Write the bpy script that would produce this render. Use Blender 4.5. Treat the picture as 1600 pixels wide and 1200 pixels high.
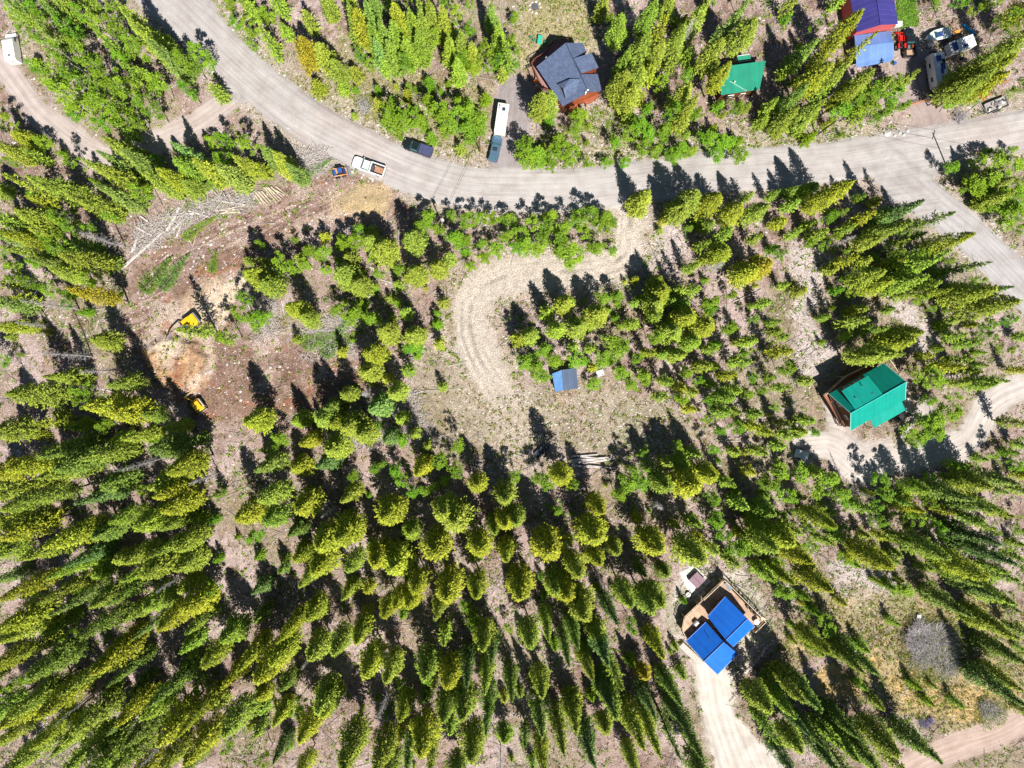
import bpy, bmesh, math, random
import numpy as np
from mathutils import Vector, Matrix, Euler

R = math.radians
for o in list(bpy.data.objects):
    bpy.data.objects.remove(o)
scene = bpy.context.scene
COL = scene.collection

# ------------------------------------------------------------------ camera
H = 137.0                      # drone height above the ground
FPX = 1100.0                   # focal length in photo pixels (1600 wide)
CAM_ROT = Euler((-0.0227, -0.0227, 0.0))
cd = bpy.data.cameras.new('camera')
cam = bpy.data.objects.new('camera', cd); COL.objects.link(cam)
cam.location = (0, 0, H); cam.rotation_euler = CAM_ROT
cd.sensor_width = 36.0; cd.lens = 36.0 * FPX / 1600.0
cd.clip_start = 1.0; cd.clip_end = 8000.0
scene.camera = cam

# ------------------------------------------------------------------ sun and sky
SUN_EL = 54.0
SH = Vector((-0.40, 0.917, 0)).normalized()          # direction in which shadows fall
sun_travel = Vector((SH.x*math.cos(R(SUN_EL)), SH.y*math.cos(R(SUN_EL)), -math.sin(R(SUN_EL))))
sl = bpy.data.lights.new('sun', 'SUN'); sl.energy = 5.0; sl.angle = R(0.5); sl.color = (1.0, 0.955, 0.88)
so = bpy.data.objects.new('sun', sl); COL.objects.link(so)
so.rotation_euler = sun_travel.to_track_quat('-Z', 'Y').to_euler(); so.location = (40, -90, 160)
w = bpy.data.worlds.new('World'); scene.world = w; w.use_nodes = True
nt = w.node_tree
sky = nt.nodes.new('ShaderNodeTexSky'); sky.sky_type = 'NISHITA'; sky.sun_disc = False
sky.sun_elevation = R(SUN_EL)
toward = -sun_travel
sky.sun_rotation = math.atan2(toward.x, toward.y)
sky.altitude = 2900
nt.nodes['Background'].inputs[1].default_value = 0.05
nt.links.new(sky.outputs[0], nt.nodes['Background'].inputs[0])
scene.view_settings.view_transform = 'Standard'; scene.view_settings.look = 'None'
scene.view_settings.exposure = 0.72; scene.view_settings.gamma = 1.0
scene.render.engine = 'CYCLES'

# ------------------------------------------------------------------ photo pixel <-> ground
RM = np.array(CAM_ROT.to_matrix())
def P(px, py, z=0.0):
    d = RM @ np.array([(px-800)/FPX, -(py-600)/FPX, -1.0])
    t = (z-H)/d[2]
    return (d[0]*t, d[1]*t)
def PX(x, y, z):
    v = RM.T @ np.array([x, y, z-H])
    return (800 + FPX*v[0]/(-v[2]), 600 - FPX*v[1]/(-v[2]))
def V3(px, py, z):
    x, y = P(px, py, z); return Vector((x, y, z))
def W(pts): return np.array([P(a, b) for a, b in pts])

# ------------------------------------------------------------------ numpy noise
_rs = np.random.RandomState(7)
_lat = _rs.rand(256, 256)
def vnoise(x, y):
    xi = np.floor(x).astype(int); yi = np.floor(y).astype(int)
    fx = x-xi; fy = y-yi
    fx = fx*fx*(3-2*fx); fy = fy*fy*(3-2*fy)
    g = lambda a, b: _lat[a & 255, b & 255]
    return (g(xi, yi)*(1-fx)+g(xi+1, yi)*fx)*(1-fy) + (g(xi, yi+1)*(1-fx)+g(xi+1, yi+1)*fx)*fy
def fbm(x, y, s, o=4, seed=0):
    v = 0; a = 1.0; t = 0
    x = x/s+seed*17.3; y = y/s+seed*9.7
    for k in range(o):
        v = v + a*vnoise(x, y); t += a; a *= 0.55; x = x*2.03+11; y = y*2.03+5
    return v/t
def sstep(a, b, x):
    t = np.clip((x-a)/(b-a), 0, 1); return t*t*(3-2*t)

# ------------------------------------------------------------------ ground grid
STEP = 0.25
inx = np.arange(-108, 108.01, STEP); iny = np.arange(-82, 82.01, STEP)
def stretch(a):
    out = []; d = STEP; v = a[-1]
    while v < 2500: d *= 1.35; v += d; out.append(v)
    out = np.array(out); return np.concatenate([-(out[::-1]), a, out])
gx = stretch(inx); gy = stretch(iny)
GX, GY = np.meshgrid(gx, gy)                       # rows = y
NY, NX = GX.shape
def dist_line(pts, closed=False):
    """distance of every grid vertex to a polyline, along-distance too"""
    D = np.full(GX.shape, 1e6); S = np.zeros(GX.shape)
    L = 0; n = len(pts)
    segs = [(pts[i], pts[(i+1) % n]) for i in range(n if closed else n-1)]
    m = 22.0
    for a, b in segs:
        a = np.array(a); b = np.array(b); ab = b-a; l = np.hypot(*ab)
        if l < 1e-6: continue
        x0 = np.searchsorted(gx, min(a[0], b[0])-m); x1 = np.searchsorted(gx, max(a[0], b[0])+m)
        y0 = np.searchsorted(gy, min(a[1], b[1])-m); y1 = np.searchsorted(gy, max(a[1], b[1])+m)
        sx = GX[y0:y1, x0:x1]-a[0]; sy = GY[y0:y1, x0:x1]-a[1]
        t = np.clip((sx*ab[0]+sy*ab[1])/l**2, 0, 1)
        d = np.hypot(sx-t*ab[0], sy-t*ab[1])
        v = D[y0:y1, x0:x1]; u = d < v
        v[u] = d[u]; S[y0:y1, x0:x1][u] = (L+t*l)[u]
        L += l
    return D, S
def inside(pts):
    I = np.zeros(GX.shape, bool); n = len(pts)
    for i in range(n):
        x0, y0 = pts[i]; x1, y1 = pts[(i+1) % n]
        if y0 == y1: continue
        c = ((GY > y0) != (GY > y1)) & (GX < (x1-x0)*(GY-y0)/(y1-y0)+x0)
        I ^= c
    return I
def smooth(pts, n=6):
    pts = [np.array(p, float) for p in pts]; out = []
    P_ = [2*pts[0]-pts[1]]+pts+[2*pts[-1]-pts[-2]]
    for i in range(1, len(P_)-2):
        a, b, c, d = P_[i-1:i+3]
        for k in range(n):
            t = k/n
            out.append(0.5*((2*b)+(c-a)*t+(2*a-5*b+4*c-d)*t*t+(3*b-a-3*c+d)*t**3))
    out.append(pts[-1]); return np.array(out)
edge_noise = (fbm(GX, GY, 5.0, 4, 1)-0.5)*2
edge_fine = (fbm(GX, GY, 1.2, 3, 2)-0.5)*2
def line_mask(pts, hw, soft=0.8, amp=1.2):
    p = smooth(W(pts))
    D, S = dist_line(p)
    sd = D-hw + edge_noise*amp + edge_fine*amp*0.5
    return sstep(soft, -soft, sd), D, S
def poly_mask(pts, soft=1.2, amp=2.0):
    p = W(pts)
    D, S = dist_line(p, True)
    I = inside(p); sd = np.where(I, -D, D)
    return sstep(soft, -soft, sd+edge_noise*amp+edge_fine*amp*0.5)

# road centre lines (photo pixels on the ground) and half widths (m)
ROAD_MAIN = [(215,-60),(250,-15),(300,32),(352,85),(412,138),(482,190),(562,232),(640,268),(720,292),(800,297),(900,296),(1000,284),(1100,271),(1200,263),(1300,254),(1400,238),(1500,222),(1620,200),(1720,180)]
ROAD_SIDE = [(1392,262),(1430,295),(1478,335),(1528,378),(1580,430),(1650,505),(1720,580)]
TRACK_WEST = [(-60,70),(-10,90),(18,120),(55,170),(100,208),(150,240),(200,245),(258,214),(310,190),(365,150)]
LOOP = [(985,305),(984,360),(972,402),(910,424),(835,424),(775,438),(738,470),(738,530),(765,590),(800,645),(812,685)]
DRIVE_NORTH = [(795,275),(795,240),(800,200),(806,165),(805,148)]
DRIVE_CHALET = [(1660,590),(1590,608),(1545,635),(1510,690),(1450,708),(1390,722),(1345,730),(1300,700),(1262,700)]
DRIVE_CABIN = [(1108,1040),(1116,1075),(1122,1110),(1138,1160),(1165,1230),(1200,1290)]
ROAD_SOUTH = [(1360,1250),(1430,1195),(1500,1165),(1560,1145),(1640,1100),(1720,1060)]
DRIVE_EAST = [(1415,235),(1452,200),(1452,175),(1425,135),(1425,90)]

M = {}
def lm(k, pts, hw, soft=0.6, amp=0.9):
    M[k], M[k+'_d'], M[k+'_s'] = line_mask(pts, hw, soft, amp)
lm('main', ROAD_MAIN, 4.15, 0.35, 0.45)
lm('side', ROAD_SIDE, 3.6, 0.4, 0.5)
lm('west', TRACK_WEST, 2.3, 0.5, 0.9)
lm('loop', LOOP, 3.5, 1.1, 1.7)
M['loop'] *= sstep(2.0, 14.0, np.hypot(GX-P(812,680)[0], GY-P(812,680)[1])+edge_noise*4)
lm('north', DRIVE_NORTH, 3.6, 0.4, 0.5)
lm('chalet', DRIVE_CHALET, 3.0, 0.6, 1.1)
lm('cabin', DRIVE_CABIN, 3.3, 0.7, 1.2)
lm('south', ROAD_SOUTH, 3.0, 0.5, 0.8)
lm('east', DRIVE_EAST, 3.2, 0.5, 0.8)
north_pad = poly_mask([(770,150),(800,132),(835,135),(838,170),(824,215),(820,262),(764,262)], .5, .6)
M['north'] = np.maximum(M['north'], north_pad)
main_top = poly_mask([(180,-60),(205,-5),(250,35),(300,75),(340,110),(362,160),(400,165),(440,190),(420,120),(330,0),(300,-60)], .5, .8)
M['main'] = np.maximum(M['main'], main_top)
junction = poly_mask([(1325,262),(1362,285),(1395,318),(1440,345),(1475,320),(1450,285),(1475,262),(1500,240),(1360,240)], .6, .8)
M['main'] = np.maximum(M['main'], junction)
yard_e = poly_mask([(1385,110),(1395,70),(1420,40),(1455,45),(1450,110),(1440,165),(1500,175),(1545,160),(1570,185),(1510,205),(1440,218),(1400,205),(1430,170)], .8, 1.2)
chalet_yard = poly_mask([(1285,600),(1300,640),(1325,690),(1330,735),(1360,745),(1400,700),(1435,660),(1460,640),(1440,620),(1400,690),(1340,690),(1320,640)], .8, 1.3)
M['chalet'] = np.maximum(M['chalet'], chalet_yard)
M['chalet'] = np.maximum(M['chalet'], poly_mask([(1278,610),(1296,600),(1330,672),(1345,700),(1320,725),(1295,690),(1290,650)], .8, 1.3))
M['cabin'] = np.maximum(M['cabin'], poly_mask([(1112,1110),(1150,1115),(1180,1150),(1235,1195),(1260,1240),(1110,1240)], .8, 1.5))
cabin_yard = poly_mask([(1065,1000),(1045,990),(1035,960),(1055,910),(1085,885),(1125,890),(1160,900),(1200,945),(1205,1000),(1180,1030),(1150,1060),(1155,1120),(1115,1140),(1100,1090),(1080,1040)], 1.0, 1.5)
clear_mid = poly_mask([(700,600),(745,560),(830,600),(960,600),(1050,630),(1105,680),(1060,700),(900,705),(840,690),(760,690),(720,690),(690,650)], 2, 3)
meadow_n = poly_mask([(820,-30),(935,-30),(930,70),(905,62),(870,70),(835,90),(820,120),(810,60)], 1.5, 2)
verge_n = poly_mask([(420,118),(470,130),(540,60),(600,110),(720,130),(775,135),(770,200),(760,258),(640,228),(530,182),(470,148)], 1.5, 2)
bank_n = poly_mask([(830,200),(900,190),(960,150),(1010,200),(1100,215),(1200,180),(1260,170),(1290,210),(1370,205),(1400,205),(1400,220),(1200,240),(1030,252),(900,265),(825,262)], 1.5, 2.5)
cut = poly_mask([(188,470),(215,425),(300,360),(400,325),(490,270),(545,270),(600,290),(640,330),(590,345),(500,350),(430,375),(400,420),(372,440),(372,490),(345,530),(420,540),(600,570),(590,600),(545,625),(500,645),(430,650),(350,655),(300,650),(255,600),(215,560),(185,520)], 1.2, 2)
cut_pale = poly_mask([(245,540),(290,470),(345,430),(372,445),(350,500),(310,540),(320,600),(300,600),(290,560)], 1.5, 2)
orange = poly_mask([(230,560),(262,520),(300,530),(325,560),(322,600),(300,618),(262,605)], 1.0, 1.5)
straw = poly_mask([(530,318),(560,285),(598,285),(606,300),(590,330),(555,335)], .8, 1.2)
dry_se = poly_mask([(1240,960),(1300,930),(1400,930),(1540,930),(1620,960),(1620,1100),(1560,1140),(1480,1160),(1420,1120),(1340,1090),(1290,1030),(1210,1040)], 2, 4)
straw_se = poly_mask([(1275,1050),(1300,1025),(1330,1040),(1335,1085),(1310,1100),(1285,1085)], 1.5, 3)
straw_se2 = poly_mask([(1370,1030),(1420,1060),(1470,1075),(1560,1060),(1580,1090),(1520,1120),(1460,1125),(1410,1090)], 1.5, 4)
stony = np.maximum(poly_mask([(1235,390),(1300,390),(1290,440),(1275,520),(1330,560),(1250,590),(1235,520)], 1.5, 3),
                   poly_mask([(1380,455),(1440,480),(1480,560),(1500,600),(1450,580),(1410,520)], 1.2, 2))
stony = np.maximum(stony, poly_mask([(990,330),(1060,330),(1075,400),(1020,420),(985,470),(960,440)], 1.2, 2))
stony = np.maximum(stony, poly_mask([(1290,880),(1390,880),(1400,950),(1330,960)], 2, 4))
shoulder = sstep(9.0, 4.5, M['main_d']+edge_noise*2)
shoulder = np.maximum(shoulder, sstep(7.5, 3.8, M['side_d']+edge_noise*1.5))
loopside = sstep(8.5, 3.5, M['loop_d']+edge_noise*2.0)
allroad = M['main'].copy()
for k in ('side','west','loop','north','chalet','cabin','south','east'): allroad = np.maximum(allroad, M[k])
flat = np.maximum(allroad, sstep(7, 3, M['main_d']))
for k in ('side','west','loop','chalet','cabin','south','east','north'): flat = np.maximum(flat, sstep(5.5, 2.5, M[k+'_d']))

# heights: gentle lumps off the road, spoil heap, straw pile, ruts
Z = (fbm(GX, GY, 7, 4, 3)-0.5)*0.9*(1-flat) + (fbm(GX, GY, 1.3, 2, 4)-0.5)*0.16*(1-flat)
Z = Z - sstep(3.0, 5.0, M['main_d'])*sstep(8.5, 5.6, M['main_d'])*0.22*(1-M['west'])*(1-M['north'])*(1-M['side'])
Z = Z + orange*(0.6+1.3*fbm(GX, GY, 3, 3, 5)) + straw*0.5*fbm(GX, GY, 2.0, 3, 6) + cut*0.25*(fbm(GX, GY, 2.2, 3, 8)-.5)
far = np.hypot(np.maximum(np.abs(GX)-115, 0), np.maximum(np.abs(GY)-90, 0))
Z = Z + sstep(60, 1200, far)*60*(fbm(GX, GY, 400, 3, 9)-0.35)
def gz(x, y):
    i = np.clip(np.searchsorted(gx, x)-1, 0, NX-2); j = np.clip(np.searchsorted(gy, y)-1, 0, NY-2)
    fx = (x-gx[i])/(gx[i+1]-gx[i]); fy = (y-gy[j])/(gy[j+1]-gy[j])
    return float((Z[j,i]*(1-fx)+Z[j,i+1]*fx)*(1-fy)+(Z[j+1,i]*(1-fx)+Z[j+1,i+1]*fx)*fy)
def G(px, py):
    x, y = P(px, py, 0); return Vector((x, y, gz(x, y)))

# albedo of each soil, blended by the masks
C = np.zeros(GX.shape+(3,))
n1 = fbm(GX, GY, 9, 4, 10); n2 = fbm(GX, GY, 2.5, 4, 11); n3 = fbm(GX, GY, 18, 3, 12); n4 = fbm(GX, GY, 0.8, 2, 13)
def mixc(mask, col):
    C[:] = C*(1-mask[..., None]) + np.array(col)*mask[..., None]
C[:] = (0.285, 0.210, 0.182)
mixc(sstep(.45, .62, n1)*0.8, (0.38, 0.30, 0.285))
mixc(sstep(.54, .70, n2)*0.65, (0.15, 0.095, 0.072))
mixc(sstep(.50, .66, n3)*0.45, (0.20, 0.19, 0.09))
mixc(stony*0.9, (0.42, 0.36, 0.35))
mixc(verge_n*0.85, (0.27, 0.235, 0.145)); mixc(verge_n*sstep(.5,.6,n2)*.6, (0.20, 0.20, 0.09)); mixc(verge_n*sstep(.52,.62,n1)*.6, (0.34,0.26,0.21))
mixc(bank_n*0.75, (0.30, 0.255, 0.20)); mixc(bank_n*sstep(.5,.62,n2)*.6, (0.19,0.19,0.085))
mixc(meadow_n*0.9, (0.31, 0.27, 0.155)); mixc(meadow_n*sstep(.5,.65,n2)*.5, (0.22,0.22,0.08))
mixc(shoulder*0.7, (0.37, 0.32, 0.275)); mixc(shoulder*sstep(.5,.6,n1)*.5, (0.22, 0.20, 0.10))
mixc(clear_mid*0.9, (0.29, 0.25, 0.185)); mixc(clear_mid*sstep(.48,.60,n1)*.6, (0.23, 0.21, 0.14)); mixc(clear_mid*sstep(.52,.62,n4*.5+n2*.5)*.5, (0.17,0.12,0.09)); mixc(clear_mid*sstep(.55,.65,n2)*.5, (0.36,0.27,0.22))
mixc(loopside*0.75, (0.37, 0.31, 0.255)); mixc(loopside*sstep(.5,.64,n2)*.55, (0.24,0.21,0.125))
mixc(cut*0.95, (0.20, 0.128, 0.098)); mixc(cut*sstep(.5,.66,n1)*.7, (0.36,0.28,0.24)); mixc(cut*sstep(.60,.70,n2)*.35, (0.28,0.135,0.08)); mixc(cut*sstep(.5,.6,n3)*.4, (0.16,0.10,0.08))
mixc(cut_pale*0.9, (0.44, 0.33, 0.24)); mixc(orange*0.95, (0.44, 0.28, 0.16)); mixc(orange*sstep(.5,.6,n2)*.5, (0.24,0.115,0.055))
mixc(straw*0.95, (0.47, 0.36, 0.19)); mixc(straw*sstep(.5,.6,n4)*.4, (0.34,0.23,0.12))
mixc(dry_se*0.85, (0.27, 0.225, 0.12)); mixc(dry_se*sstep(.5,.62,n1)*.6, (0.17,0.18,0.07)); mixc(np.maximum(straw_se, straw_se2)*.95*sstep(.25,.45,n2), (0.50,0.35,0.15)); mixc(dry_se*sstep(.52,.62,n2)*.5, (0.40,0.29,0.16))
mixc(yard_e*0.9, (0.33,0.265,0.245))
mixc(cabin_yard*0.92, (0.46,0.41,0.365)); mixc(cabin_yard*sstep(.52,.62,n2)*.5, (0.22,0.21,0.12))
cut_road, _, _ = line_mask([(600,292),(540,300),(480,322),(400,352),(330,378),(270,415),(225,465),(205,520)], 2.6, .9, 1.2)
cut_rut, _, _ = line_mask([(385,435),(340,470),(300,505),(262,545)], 1.6, .9, 1.4)
rut2, _, _ = line_mask([(330,560),(380,575),(440,560),(520,560)], 1.3, .7, 1.2); rut3, _, _ = line_mask([(305,600),(330,570),(325,530),(345,500)], 1.0, .7, 1.0)
st_ = fbm(GX*.10+GY*.04, (GY-GX*.45)*1.0, 1.0, 4, 33); st2_ = fbm(GX*1.3, GY*.25+GX*.2, 1.2, 3, 34)
mixc(cut*sstep(.52,.62,st2_)*.45, (0.15,0.09,0.07)); mixc(cut*sstep(.55,.66,n1)*.7, (0.42,0.34,0.29)); mixc(cut*sstep(.60,.68,n2)*.6, (0.27,0.12,0.07))
mixc(cut_road*.85, (0.27,0.19,0.165)); mixc(cut_road*sstep(.44,.54,st_)*.8, (0.15,0.09,0.07)); mixc(cut_road*sstep(.60,.66,st_)*.7, (0.40,0.31,0.26))
mixc(cut_rut*.85, (0.54,0.44,0.34)); mixc(rut2*.75, (0.21,0.14,0.115)); mixc(rut3*.7, (0.50,0.40,0.32))
tan = poly_mask([(515,300),(560,280),(604,286),(612,310),(600,340),(560,345),(520,335)], 1.0, 1.6); mixc(tan*.6, (0.46,0.36,0.24))
road_var = fbm(GX, GY, 14, 3, 35); loop_d = M['loop_d']
berm = sstep(.9,.2,np.abs(loop_d-4.3+edge_noise*.8)); mixc(berm*.55*sstep(.4,.55,n2), (0.27,0.20,0.15))
ROADCOL = {'main': (0.37,0.348,0.342), 'side': (0.36,0.345,0.35), 'west': (0.40,0.345,0.325), 'loop': (0.43,0.38,0.33), 'north': (0.265,0.235,0.24),
           'chalet': (0.45,0.41,0.385), 'cabin': (0.50,0.46,0.42), 'south': (0.41,0.315,0.27), 'east': (0.31,0.25,0.235)}
for k, c in sorted(ROADCOL.items(), key=lambda e: {'main': 9, 'side': 8}.get(e[0], 0)): mixc(M[k]*(0.9 if k == 'loop' else 0.97), c)
C *= (1+(M['main']*.30*(road_var-.52))[..., None])
mixc(M['main']*sstep(.62,.72,n3)*.35, (0.36,0.30,0.28))
for k_, hw_ in (('main',4.15),('side',3.6),('west',2.3),('loop',3.5),('chalet',3.0),('cabin',3.3),('south',3.0)):
    for off in (.9, 2.1) if hw_ > 3 else (.85,):
        tr_ = sstep(.55,.1,np.abs(M[k_+'_d']-off-.25*edge_noise))*M[k_]*sstep(.3,.55,n3+.1*edge_noise)
        C *= (1+.10*tr_)[..., None]
    if k_ == 'loop': C *= (1-.32*sstep(.5,.1,np.abs(M['loop_d']-.15*edge_noise-.1))*M['loop']*sstep(.4,.6,n2)-.30*sstep(.35,.1,np.abs(M['loop_d']-1.7-.4*edge_noise))*M['loop']*sstep(.4,.55,n1))[..., None]
    C *= (1-.13*sstep(hw_-1.3,hw_,M[k_+'_d'])*M[k_]*sstep(.35,.6,n2))[..., None]

def set_color(me, arr, name='soil'):
    a = me.attributes.new(name, 'FLOAT_COLOR', 'POINT')
    buf = np.ones((len(arr), 4), np.float32); buf[:, :3] = arr
    a.data.foreach_set('color', buf.ravel())
def np_mesh(name, verts, faces, smooth_=True):
    me = bpy.data.meshes.new(name)
    verts = np.asarray(verts, np.float32); faces = np.asarray(faces, np.int32)
    k = faces.shape[1]
    me.vertices.add(len(verts)); me.vertices.foreach_set('co', verts.ravel())
    me.loops.add(faces.size); me.loops.foreach_set('vertex_index', faces.ravel())
    me.polygons.add(len(faces)); me.polygons.foreach_set('loop_start', np.arange(len(faces), dtype=np.int32)*k)
    me.polygons.foreach_set('loop_total', np.full(len(faces), k, np.int32))
    me.polygons.foreach_set('use_smooth', np.full(len(faces), smooth_))
    me.update(); me.validate(); return me

# ------------------------------------------------------------------ materials
MATS = {}
class NT:
    """tiny helper to write node trees"""
    def __init__(s, name):
        s.m = bpy.data.materials.new(name); s.m.use_nodes = True
        s.t = s.m.node_tree; s.b = s.t.nodes['Principled BSDF']; s.out = s.t.nodes['Material Output']
    def n(s, typ, **kw):
        nd = s.t.nodes.new('ShaderNode'+typ)
        for k, v in kw.items():
            if k in nd.inputs.keys() if isinstance(k, str) else False: nd.inputs[k].default_value = v
            else: setattr(nd, k, v)
        return nd
    def l(s, a, b): s.t.links.new(a, b)
    def val(s, x, sock):
        if isinstance(x, (int, float)): sock.default_value = x
        elif isinstance(x, tuple): sock.default_value = x if len(x) == 4 or len(sock.default_value) == 3 else (*x, 1)
        else: s.l(x, sock)
    def noise(s, scale, detail=3, rough=.6, vec=None, dist=0):
        nd = s.t.nodes.new('ShaderNodeTexNoise'); nd.inputs['Scale'].default_value = scale
        nd.inputs['Detail'].default_value = detail; nd.inputs['Roughness'].default_value = rough; nd.inputs['Distortion'].default_value = dist
        if vec is not None: s.l(vec, nd.inputs['Vector'])
        return nd.outputs['Fac']
    def ramp(s, fac, stops):
        nd = s.t.nodes.new('ShaderNodeValToRGB'); s.l(fac, nd.inputs[0]); e = nd.color_ramp.elements
        while len(e) < len(stops): e.new(0.5)
        for el, (p, c) in zip(e, stops):
            el.position = p; el.color = (c, c, c, 1) if isinstance(c, (int, float)) else (*c, 1)
        return nd.outputs[0]
    def mix(s, fac, a, b, mode='MIX'):
        nd = s.t.nodes.new('ShaderNodeMix'); nd.data_type = 'RGBA'; nd.blend_type = mode
        s.val(fac, nd.inputs[0]); s.val(a, nd.inputs[6]); s.val(b, nd.inputs[7]); return nd.outputs[2]
    def math(s, op, a, b=0.0):
        nd = s.t.nodes.new('ShaderNodeMath'); nd.operation = op; s.val(a, nd.inputs[0]); s.val(b, nd.inputs[1]); return nd.outputs[0]
    def attr(s, name):
        nd = s.t.nodes.new('ShaderNodeAttribute'); nd.attribute_name = name; return nd
    def pos(s):
        return s.t.nodes.new('ShaderNodeNewGeometry').outputs['Position']
    def objc(s):
        return s.t.nodes.new('ShaderNodeTexCoord').outputs['Object']
    def bump(s, h, strength=.4, dist=.1):
        nd = s.t.nodes.new('ShaderNodeBump'); nd.inputs['Strength'].default_value = strength; nd.inputs['Distance'].default_value = dist
        s.l(h, nd.inputs['Height']); s.l(nd.outputs[0], s.b.inputs['Normal'])
    def fin(s, col, rough=.8, spec=.3, metal=0):
        s.val(col, s.b.inputs['Base Color']); s.val(rough, s.b.inputs['Roughness']); s.b.inputs['Specular IOR Level'].default_value = spec
        s.b.inputs['Metallic'].default_value = metal; return s.m

def mat_soil():
    n = NT('soil'); p = n.pos(); base = n.attr('soil').outputs['Color']
    a = n.noise(0.9, 5, .7, p); b = n.noise(4.5, 4, .7, p); 
    c = n.mix(.55, base, n.mix(1.0, base, n.ramp(a, [(.3, (.55,.5,.46)), (.5, (1,1,1)), (.72, (1.5,1.45,1.42))]), 'MULTIPLY'))
    c = n.mix(1.0, c, n.ramp(b, [(.28, (.36,.34,.34)), (.5, (1,1,1)), (.70, (1.75,1.75,1.75))]), 'MULTIPLY')
    vo = n.t.nodes.new('ShaderNodeTexVoronoi'); vo.inputs['Scale'].default_value = 2.6; vo.inputs['Randomness'].default_value = 1
    n.l(n.mix(.12, p, n.mix(0.0, p, p)), vo.inputs['Vector'])
    stone = n.math('MULTIPLY', n.ramp(vo.outputs['Distance'], [(.16, 1.0), (.24, 0.0)]), n.ramp(n.noise(.35, 3, .6, p), [(.46, 0.0), (.6, 1.0)]))
    c = n.mix(stone, c, (.62,.58,.57))
    dk = n.ramp(n.noise(7.5, 2, .5, p), [(.28, 1.0), (.36, 0.0)])
    c = n.mix(n.math('MULTIPLY', dk, .6), c, (.05,.035,.03))
    n.bump(n.math('ADD', a, n.math('MULTIPLY', b, .7)), .8, .25)
    return n.fin(c, .95, .1)
def mat_road():
    n = NT('gravel'); p = n.pos(); base = n.attr('soil').outputs['Color']; uv = n.attr('track').outputs['Vector']
    mp = n.t.nodes.new('ShaderNodeMapping'); mp.inputs['Scale'].default_value = (.035, 1.6, 1); n.l(uv, mp.inputs['Vector'])
    st = n.noise(1.0, 4, .6, mp.outputs[0], .4)
    mp2 = n.t.nodes.new('ShaderNodeMapping'); mp2.inputs['Scale'].default_value = (.09, 5.0, 1); n.l(uv, mp2.inputs['Vector'])
    st2 = n.noise(1.0, 3, .7, mp2.outputs[0], .2)
    c = n.mix(1.0, base, n.ramp(st, [(.32, (.84,.83,.83)), (.5, (1,1,1)), (.68, (1.09,1.09,1.09))]), 'MULTIPLY')
    c = n.mix(1.0, c, n.ramp(st2, [(.3, (.86,.85,.85)), (.5, (1,1,1)), (.7, (1.08,1.08,1.08))]), 'MULTIPLY')
    c = n.mix(1.0, c, n.ramp(n.noise(.35, 4, .6, p), [(.3, (.86,.83,.81)), (.6, (1.06,1.06,1.06))]), 'MULTIPLY')
    c = n.mix(1.0, c, n.ramp(n.noise(6, 3, .7, p), [(.25, (.72,.72,.72)), (.5, (1,1,1)), (.75, (1.2,1.2,1.2))]), 'MULTIPLY')
    n.bump(n.noise(8, 3, .7, p), .4, .06)
    return n.fin(c, .93, .12)
SOIL = mat_soil(); ROAD = mat_road()

def plain(name, col, rough=.7, spec=.3, metal=0, var=.25, scale=3.0, bump=0):
    """procedural material: a base colour broken up by two octaves of dirt"""
    if name in MATS: return MATS[name]
    n = NT(name); p = n.objc()
    a = n.noise(scale, 4, .65, p)
    k0 = 1-var; k1 = 1+var*.6
    c = n.mix(1.0, (*col, 1), n.ramp(a, [(.3, (k0,k0,k0)), (.7, (k1,k1,k1))]), 'MULTIPLY')
    if bump: n.bump(n.noise(scale*3, 3, .6, p), bump, .05)
    MATS[name] = n.fin(c, rough, spec, metal); return MATS[name]

def seam(name, col, pitch=.4, rough=.38, metal=0.15, axis='uv', dark=.72, spec=.5, var=.12):
    """standing-seam / plank material: thin darker lines across UV.x every pitch metres"""
    if name in MATS: return MATS[name]
    n = NT(name); uv = n.t.nodes.new('ShaderNodeUVMap').outputs[0]
    sp = n.t.nodes.new('ShaderNodeSeparateXYZ'); n.l(uv, sp.inputs[0])
    f = n.math('FRACT', n.math('DIVIDE', sp.outputs[0], pitch))
    ln = n.ramp(f, [(.0, dark), (.10, dark), (.16, 1.0), (.9, 1.0)])
    nz = n.ramp(n.noise(.5, 4, .6, n.objc()), [(.3, 1-var), (.7, 1+var*.6)])
    c = n.mix(1.0, n.mix(1.0, (*col, 1), ln, 'MULTIPLY'), nz, 'MULTIPLY')
    cell = n.math('FLOOR', n.math('DIVIDE', sp.outputs[0], pitch))
    wn = n.t.nodes.new('ShaderNodeTexWhiteNoise'); wn.noise_dimensions = '1D'; n.l(cell, wn.inputs['W'])
    c = n.mix(1.0, c, n.ramp(wn.outputs[0], [(0, 1-var*.7), (1, 1+var*.5)]), 'MULTIPLY')
    n.bump(ln, .5, .03)
    MATS[name] = n.fin(c, rough, spec, metal); return MATS[name]

def shingle(name, col):
    if name in MATS: return MATS[name]
    n = NT(name); uv = n.t.nodes.new('ShaderNodeUVMap').outputs[0]
    br = n.t.nodes.new('ShaderNodeTexBrick'); n.l(uv, br.inputs['Vector'])
    br.inputs['Scale'].default_value = 1.0; br.inputs['Brick Width'].default_value = .33; br.inputs['Row Height'].default_value = .16
    br.inputs['Mortar Size'].default_value = .012; br.inputs['Color1'].default_value = (*col, 1)
    br.inputs['Color2'].default_value = (col[0]*1.5, col[1]*1.45, col[2]*1.35, 1); br.inputs['Mortar'].default_value = (col[0]*.6, col[1]*.6, col[2]*.6, 1)
    c = n.mix(1.0, br.outputs['Color'], n.ramp(n.noise(.8, 5, .7, n.objc()), [(.3, .82), (.7, 1.15)]), 'MULTIPLY')
    MATS[name] = n.fin(c, .9, .2); return MATS[name]

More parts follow.
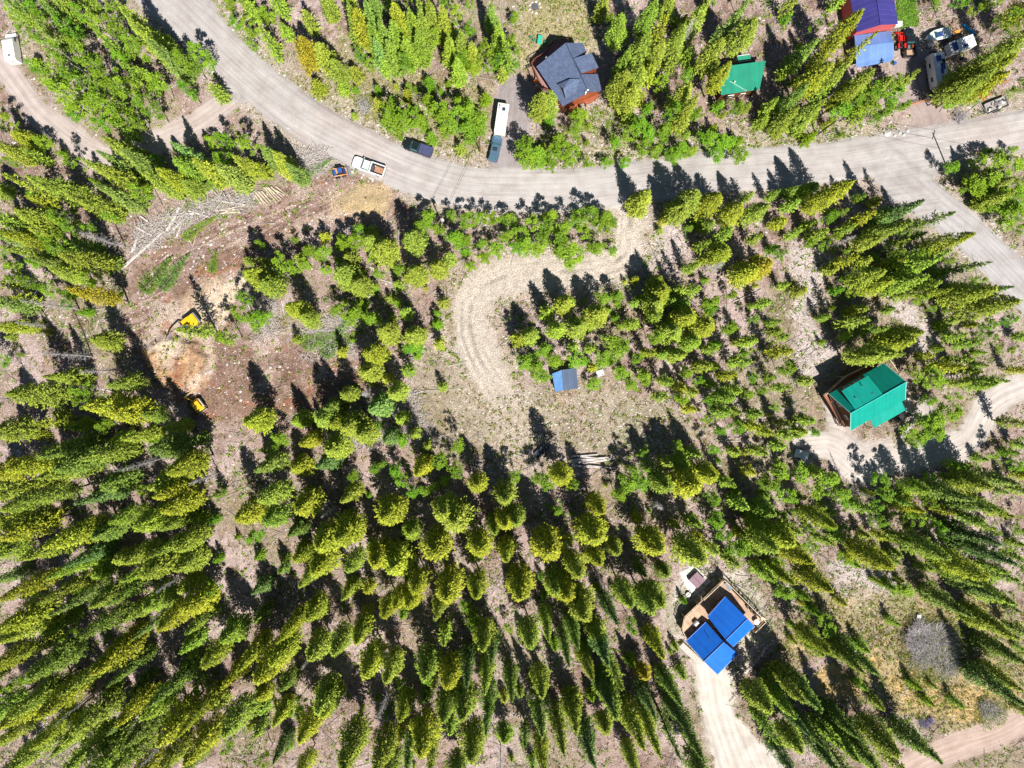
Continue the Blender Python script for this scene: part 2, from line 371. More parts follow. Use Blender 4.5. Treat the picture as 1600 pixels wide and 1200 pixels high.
def foliage(name, dark, light, transl=.25):
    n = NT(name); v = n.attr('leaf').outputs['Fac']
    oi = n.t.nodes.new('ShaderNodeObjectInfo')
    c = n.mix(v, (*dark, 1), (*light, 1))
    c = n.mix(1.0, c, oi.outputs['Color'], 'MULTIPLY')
    n.fin(c, .62, .25)
    tr = n.t.nodes.new('ShaderNodeBsdfTranslucent'); n.l(c, tr.inputs['Color'])
    mx = n.t.nodes.new('ShaderNodeMixShader'); mx.inputs[0].default_value = transl
    n.l(n.b.outputs[0], mx.inputs[1]); n.l(tr.outputs[0], mx.inputs[2]); n.l(mx.outputs[0], n.out.inputs[0])
    return n.m
def bark(name, a, b, scale=6):
    n = NT(name); c = n.mix(n.ramp(n.noise(scale, 3, .6, n.objc()), [(.4, 0.0), (.62, 1.0)]), (*a, 1), (*b, 1)); return n.fin(c, .9, .15)

# ------------------------------------------------------------------ scene object helpers
def prop(o, label=None, cat=None, group=None, kind=None):
    if label: o['label'] = label
    if cat: o['category'] = cat
    if group: o['group'] = group
    if kind: o['kind'] = kind
    return o
def link(name, me, m=None, parent=None):
    o = bpy.data.objects.new(name, me); COL.objects.link(o)
    if m is not None and me is not None: me.materials.clear(); me.materials.append(m)
    if parent is not None: o.parent = parent
    return o
def thing(name, label, cat, loc=(0,0,0), rz=0, group=None, rot=None):
    o = bpy.data.objects.new(name, None); COL.objects.link(o); o.empty_display_size = .5
    o.location = loc; o.rotation_euler = rot if rot else (0, 0, rz)
    return prop(o, label, cat, group)

# ------------------------------------------------------------------ ground and roads
idx = np.arange(NY*NX).reshape(NY, NX)
F_all = np.stack([idx[:-1,:-1], idx[:-1,1:], idx[1:,1:], idx[1:,:-1]], -1).reshape(-1, 4)
Vg = np.stack([GX, GY, Z], -1).reshape(-1, 3)
gm = np_mesh('ground', Vg, F_all); set_color(gm, C.reshape(-1, 3))
prop(link('ground', gm, SOIL), 'forest floor of pinkish soil, needles and stones', None, None, 'structure')
def road_sheet(name, key, lift, excl=None):
    m = M[key]
    if excl is not None: m = m*(1-excl)
    fm = (m[:-1,:-1]+m[:-1,1:]+m[1:,1:]+m[1:,:-1])/4
    sel = F_all[(fm > .5).ravel()]
    if not len(sel): return
    u, inv = np.unique(sel, return_inverse=True)
    v = Vg[u].copy(); v[:, 2] += lift
    me = np_mesh(name, v, inv.reshape(-1, 4)); set_color(me, C.reshape(-1, 3)[u])
    s = M[key+'_s'].ravel()[u]; d = M[key+'_d'].ravel()[u]
    # signed across-distance from the centre line
    a = me.attributes.new('track', 'FLOAT_VECTOR', 'POINT')
    a.data.foreach_set('vector', np.stack([s, d, np.zeros_like(s)], -1).astype(np.float32).ravel())
    prop(link(name, me, SOIL if key == 'loop' else ROAD), None, None, None, 'structure')
road_sheet('road', 'main', .008)
road_sheet('side_road', 'side', .004, (M['main'] > .5)*1.0)
rest = np.maximum(M['main'], M['side'])
for nm, k in (('dirt_track', 'west'), ('loop_driveway', 'loop'), ('asphalt_driveway', 'north'), ('gravel_driveway', 'chalet'), ('stone_driveway', 'cabin'), ('dirt_road', 'south'), ('yard_driveway', 'east')):
    road_sheet(nm, k, .004, (rest > .5)*1.0)
# ------------------------------------------------------------------ mesh builder
class MB:
    def __init__(s): s.v = []; s.f = []; s.uv = {}
    def add(s, vs, fs, M_=None, uvs=None):
        b = len(s.v)
        for v in vs:
            v = Vector(v); s.v.append(M_ @ v if M_ is not None else v)
        for i, f in enumerate(fs):
            s.f.append([b+k for k in f])
            if uvs: s.uv[len(s.f)-1] = uvs[i]
        return s
    def box(s, c, sz, rz=0, M_=None, tx=1.0, ty=1.0, rot=None):
        """box at centre c; tx, ty scale the top face"""
        x, y, z = sz[0]/2, sz[1]/2, sz[2]/2
        vs = [(-x,-y,-z),(x,-y,-z),(x,y,-z),(-x,y,-z),(-x*tx,-y*ty,z),(x*tx,-y*ty,z),(x*tx,y*ty,z),(-x*tx,y*ty,z)]
        m = Matrix.Translation(Vector(c)) @ (Euler(rot).to_matrix().to_4x4() if rot else Matrix.Rotation(rz, 4, 'Z'))
        if M_ is not None: m = M_ @ m
        return s.add(vs, [(0,3,2,1),(4,5,6,7),(0,1,5,4),(1,2,6,5),(2,3,7,6),(3,0,4,7)], m)
    def cyl(s, a, b, r0, r1=None, n=8, caps=True):
        a = Vector(a); b = Vector(b); r1 = r0 if r1 is None else r1
        d = (b-a); q = d.to_track_quat('Z', 'Y').to_matrix()
        vs = []; 
        for k in range(n):
            t = 2*math.pi*k/n; u = q @ Vector((math.cos(t), math.sin(t), 0))
            vs.append(a+u*r0); vs.append(b+u*r1)
        fs = [(2*k, 2*((k+1) % n), 2*((k+1) % n)+1, 2*k+1) for k in range(n)]
        if caps: fs += [tuple(2*k for k in range(n))[::-1], tuple(2*k+1 for k in range(n))]
        return s.add(vs, fs)
    def tube(s, pts, r0, r1=None, n=5):
        r1 = r0 if r1 is None else r1; m = len(pts)-1
        for i in range(m):
            s.cyl(pts[i], pts[i+1], r0+(r1-r0)*i/m, r0+(r1-r0)*(i+1)/m, n, i in (0, m-1))
        return s
    def profile(s, pts, y0, y1, M_=None, ty=None):
        """polygon in xz extruded from y0 to y1"""
        n = len(pts)
        vs = [(x, y0*(ty(x, z) if ty else 1), z) for x, z in pts]+[(x, y1*(ty(x, z) if ty else 1), z) for x, z in pts]
        fs = [tuple(range(n)), tuple(range(2*n-1, n-1, -1))]+[(i, n+i, n+(i+1) % n, (i+1) % n) for i in range(n)]
        return s.add(vs, fs, M_)
    def slab(s, corners, t, updir=None):
        """thick panel: corners (4) given for the top surface, thickness t downward along normal; uv.x runs along first edge"""
        c = [Vector(p) for p in corners]; n = (c[1]-c[0]).cross(c[-1]-c[0]).normalized()
        if n.z < 0: n = -n
        ex = (c[1]-c[0]).normalized(); ey = n.cross(ex)
        lo = [p-n*t for p in c]; k = len(c)
        uv = [((p-c[0]).dot(ex), (p-c[0]).dot(ey)) for p in c]
        b = len(s.v); s.v += c+lo
        up = list(range(k)); 
        nn = (c[1]-c[0]).cross(c[2]-c[0])
        if nn.z < 0: up = up[::-1]
        s.f.append([b+i for i in up]); s.uv[len(s.f)-1] = [uv[i] for i in up]
        s.f.append([b+k+i for i in up[::-1]]); s.uv[len(s.f)-1] = [uv[i] for i in up[::-1]]
        for i in range(k):
            s.f.append([b+i, b+k+i, b+k+(i+1) % k, b+(i+1) % k])
        return s
    def build(s, name, m, parent=None, smooth_=False, bevel=0, seg=2, label=None, angle=None):
        me = bpy.data.meshes.new(name); me.from_pydata([tuple(v) for v in s.v], [], s.f); me.update()
        if s.uv:
            ul = me.uv_layers.new(name='UVMap')
            for i, p in enumerate(me.polygons):
                if i in s.uv:
                    for li, uv in zip(p.loop_indices, s.uv[i]): ul.data[li].uv = uv
        bm = bmesh.new(); bm.from_mesh(me)
        if bevel:
            bmesh.ops.remove_doubles(bm, verts=bm.verts, dist=1e-4)
            bmesh.ops.bevel(bm, geom=list(bm.edges), offset=bevel, segments=seg, profile=.6, affect='EDGES', clamp_overlap=True)
        bmesh.ops.recalc_face_normals(bm, faces=bm.faces)
        bm.to_mesh(me); bm.free()
        if smooth_:
            for p in me.polygons: p.use_smooth = True
        o = link(name, me, m, parent)
        if label: o['label'] = label
        return o

# ------------------------------------------------------------------ tree meshes
def leaf_mesh(name, cen, dirs, up, ln, wd, val, mat):
    """many small kite-shaped leaf sprays; cen,dirs,up: (n,3)"""
    n = len(cen)
    side = np.cross(dirs, up); side /= np.linalg.norm(side, axis=1)[:, None]+1e-9
    a = cen-dirs*ln[:, None]*.5; b = cen+dirs*ln[:, None]*.5
    droop = up*(ln*0.12)[:, None]
    V = np.stack([a, cen+side*wd[:, None]*.5-droop, b, cen-side*wd[:, None]*.5-droop], 1).reshape(-1, 3)
    me = np_mesh(name, V, np.arange(n*4).reshape(n, 4), False)
    at = me.attributes.new('leaf', 'FLOAT', 'POINT')
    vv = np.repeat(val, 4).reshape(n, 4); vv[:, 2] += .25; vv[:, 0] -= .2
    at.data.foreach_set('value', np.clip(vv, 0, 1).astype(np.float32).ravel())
    me.materials.append(mat); return me
def norm(a): return a/(np.linalg.norm(a, axis=1)[:, None]+1e-9)
H0 = 16.0
def conifer_mesh(seed, rmax, power, base, mat, shell=.85, lf=1.0, lean_tip=0.0, gap=.44, dens=1.25, ragged=.25):
    rs = np.random.RandomState(seed)
    cen = []; dr = []; up = []; ln = []; wd = []; val = []
    z = base*H0; ph = rs.rand()*6; gh0 = rs.rand()*40
    lobes = [(rs.rand()*6.28, rs.uniform(.05, .95), rs.uniform(.6, 1.2)) for _ in range(9)]
    while z < H0*0.985:
        t = (z/H0-base)/(1-base)
        prof = ((1-t**1.7)**(power*1.45) if power < .65 else (1-t)**power)*min(1, .55+t*3.0)
        nb = max(5, int((10+rs.randint(4))*(0.6+0.4*prof)))
        ph += rs.rand()*2
        for k in range(nb):
            a = ph+2*math.pi*(k+rs.uniform(-.3, .3))/nb
            lob = 1.0
            for la, lt, ls in lobes:
                dd = math.cos(a-la)
                if dd > .3 and abs(t-lt) < .12: lob *= (0.84 if ls < .95 else 1.10)
            L = rmax*prof*rs.uniform(1-ragged, 1+ragged*.6)*lob+.18
            zz = z+rs.uniform(-.3, .3)
            if rs.rand() < .06 or vnoise(np.array([(a%6.283)*rmax*.75+gh0]), np.array([z*.62+gh0]))[0] < .30: continue
            slope = -0.20+0.55*t+rs.uniform(-.1, .1)
            d0 = np.array([math.cos(a), math.sin(a), slope]); d0 /= np.linalg.norm(d0)
            s = max(.12, L*.22)
            while s < L:
                q = s/L
                width = .10+.42*(1-q)*min(L, 2)*.45
                for _ in range(int(2*dens)+(rs.rand() < dens*2-int(dens*2))):
                    off = rs.uniform(-1, 1)*width
                    sd = np.array([-math.sin(a), math.cos(a), 0])
                    c = d0*s+sd*off+np.array([0, 0, zz-0.10*q*L*.6+rs.uniform(-.12, .14)])
                    c[:2] += 0
                    dd = d0+sd*(off/width*.7+rs.uniform(-.6, .6))+np.array([0, 0, rs.uniform(-.45, .55)])
                    cen.append(c); dr.append(dd); up.append(np.array([math.cos(a)*.8*q+rs.uniform(-.45,.45), math.sin(a)*.8*q+rs.uniform(-.45,.45), .75])); 
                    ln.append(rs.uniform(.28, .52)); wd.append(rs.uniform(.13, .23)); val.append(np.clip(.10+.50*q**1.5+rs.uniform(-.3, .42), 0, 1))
                s += rs.uniform(.26, .40)
        z += gap*rs.uniform(.7, 1.3)*(1.0 if t < .7 else .75)
    # fine sprays spread through the outer shell
    m = int(len(cen)*shell); gh = rs.rand()*40
    for k in range(m):
        t = 1-math.sqrt(rs.rand()) if power > .65 else rs.rand()**1.15
        prof = ((1-t**1.7)**(power*1.45) if power < .65 else (1-t)**power)*min(1, .55+t*3.0)
        a = rs.rand()*6.283; w3 = .88+.16*math.sin(a*3+t*9+seed)+.10*math.sin(a*5-t*17+seed*2)
        if vnoise(np.array([a*rmax*.75+gh]), np.array([t*H0*.62+gh]))[0] < .40: continue
        d = (rmax*prof*w3+.12)*(1-.45*rs.rand()**2.2)
        cen.append(np.array([math.cos(a)*d, math.sin(a)*d, (base+(1-base)*t)*H0+rs.uniform(-.2,.2)]))
        dr.append(np.array([math.cos(a)+rs.uniform(-.8,.8), math.sin(a)+rs.uniform(-.8,.8), rs.uniform(-.5,.7)])); up.append(np.array([math.cos(a)*.95+rs.uniform(-.5,.5), math.sin(a)*.95+rs.uniform(-.5,.5), .55+rs.uniform(-.3,.3)]))
        ln.append(rs.uniform(.26,.48)); wd.append(rs.uniform(.12,.22)); val.append(np.clip(rs.uniform(0,1)*.95+.05, 0, 1))
    # leader
    for k in range(6):
        cen.append(np.array([0, 0, H0-.1*k])); dr.append(np.array([rs.uniform(-.4,.4), rs.uniform(-.4,.4), 1])); up.append(np.array([1, 0, .1])); ln.append(.5); wd.append(.16); val.append(.8)
    cen = np.array(cen); ln = [v*lf for v in ln]; wd = [v*lf for v in wd]
    return leaf_mesh('crown', cen, norm(np.array(dr)), norm(np.array(up)), np.array(ln), np.array(wd), np.array(val), mat)
def trunk_mesh(seed, r, mat, limbs=0, h=H0, wob=.12, r_top=.02, lz=(.35, .95), ll=1.2):
    rs = random.Random(seed); b = MB()
    pts = []; x = y = 0
    for k in range(8):
        pts.append(Vector((x, y, h*.97*k/7-0.3*(k == 0)))); x += rs.uniform(-wob, wob); y += rs.uniform(-wob, wob)
    b.tube(pts, r, r_top, 6)
    for k in range(limbs):
        f = lz[0]+(lz[1]-lz[0])*k/max(1, limbs-1); i = min(6, int(f*7)); p = pts[i].lerp(pts[i+1], f*7-i) if i < 7 else pts[-1]
        a = rs.uniform(0, 6.28); L = ll*(1.15-f)*rs.uniform(.7, 1.4)*2
        d = Vector((math.cos(a), math.sin(a), rs.uniform(.25, .8)))
        mid = p+d*L*.5; q = mid+Vector((d.x+rs.uniform(-.3,.3), d.y+rs.uniform(-.3,.3), d.z*.7))*L*.5
        b.tube([p, mid, q], r*.38*(1.1-f), .012, 4)
        for _ in range(2):
            e = mid+Vector((rs.uniform(-1,1), rs.uniform(-1,1), rs.uniform(.1,.7)))*L*.35; b.tube([mid, e], r*.16, .01, 3)
    me = bpy.data.meshes.new('trunk'); me.from_pydata([tuple(v) for v in b.v], [], b.f); me.update()
    for p in me.polygons: p.use_smooth = True
    me.materials.append(mat); return me
def aspen_mesh(seed, r, base, mat, n_cl=22, per=64, open_=.0):
    rs = np.random.RandomState(seed); cen = []; dr = []; up = []; ln = []; wd = []; val = []
    for k in range(n_cl):
        t = base+(1-base)*(k+rs.rand())/n_cl*.97
        u = (t-base)/(1-base)
        rr = r*(math.sin(math.pi*min(1, .18+u*.80))**.7)
        a = rs.rand()*6.28; d = rr*math.sqrt(rs.rand())*.85
        c0 = np.array([math.cos(a)*d, math.sin(a)*d, t*H0]); cr = rs.uniform(.45, .95)*(.55+.45*rr/r)
        tone = rs.uniform(-.18, .22)
        m = int(per*rs.uniform(.6, 1.2))
        q = rs.randn(m, 3); q = q/np.linalg.norm(q, axis=1)[:, None]*(rs.rand(m)**.45)[:, None]
        q *= np.array([cr*1.15, cr*1.15, cr*.85])
        for j in range(m):
            cen.append(c0+q[j]); o = q[j]/cr
            dr.append(o+rs.uniform(-.8, .8, 3)); up.append(np.array([0, 0, 1.0])+rs.uniform(-.7, .7, 3)+o*.5)
            ln.append(rs.uniform(.22, .42)); wd.append(rs.uniform(.18, .32)); val.append(np.clip(.42+tone+.3*o[2]*.5+rs.uniform(-.25, .25), 0, 1))
    return leaf_mesh('crown', np.array(cen), norm(np.array(dr)), norm(np.array(up)), np.array(ln), np.array(wd), np.array(val), mat)
def bare_mesh(seed, r, mat, n=150, base=.12, thick=.028, rise=(-.05, .5)):
    """grey leafless crown: whorls of thin branches with twigs"""
    rs = random.Random(seed); b = MB()
    for k in range(n):
        t = base+(1-base)*rs.random(); z = t*H0*.97; L = r*(1-t*.75)*rs.uniform(.5, 1.15); a = rs.uniform(0, 6.28)
        d = Vector((math.cos(a), math.sin(a), rs.uniform(*rise))); p = Vector((0, 0, z)); q = p+d*L
        b.cyl(p, q, thick, .012, 3, False)
        for _ in range(3):
            s = p.lerp(q, rs.uniform(.35, .9)); b.cyl(s, s+Vector((d.x+rs.uniform(-.9,.9), d.y+rs.uniform(-.9,.9), rs.uniform(-.2,.6)))*L*.3, .018, .008, 3, False)
    me = bpy.data.meshes.new('branches'); me.from_pydata([tuple(v) for v in b.v], [], b.f); me.update(); me.materials.append(mat); return me

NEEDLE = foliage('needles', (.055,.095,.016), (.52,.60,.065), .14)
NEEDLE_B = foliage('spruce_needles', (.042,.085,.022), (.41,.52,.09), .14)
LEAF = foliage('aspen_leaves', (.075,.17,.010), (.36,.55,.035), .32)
BARK = bark('conifer_bark', (.11,.08,.065), (.20,.16,.135)); WBARK = bark('aspen_bark', (.52,.50,.44), (.30,.28,.23), 4); GBARK = bark('dead_wood', (.30,.28,.28), (.46,.43,.43), 3)
KINDS_ = {}
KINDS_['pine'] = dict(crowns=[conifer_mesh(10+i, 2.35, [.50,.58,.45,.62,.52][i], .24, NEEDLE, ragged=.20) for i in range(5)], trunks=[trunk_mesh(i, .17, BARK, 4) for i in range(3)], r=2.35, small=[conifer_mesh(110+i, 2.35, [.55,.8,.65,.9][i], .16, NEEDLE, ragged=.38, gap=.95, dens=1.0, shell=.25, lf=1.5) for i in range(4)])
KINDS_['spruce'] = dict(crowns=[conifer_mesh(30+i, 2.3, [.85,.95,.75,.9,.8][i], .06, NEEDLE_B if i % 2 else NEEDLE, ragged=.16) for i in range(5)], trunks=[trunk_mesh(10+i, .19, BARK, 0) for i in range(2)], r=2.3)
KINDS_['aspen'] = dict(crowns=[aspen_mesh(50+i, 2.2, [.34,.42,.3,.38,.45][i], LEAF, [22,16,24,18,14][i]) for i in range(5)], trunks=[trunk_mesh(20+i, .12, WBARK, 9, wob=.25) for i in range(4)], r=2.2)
KINDS_['dead'] = dict(crowns=[bare_mesh(70+i, 1.9, GBARK) for i in range(3)], trunks=[trunk_mesh(40+i, .15, GBARK, 0) for i in range(2)], r=1.9)
KINDS_['young'] = dict(crowns=[conifer_mesh(90+i, 4.4, [.6,.75,.5,.9][i], .03, LEAF if i % 2 else NEEDLE, ragged=.4, gap=1.3, shell=.3, lf=2.0) for i in range(4)], trunks=[trunk_mesh(60, .25, BARK, 0)], r=4.4)
TREES = []      # (kind, root object, label bits)
NAME = {'pine': 'pine_tree', 'spruce': 'spruce_tree', 'aspen': 'aspen_tree', 'dead': 'dead_tree', 'young': 'young_tree', 'bush': 'willow_bush'}
CAT = {'pine': 'pine', 'spruce': 'spruce', 'aspen': 'aspen', 'dead': 'dead tree', 'young': 'young tree', 'bush': 'willow bush'}
TINT = {'C': (.94,1.0,1.0), 'Y': (1.10,1.04,.65), 'O': (1.25,.92,.6), 'K': (.58,.72,.9), 'B': (.85,1.1,1.3), 'A': (1,1,1), 'L': (1.2,1.12,1.2), 'G': (.85,1.05,.9), 'D': (1,1,1)}
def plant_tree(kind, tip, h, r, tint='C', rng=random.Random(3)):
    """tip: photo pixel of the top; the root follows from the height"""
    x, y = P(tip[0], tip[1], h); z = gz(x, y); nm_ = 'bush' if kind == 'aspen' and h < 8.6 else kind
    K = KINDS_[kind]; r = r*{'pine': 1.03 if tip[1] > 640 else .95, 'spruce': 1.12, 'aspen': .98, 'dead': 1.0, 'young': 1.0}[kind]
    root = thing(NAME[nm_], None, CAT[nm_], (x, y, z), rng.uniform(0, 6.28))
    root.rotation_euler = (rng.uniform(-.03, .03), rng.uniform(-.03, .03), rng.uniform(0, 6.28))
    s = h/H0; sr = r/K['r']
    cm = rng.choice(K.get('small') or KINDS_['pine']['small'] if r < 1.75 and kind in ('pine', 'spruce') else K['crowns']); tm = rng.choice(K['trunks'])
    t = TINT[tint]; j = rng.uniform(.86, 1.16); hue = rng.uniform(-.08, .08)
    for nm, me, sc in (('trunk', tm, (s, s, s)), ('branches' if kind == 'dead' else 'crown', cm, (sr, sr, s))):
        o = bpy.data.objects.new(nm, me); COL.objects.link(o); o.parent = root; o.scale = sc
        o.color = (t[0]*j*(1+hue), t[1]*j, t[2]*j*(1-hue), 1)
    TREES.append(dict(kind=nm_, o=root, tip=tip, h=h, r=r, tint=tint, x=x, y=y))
    return root

# hand-placed trees: (tip x, tip y, height, radius, tint) read off the photograph
PINES = """1540 100 15 2.2 C;1575 112 15 2.2 Y;1552 84 16 2.1 C;1520 122 13 1.9 C;1598 64 16 2.2 C;1392 118 13 2.0 C;1345 132 14 2.0 Y;598 386 13 2.8 C;640 370 14 2.5 C;644 424 13 2.4 C;680 414 12 2.3 C;701 398 10 1.7 C;530 425 13 2.7 C;552 440 12 2.2 C;445 478 17 2.0 Y;468 496 14 1.9 C;600 519 14 2.5 C;641 522 13 2.4 C;
574 556 15 2.5 Y;568 580 14 2.6 C;384 424 16 2.7 Y;405 440 14 2.5 C;278 512 17 1.8 C;495 655 15 2.4 C;520 662 13 1.9 Y;541 668 15 2.6 C;560 684 14 2.4 C;536 620 12 1.9 C;613 612 13 2.2 C;
100 452 20 2.0 O;88 398 19 2.2 C;130 640 20 2.9 Y;15 622 20 2.9 C;6 735 22 2.6 Y;36 786 19 1.8 C;70 853 22 2.6 Y;230 762 18 2.6 C;236 782 19 2.2 Y;255 802 18 2.2 Y;192 880 17 2.0 C;
0 842 20 2.3 Y;2 830 18 2.2 C;406 786 17 2.2 C;465 795 15 2.6 Y;500 858 17 3.0 Y;530 845 17 3.0 Y;604 812 15 2.9 Y;488 892 16 2.5 Y;712 820 15 3.2 C;690 806 15 2.6 C;677 866 15 3.2 Y;746 864 15 2.6 Y;743 762 12 2.0 Y;
790 782 13 2.5 C;792 822 14 2.3 Y;610 892 16 3.3 Y;585 880 15 2.8 Y;882 752 17 2.4 Y;982 728 12 2.0 Y;1086 766 16 3.0 Y;1118 750 14 2.3 Y;1050 762 14 2.2 C;935 846 17 3.2 Y;1030 862 17 3.0 Y;1096 876 18 3.0 C;860 870 17 3.3 Y;
806 816 14 2.2 C;1135 903 18 2.3 C;815 936 18 3.0 Y;885 940 17 2.6 Y;915 966 17 2.8 C;695 936 17 2.9 Y;746 932 16 2.2 Y;400 1066 19 2.8 Y;420 1040 18 2.6 Y;486 1032 14 2.5 C;570 1056 17 2.6 Y;606 1066 16 2.2 C;
490 1114 16 2.7 C;465 1166 17 2.5 Y;505 1118 15 2.2 Y;532 1202 20 2.9 C;592 1204 18 2.7 C;655 1182 18 2.9 Y;626 1130 15 2.0 Y;692 1130 16 2.2 C;722 1128 17 2.8 C;755 1012 16 2.2 C;736 1196 17 2.8 C;480 966 13 2.3 Y;
0 940 20 2.0 Y;2 985 20 2.6 Y;0 1008 20 2.4 C;140 1058 20 2.5 Y;0 1142 20 2.4 Y;12 1124 20 2.2 C;56 1120 19 2.3 Y;46 1170 19 2.0 Y;240 1166 20 3.0 Y;290 1192 19 2.8 Y;345 1152 18 2.6 C;180 1132 18 2.0 Y;100 1206 20 2.4 C;
1523 367 19 2.2 Y;1335 285 16 2.3 Y;1310 300 16 2.4 Y;1592 470 20 2.6 C;1560 452 19 2.5 C;1446 520 16 2.6 C;1428 530 16 2.6 Y;1402 553 15 2.4 C;1370 553 14 2.2 C;1398 440 15 2.2 Y;1380 425 15 2.4 C;1128 305 15 2.4 Y;1092 302 14 2.6 C;1160 322 14 2.4 Y;1200 318 15 2.2 C;1075 320 13 2.4 C;
1040 452 12 2.6 Y;1033 470 11 2.4 C;1035 435 10 1.6 Y;1140 388 13 2.4 Y;1205 410 14 2.8 O;1180 420 14 2.6 Y;1110 505 14 2.8 Y;1085 495 13 2.8 Y;938 490 12 2.6 C;905 508 12 2.6 C;1060 520 11 2.6 C;886 472 11 2.2 C;830 525 10 2.0 C;812 530 9 1.8 Y;
1010 1062 8 1.8 O;990 950 18 2.2 C;1022 956 17 2.4 C;1035 948 16 2.2 C;1310 822 17 2.0 Y;1215 860 17 2.4 C;1240 850 17 2.6 Y;1265 882 18 2.2 Y;1395 884 18 2.4 Y;1545 902 18 2.4 Y;1480 868 18 2.2 C;1295 1022 16 1.8 Y;1300 926 17 2.4 Y;
458 66 14 1.8 O;470 60 14 2.2 O;498 66 13 2.4 C;520 90 12 2.0 C;556 16 16 2.0 Y;617 4 16 1.9 Y;845 148 13 2.2 C;862 145 12 2.0 C;975 115 14 2.6 C;955 60 15 2.4 C;1010 55 15 2.4 C;1035 60 15 2.2 C;1070 40 15 2.0 C;1130 58 16 2.4 C;1180 25 16 2.6 C;1140 100 15 1.9 Y;1075 130 14 2.2 C;
1350 15 18 2.4 Y;1372 48 18 1.8 Y;1330 90 17 2.0 C;1298 95 17 2.4 Y;1515 105 14 1.7 Y;1440 108 11 1.8 C;1560 62 18 2.4 C;1590 88 18 2.4 Y;1560 110 17 2.2 C;1365 112 16 2.2 C;990 132 13 2.4 C;1000 105 14 2.4 C;
620 950 15 1.9 Y;640 952 15 1.9 Y;600 962 14 1.9 Y;650 925 15 2.2 Y;555 1005 15 2.2 Y;520 1020 15 2.0 C;660 1060 16 2.4 C;700 1075 16 2.3 Y;830 1010 16 2.2 C;870 925 16 2.2 C"""
SPRUCES = """1560 935 16 2.0 K;1592 948 16 2.1 C;1576 990 15 1.9 K;1604 1042 16 2.1 K;1598 1080 14 1.8 C;1540 918 15 1.9 C;1570 262 11 1.7 L;1592 275 11 1.8 L;1548 292 10 1.6 G;1600 318 11 1.8 L;1575 325 10 1.6 G;1535 318 9 1.5 G;1598 350 11 1.8 G;1560 352 9 1.6 C;1515 290 9 1.5 C;1585 300 11 1.7 C;260 116 17 2.1 C;285 148 16 2.2 C;318 176 16 2.3 C;175 2 19 2.2 C;205 28 18 2.2 C;232 60 17 2.2 C;165 215 17 2.3 C;190 235 16 2.2 C;150 262 17 2.4 C;270 222 14 1.8 B;300 245 15 2.3 C;340 255 15 2.4 C;365 240 13 1.6 C;
402 225 13 1.8 C;425 238 13 2.0 C;448 255 12 1.8 C;100 300 18 2.1 C;150 288 17 2.1 C;215 262 17 2.2 C;260 300 16 2.0 C;40 270 18 2.2 C;175 320 17 2.2 C;
52 710 20 2.2 K;120 785 18 2.1 K;98 886 17 1.8 K;400 735 16 2.0 C;65 940 19 2.0 Y;165 944 18 1.7 K;180 980 18 1.9 C;210 994 17 1.7 C;138 1042 19 2.1 Y;165 1070 17 1.6 K;80 962 18 1.8 C;30 880 19 2.2 C;
582 640 15 2.4 B;600 692 13 1.8 K;510 640 14 2.0 K;770 838 14 1.6 C;725 1072 18 1.9 K;763 1146 20 1.9 K;770 1040 17 1.7 K;800 1100 17 1.7 K;860 1000 17 1.6 C;890 1036 17 1.7 C;905 1012 17 1.7 K;962 978 18 1.6 K;950 1042 18 2.4 K;968 1122 18 2.6 C;955 1110 17 2.0 K;
1065 1108 18 1.8 K;1116 1126 20 1.7 K;1040 1030 15 1.7 Y;1066 1186 19 1.5 K;1100 1192 20 2.0 K;1003 1172 19 2.4 Y;1035 1182 18 1.8 C;850 1152 17 2.4 C;905 1152 17 2.4 Y;925 1204 18 2.4 K;880 1180 18 2.0 C;
1448 314 18 2.1 K;1487 331 19 1.4 K;1428 345 17 2.0 C;1548 408 19 1.4 K;1585 445 18 1.9 K;1470 405 18 2.4 G;1455 430 17 2.4 G;1590 880 21 2.2 K;1525 782 19 2.2 C;1550 800 19 2.0 K;1376 1056 19 2.0 K;1352 1052 17 1.8 C;1285 1112 19 2.4 K;1260 1100 18 2.2 C;1470 1196 18 2.2 K;1440 1130 14 1.8 C;1375 1200 17 2.4 K;1345 1190 16 2.2 G;1315 1205 17 2.4 K;1240 1120 16 2.0 G;1225 1080 14 1.8 C;
1522 962 18 2.2 C;1595 1000 19 2.2 C;1610 1105 20 2.2 K;1560 850 19 2.2 K;1590 760 20 2.6 C;1600 690 20 2.6 K;1575 720 19 2.4 C;1540 700 17 2.2 C;1510 740 17 2.0 C;575 34 15 1.9 G;592 28 15 1.9 G;612 30 14 1.9 G;636 12 15 1.9 G;655 14 15 1.9 C;585 60 13 1.8 B;605 62 13 2.0 B;630 55 13 2.0 G;650 50 13 1.8 G;540 5 16 1.8 C;565 0 16 1.8 G;670 0 15 1.8 C;690 10 14 1.8 C;700 55 12 1.8 G;715 90 11 1.7 G;
1015 300 13 2.4 C;1065 318 10 2.0 C;985 75 14 1.8 G;1105 -5 17 2.2 C;1165 0 17 2.0 C;925 60 13 2.2 K;940 85 14 2.2 C;915 60 12 1.4 K;1265 130 15 1.9 K;1290 150 15 2.1 C;1250 20 17 2.2 C"""
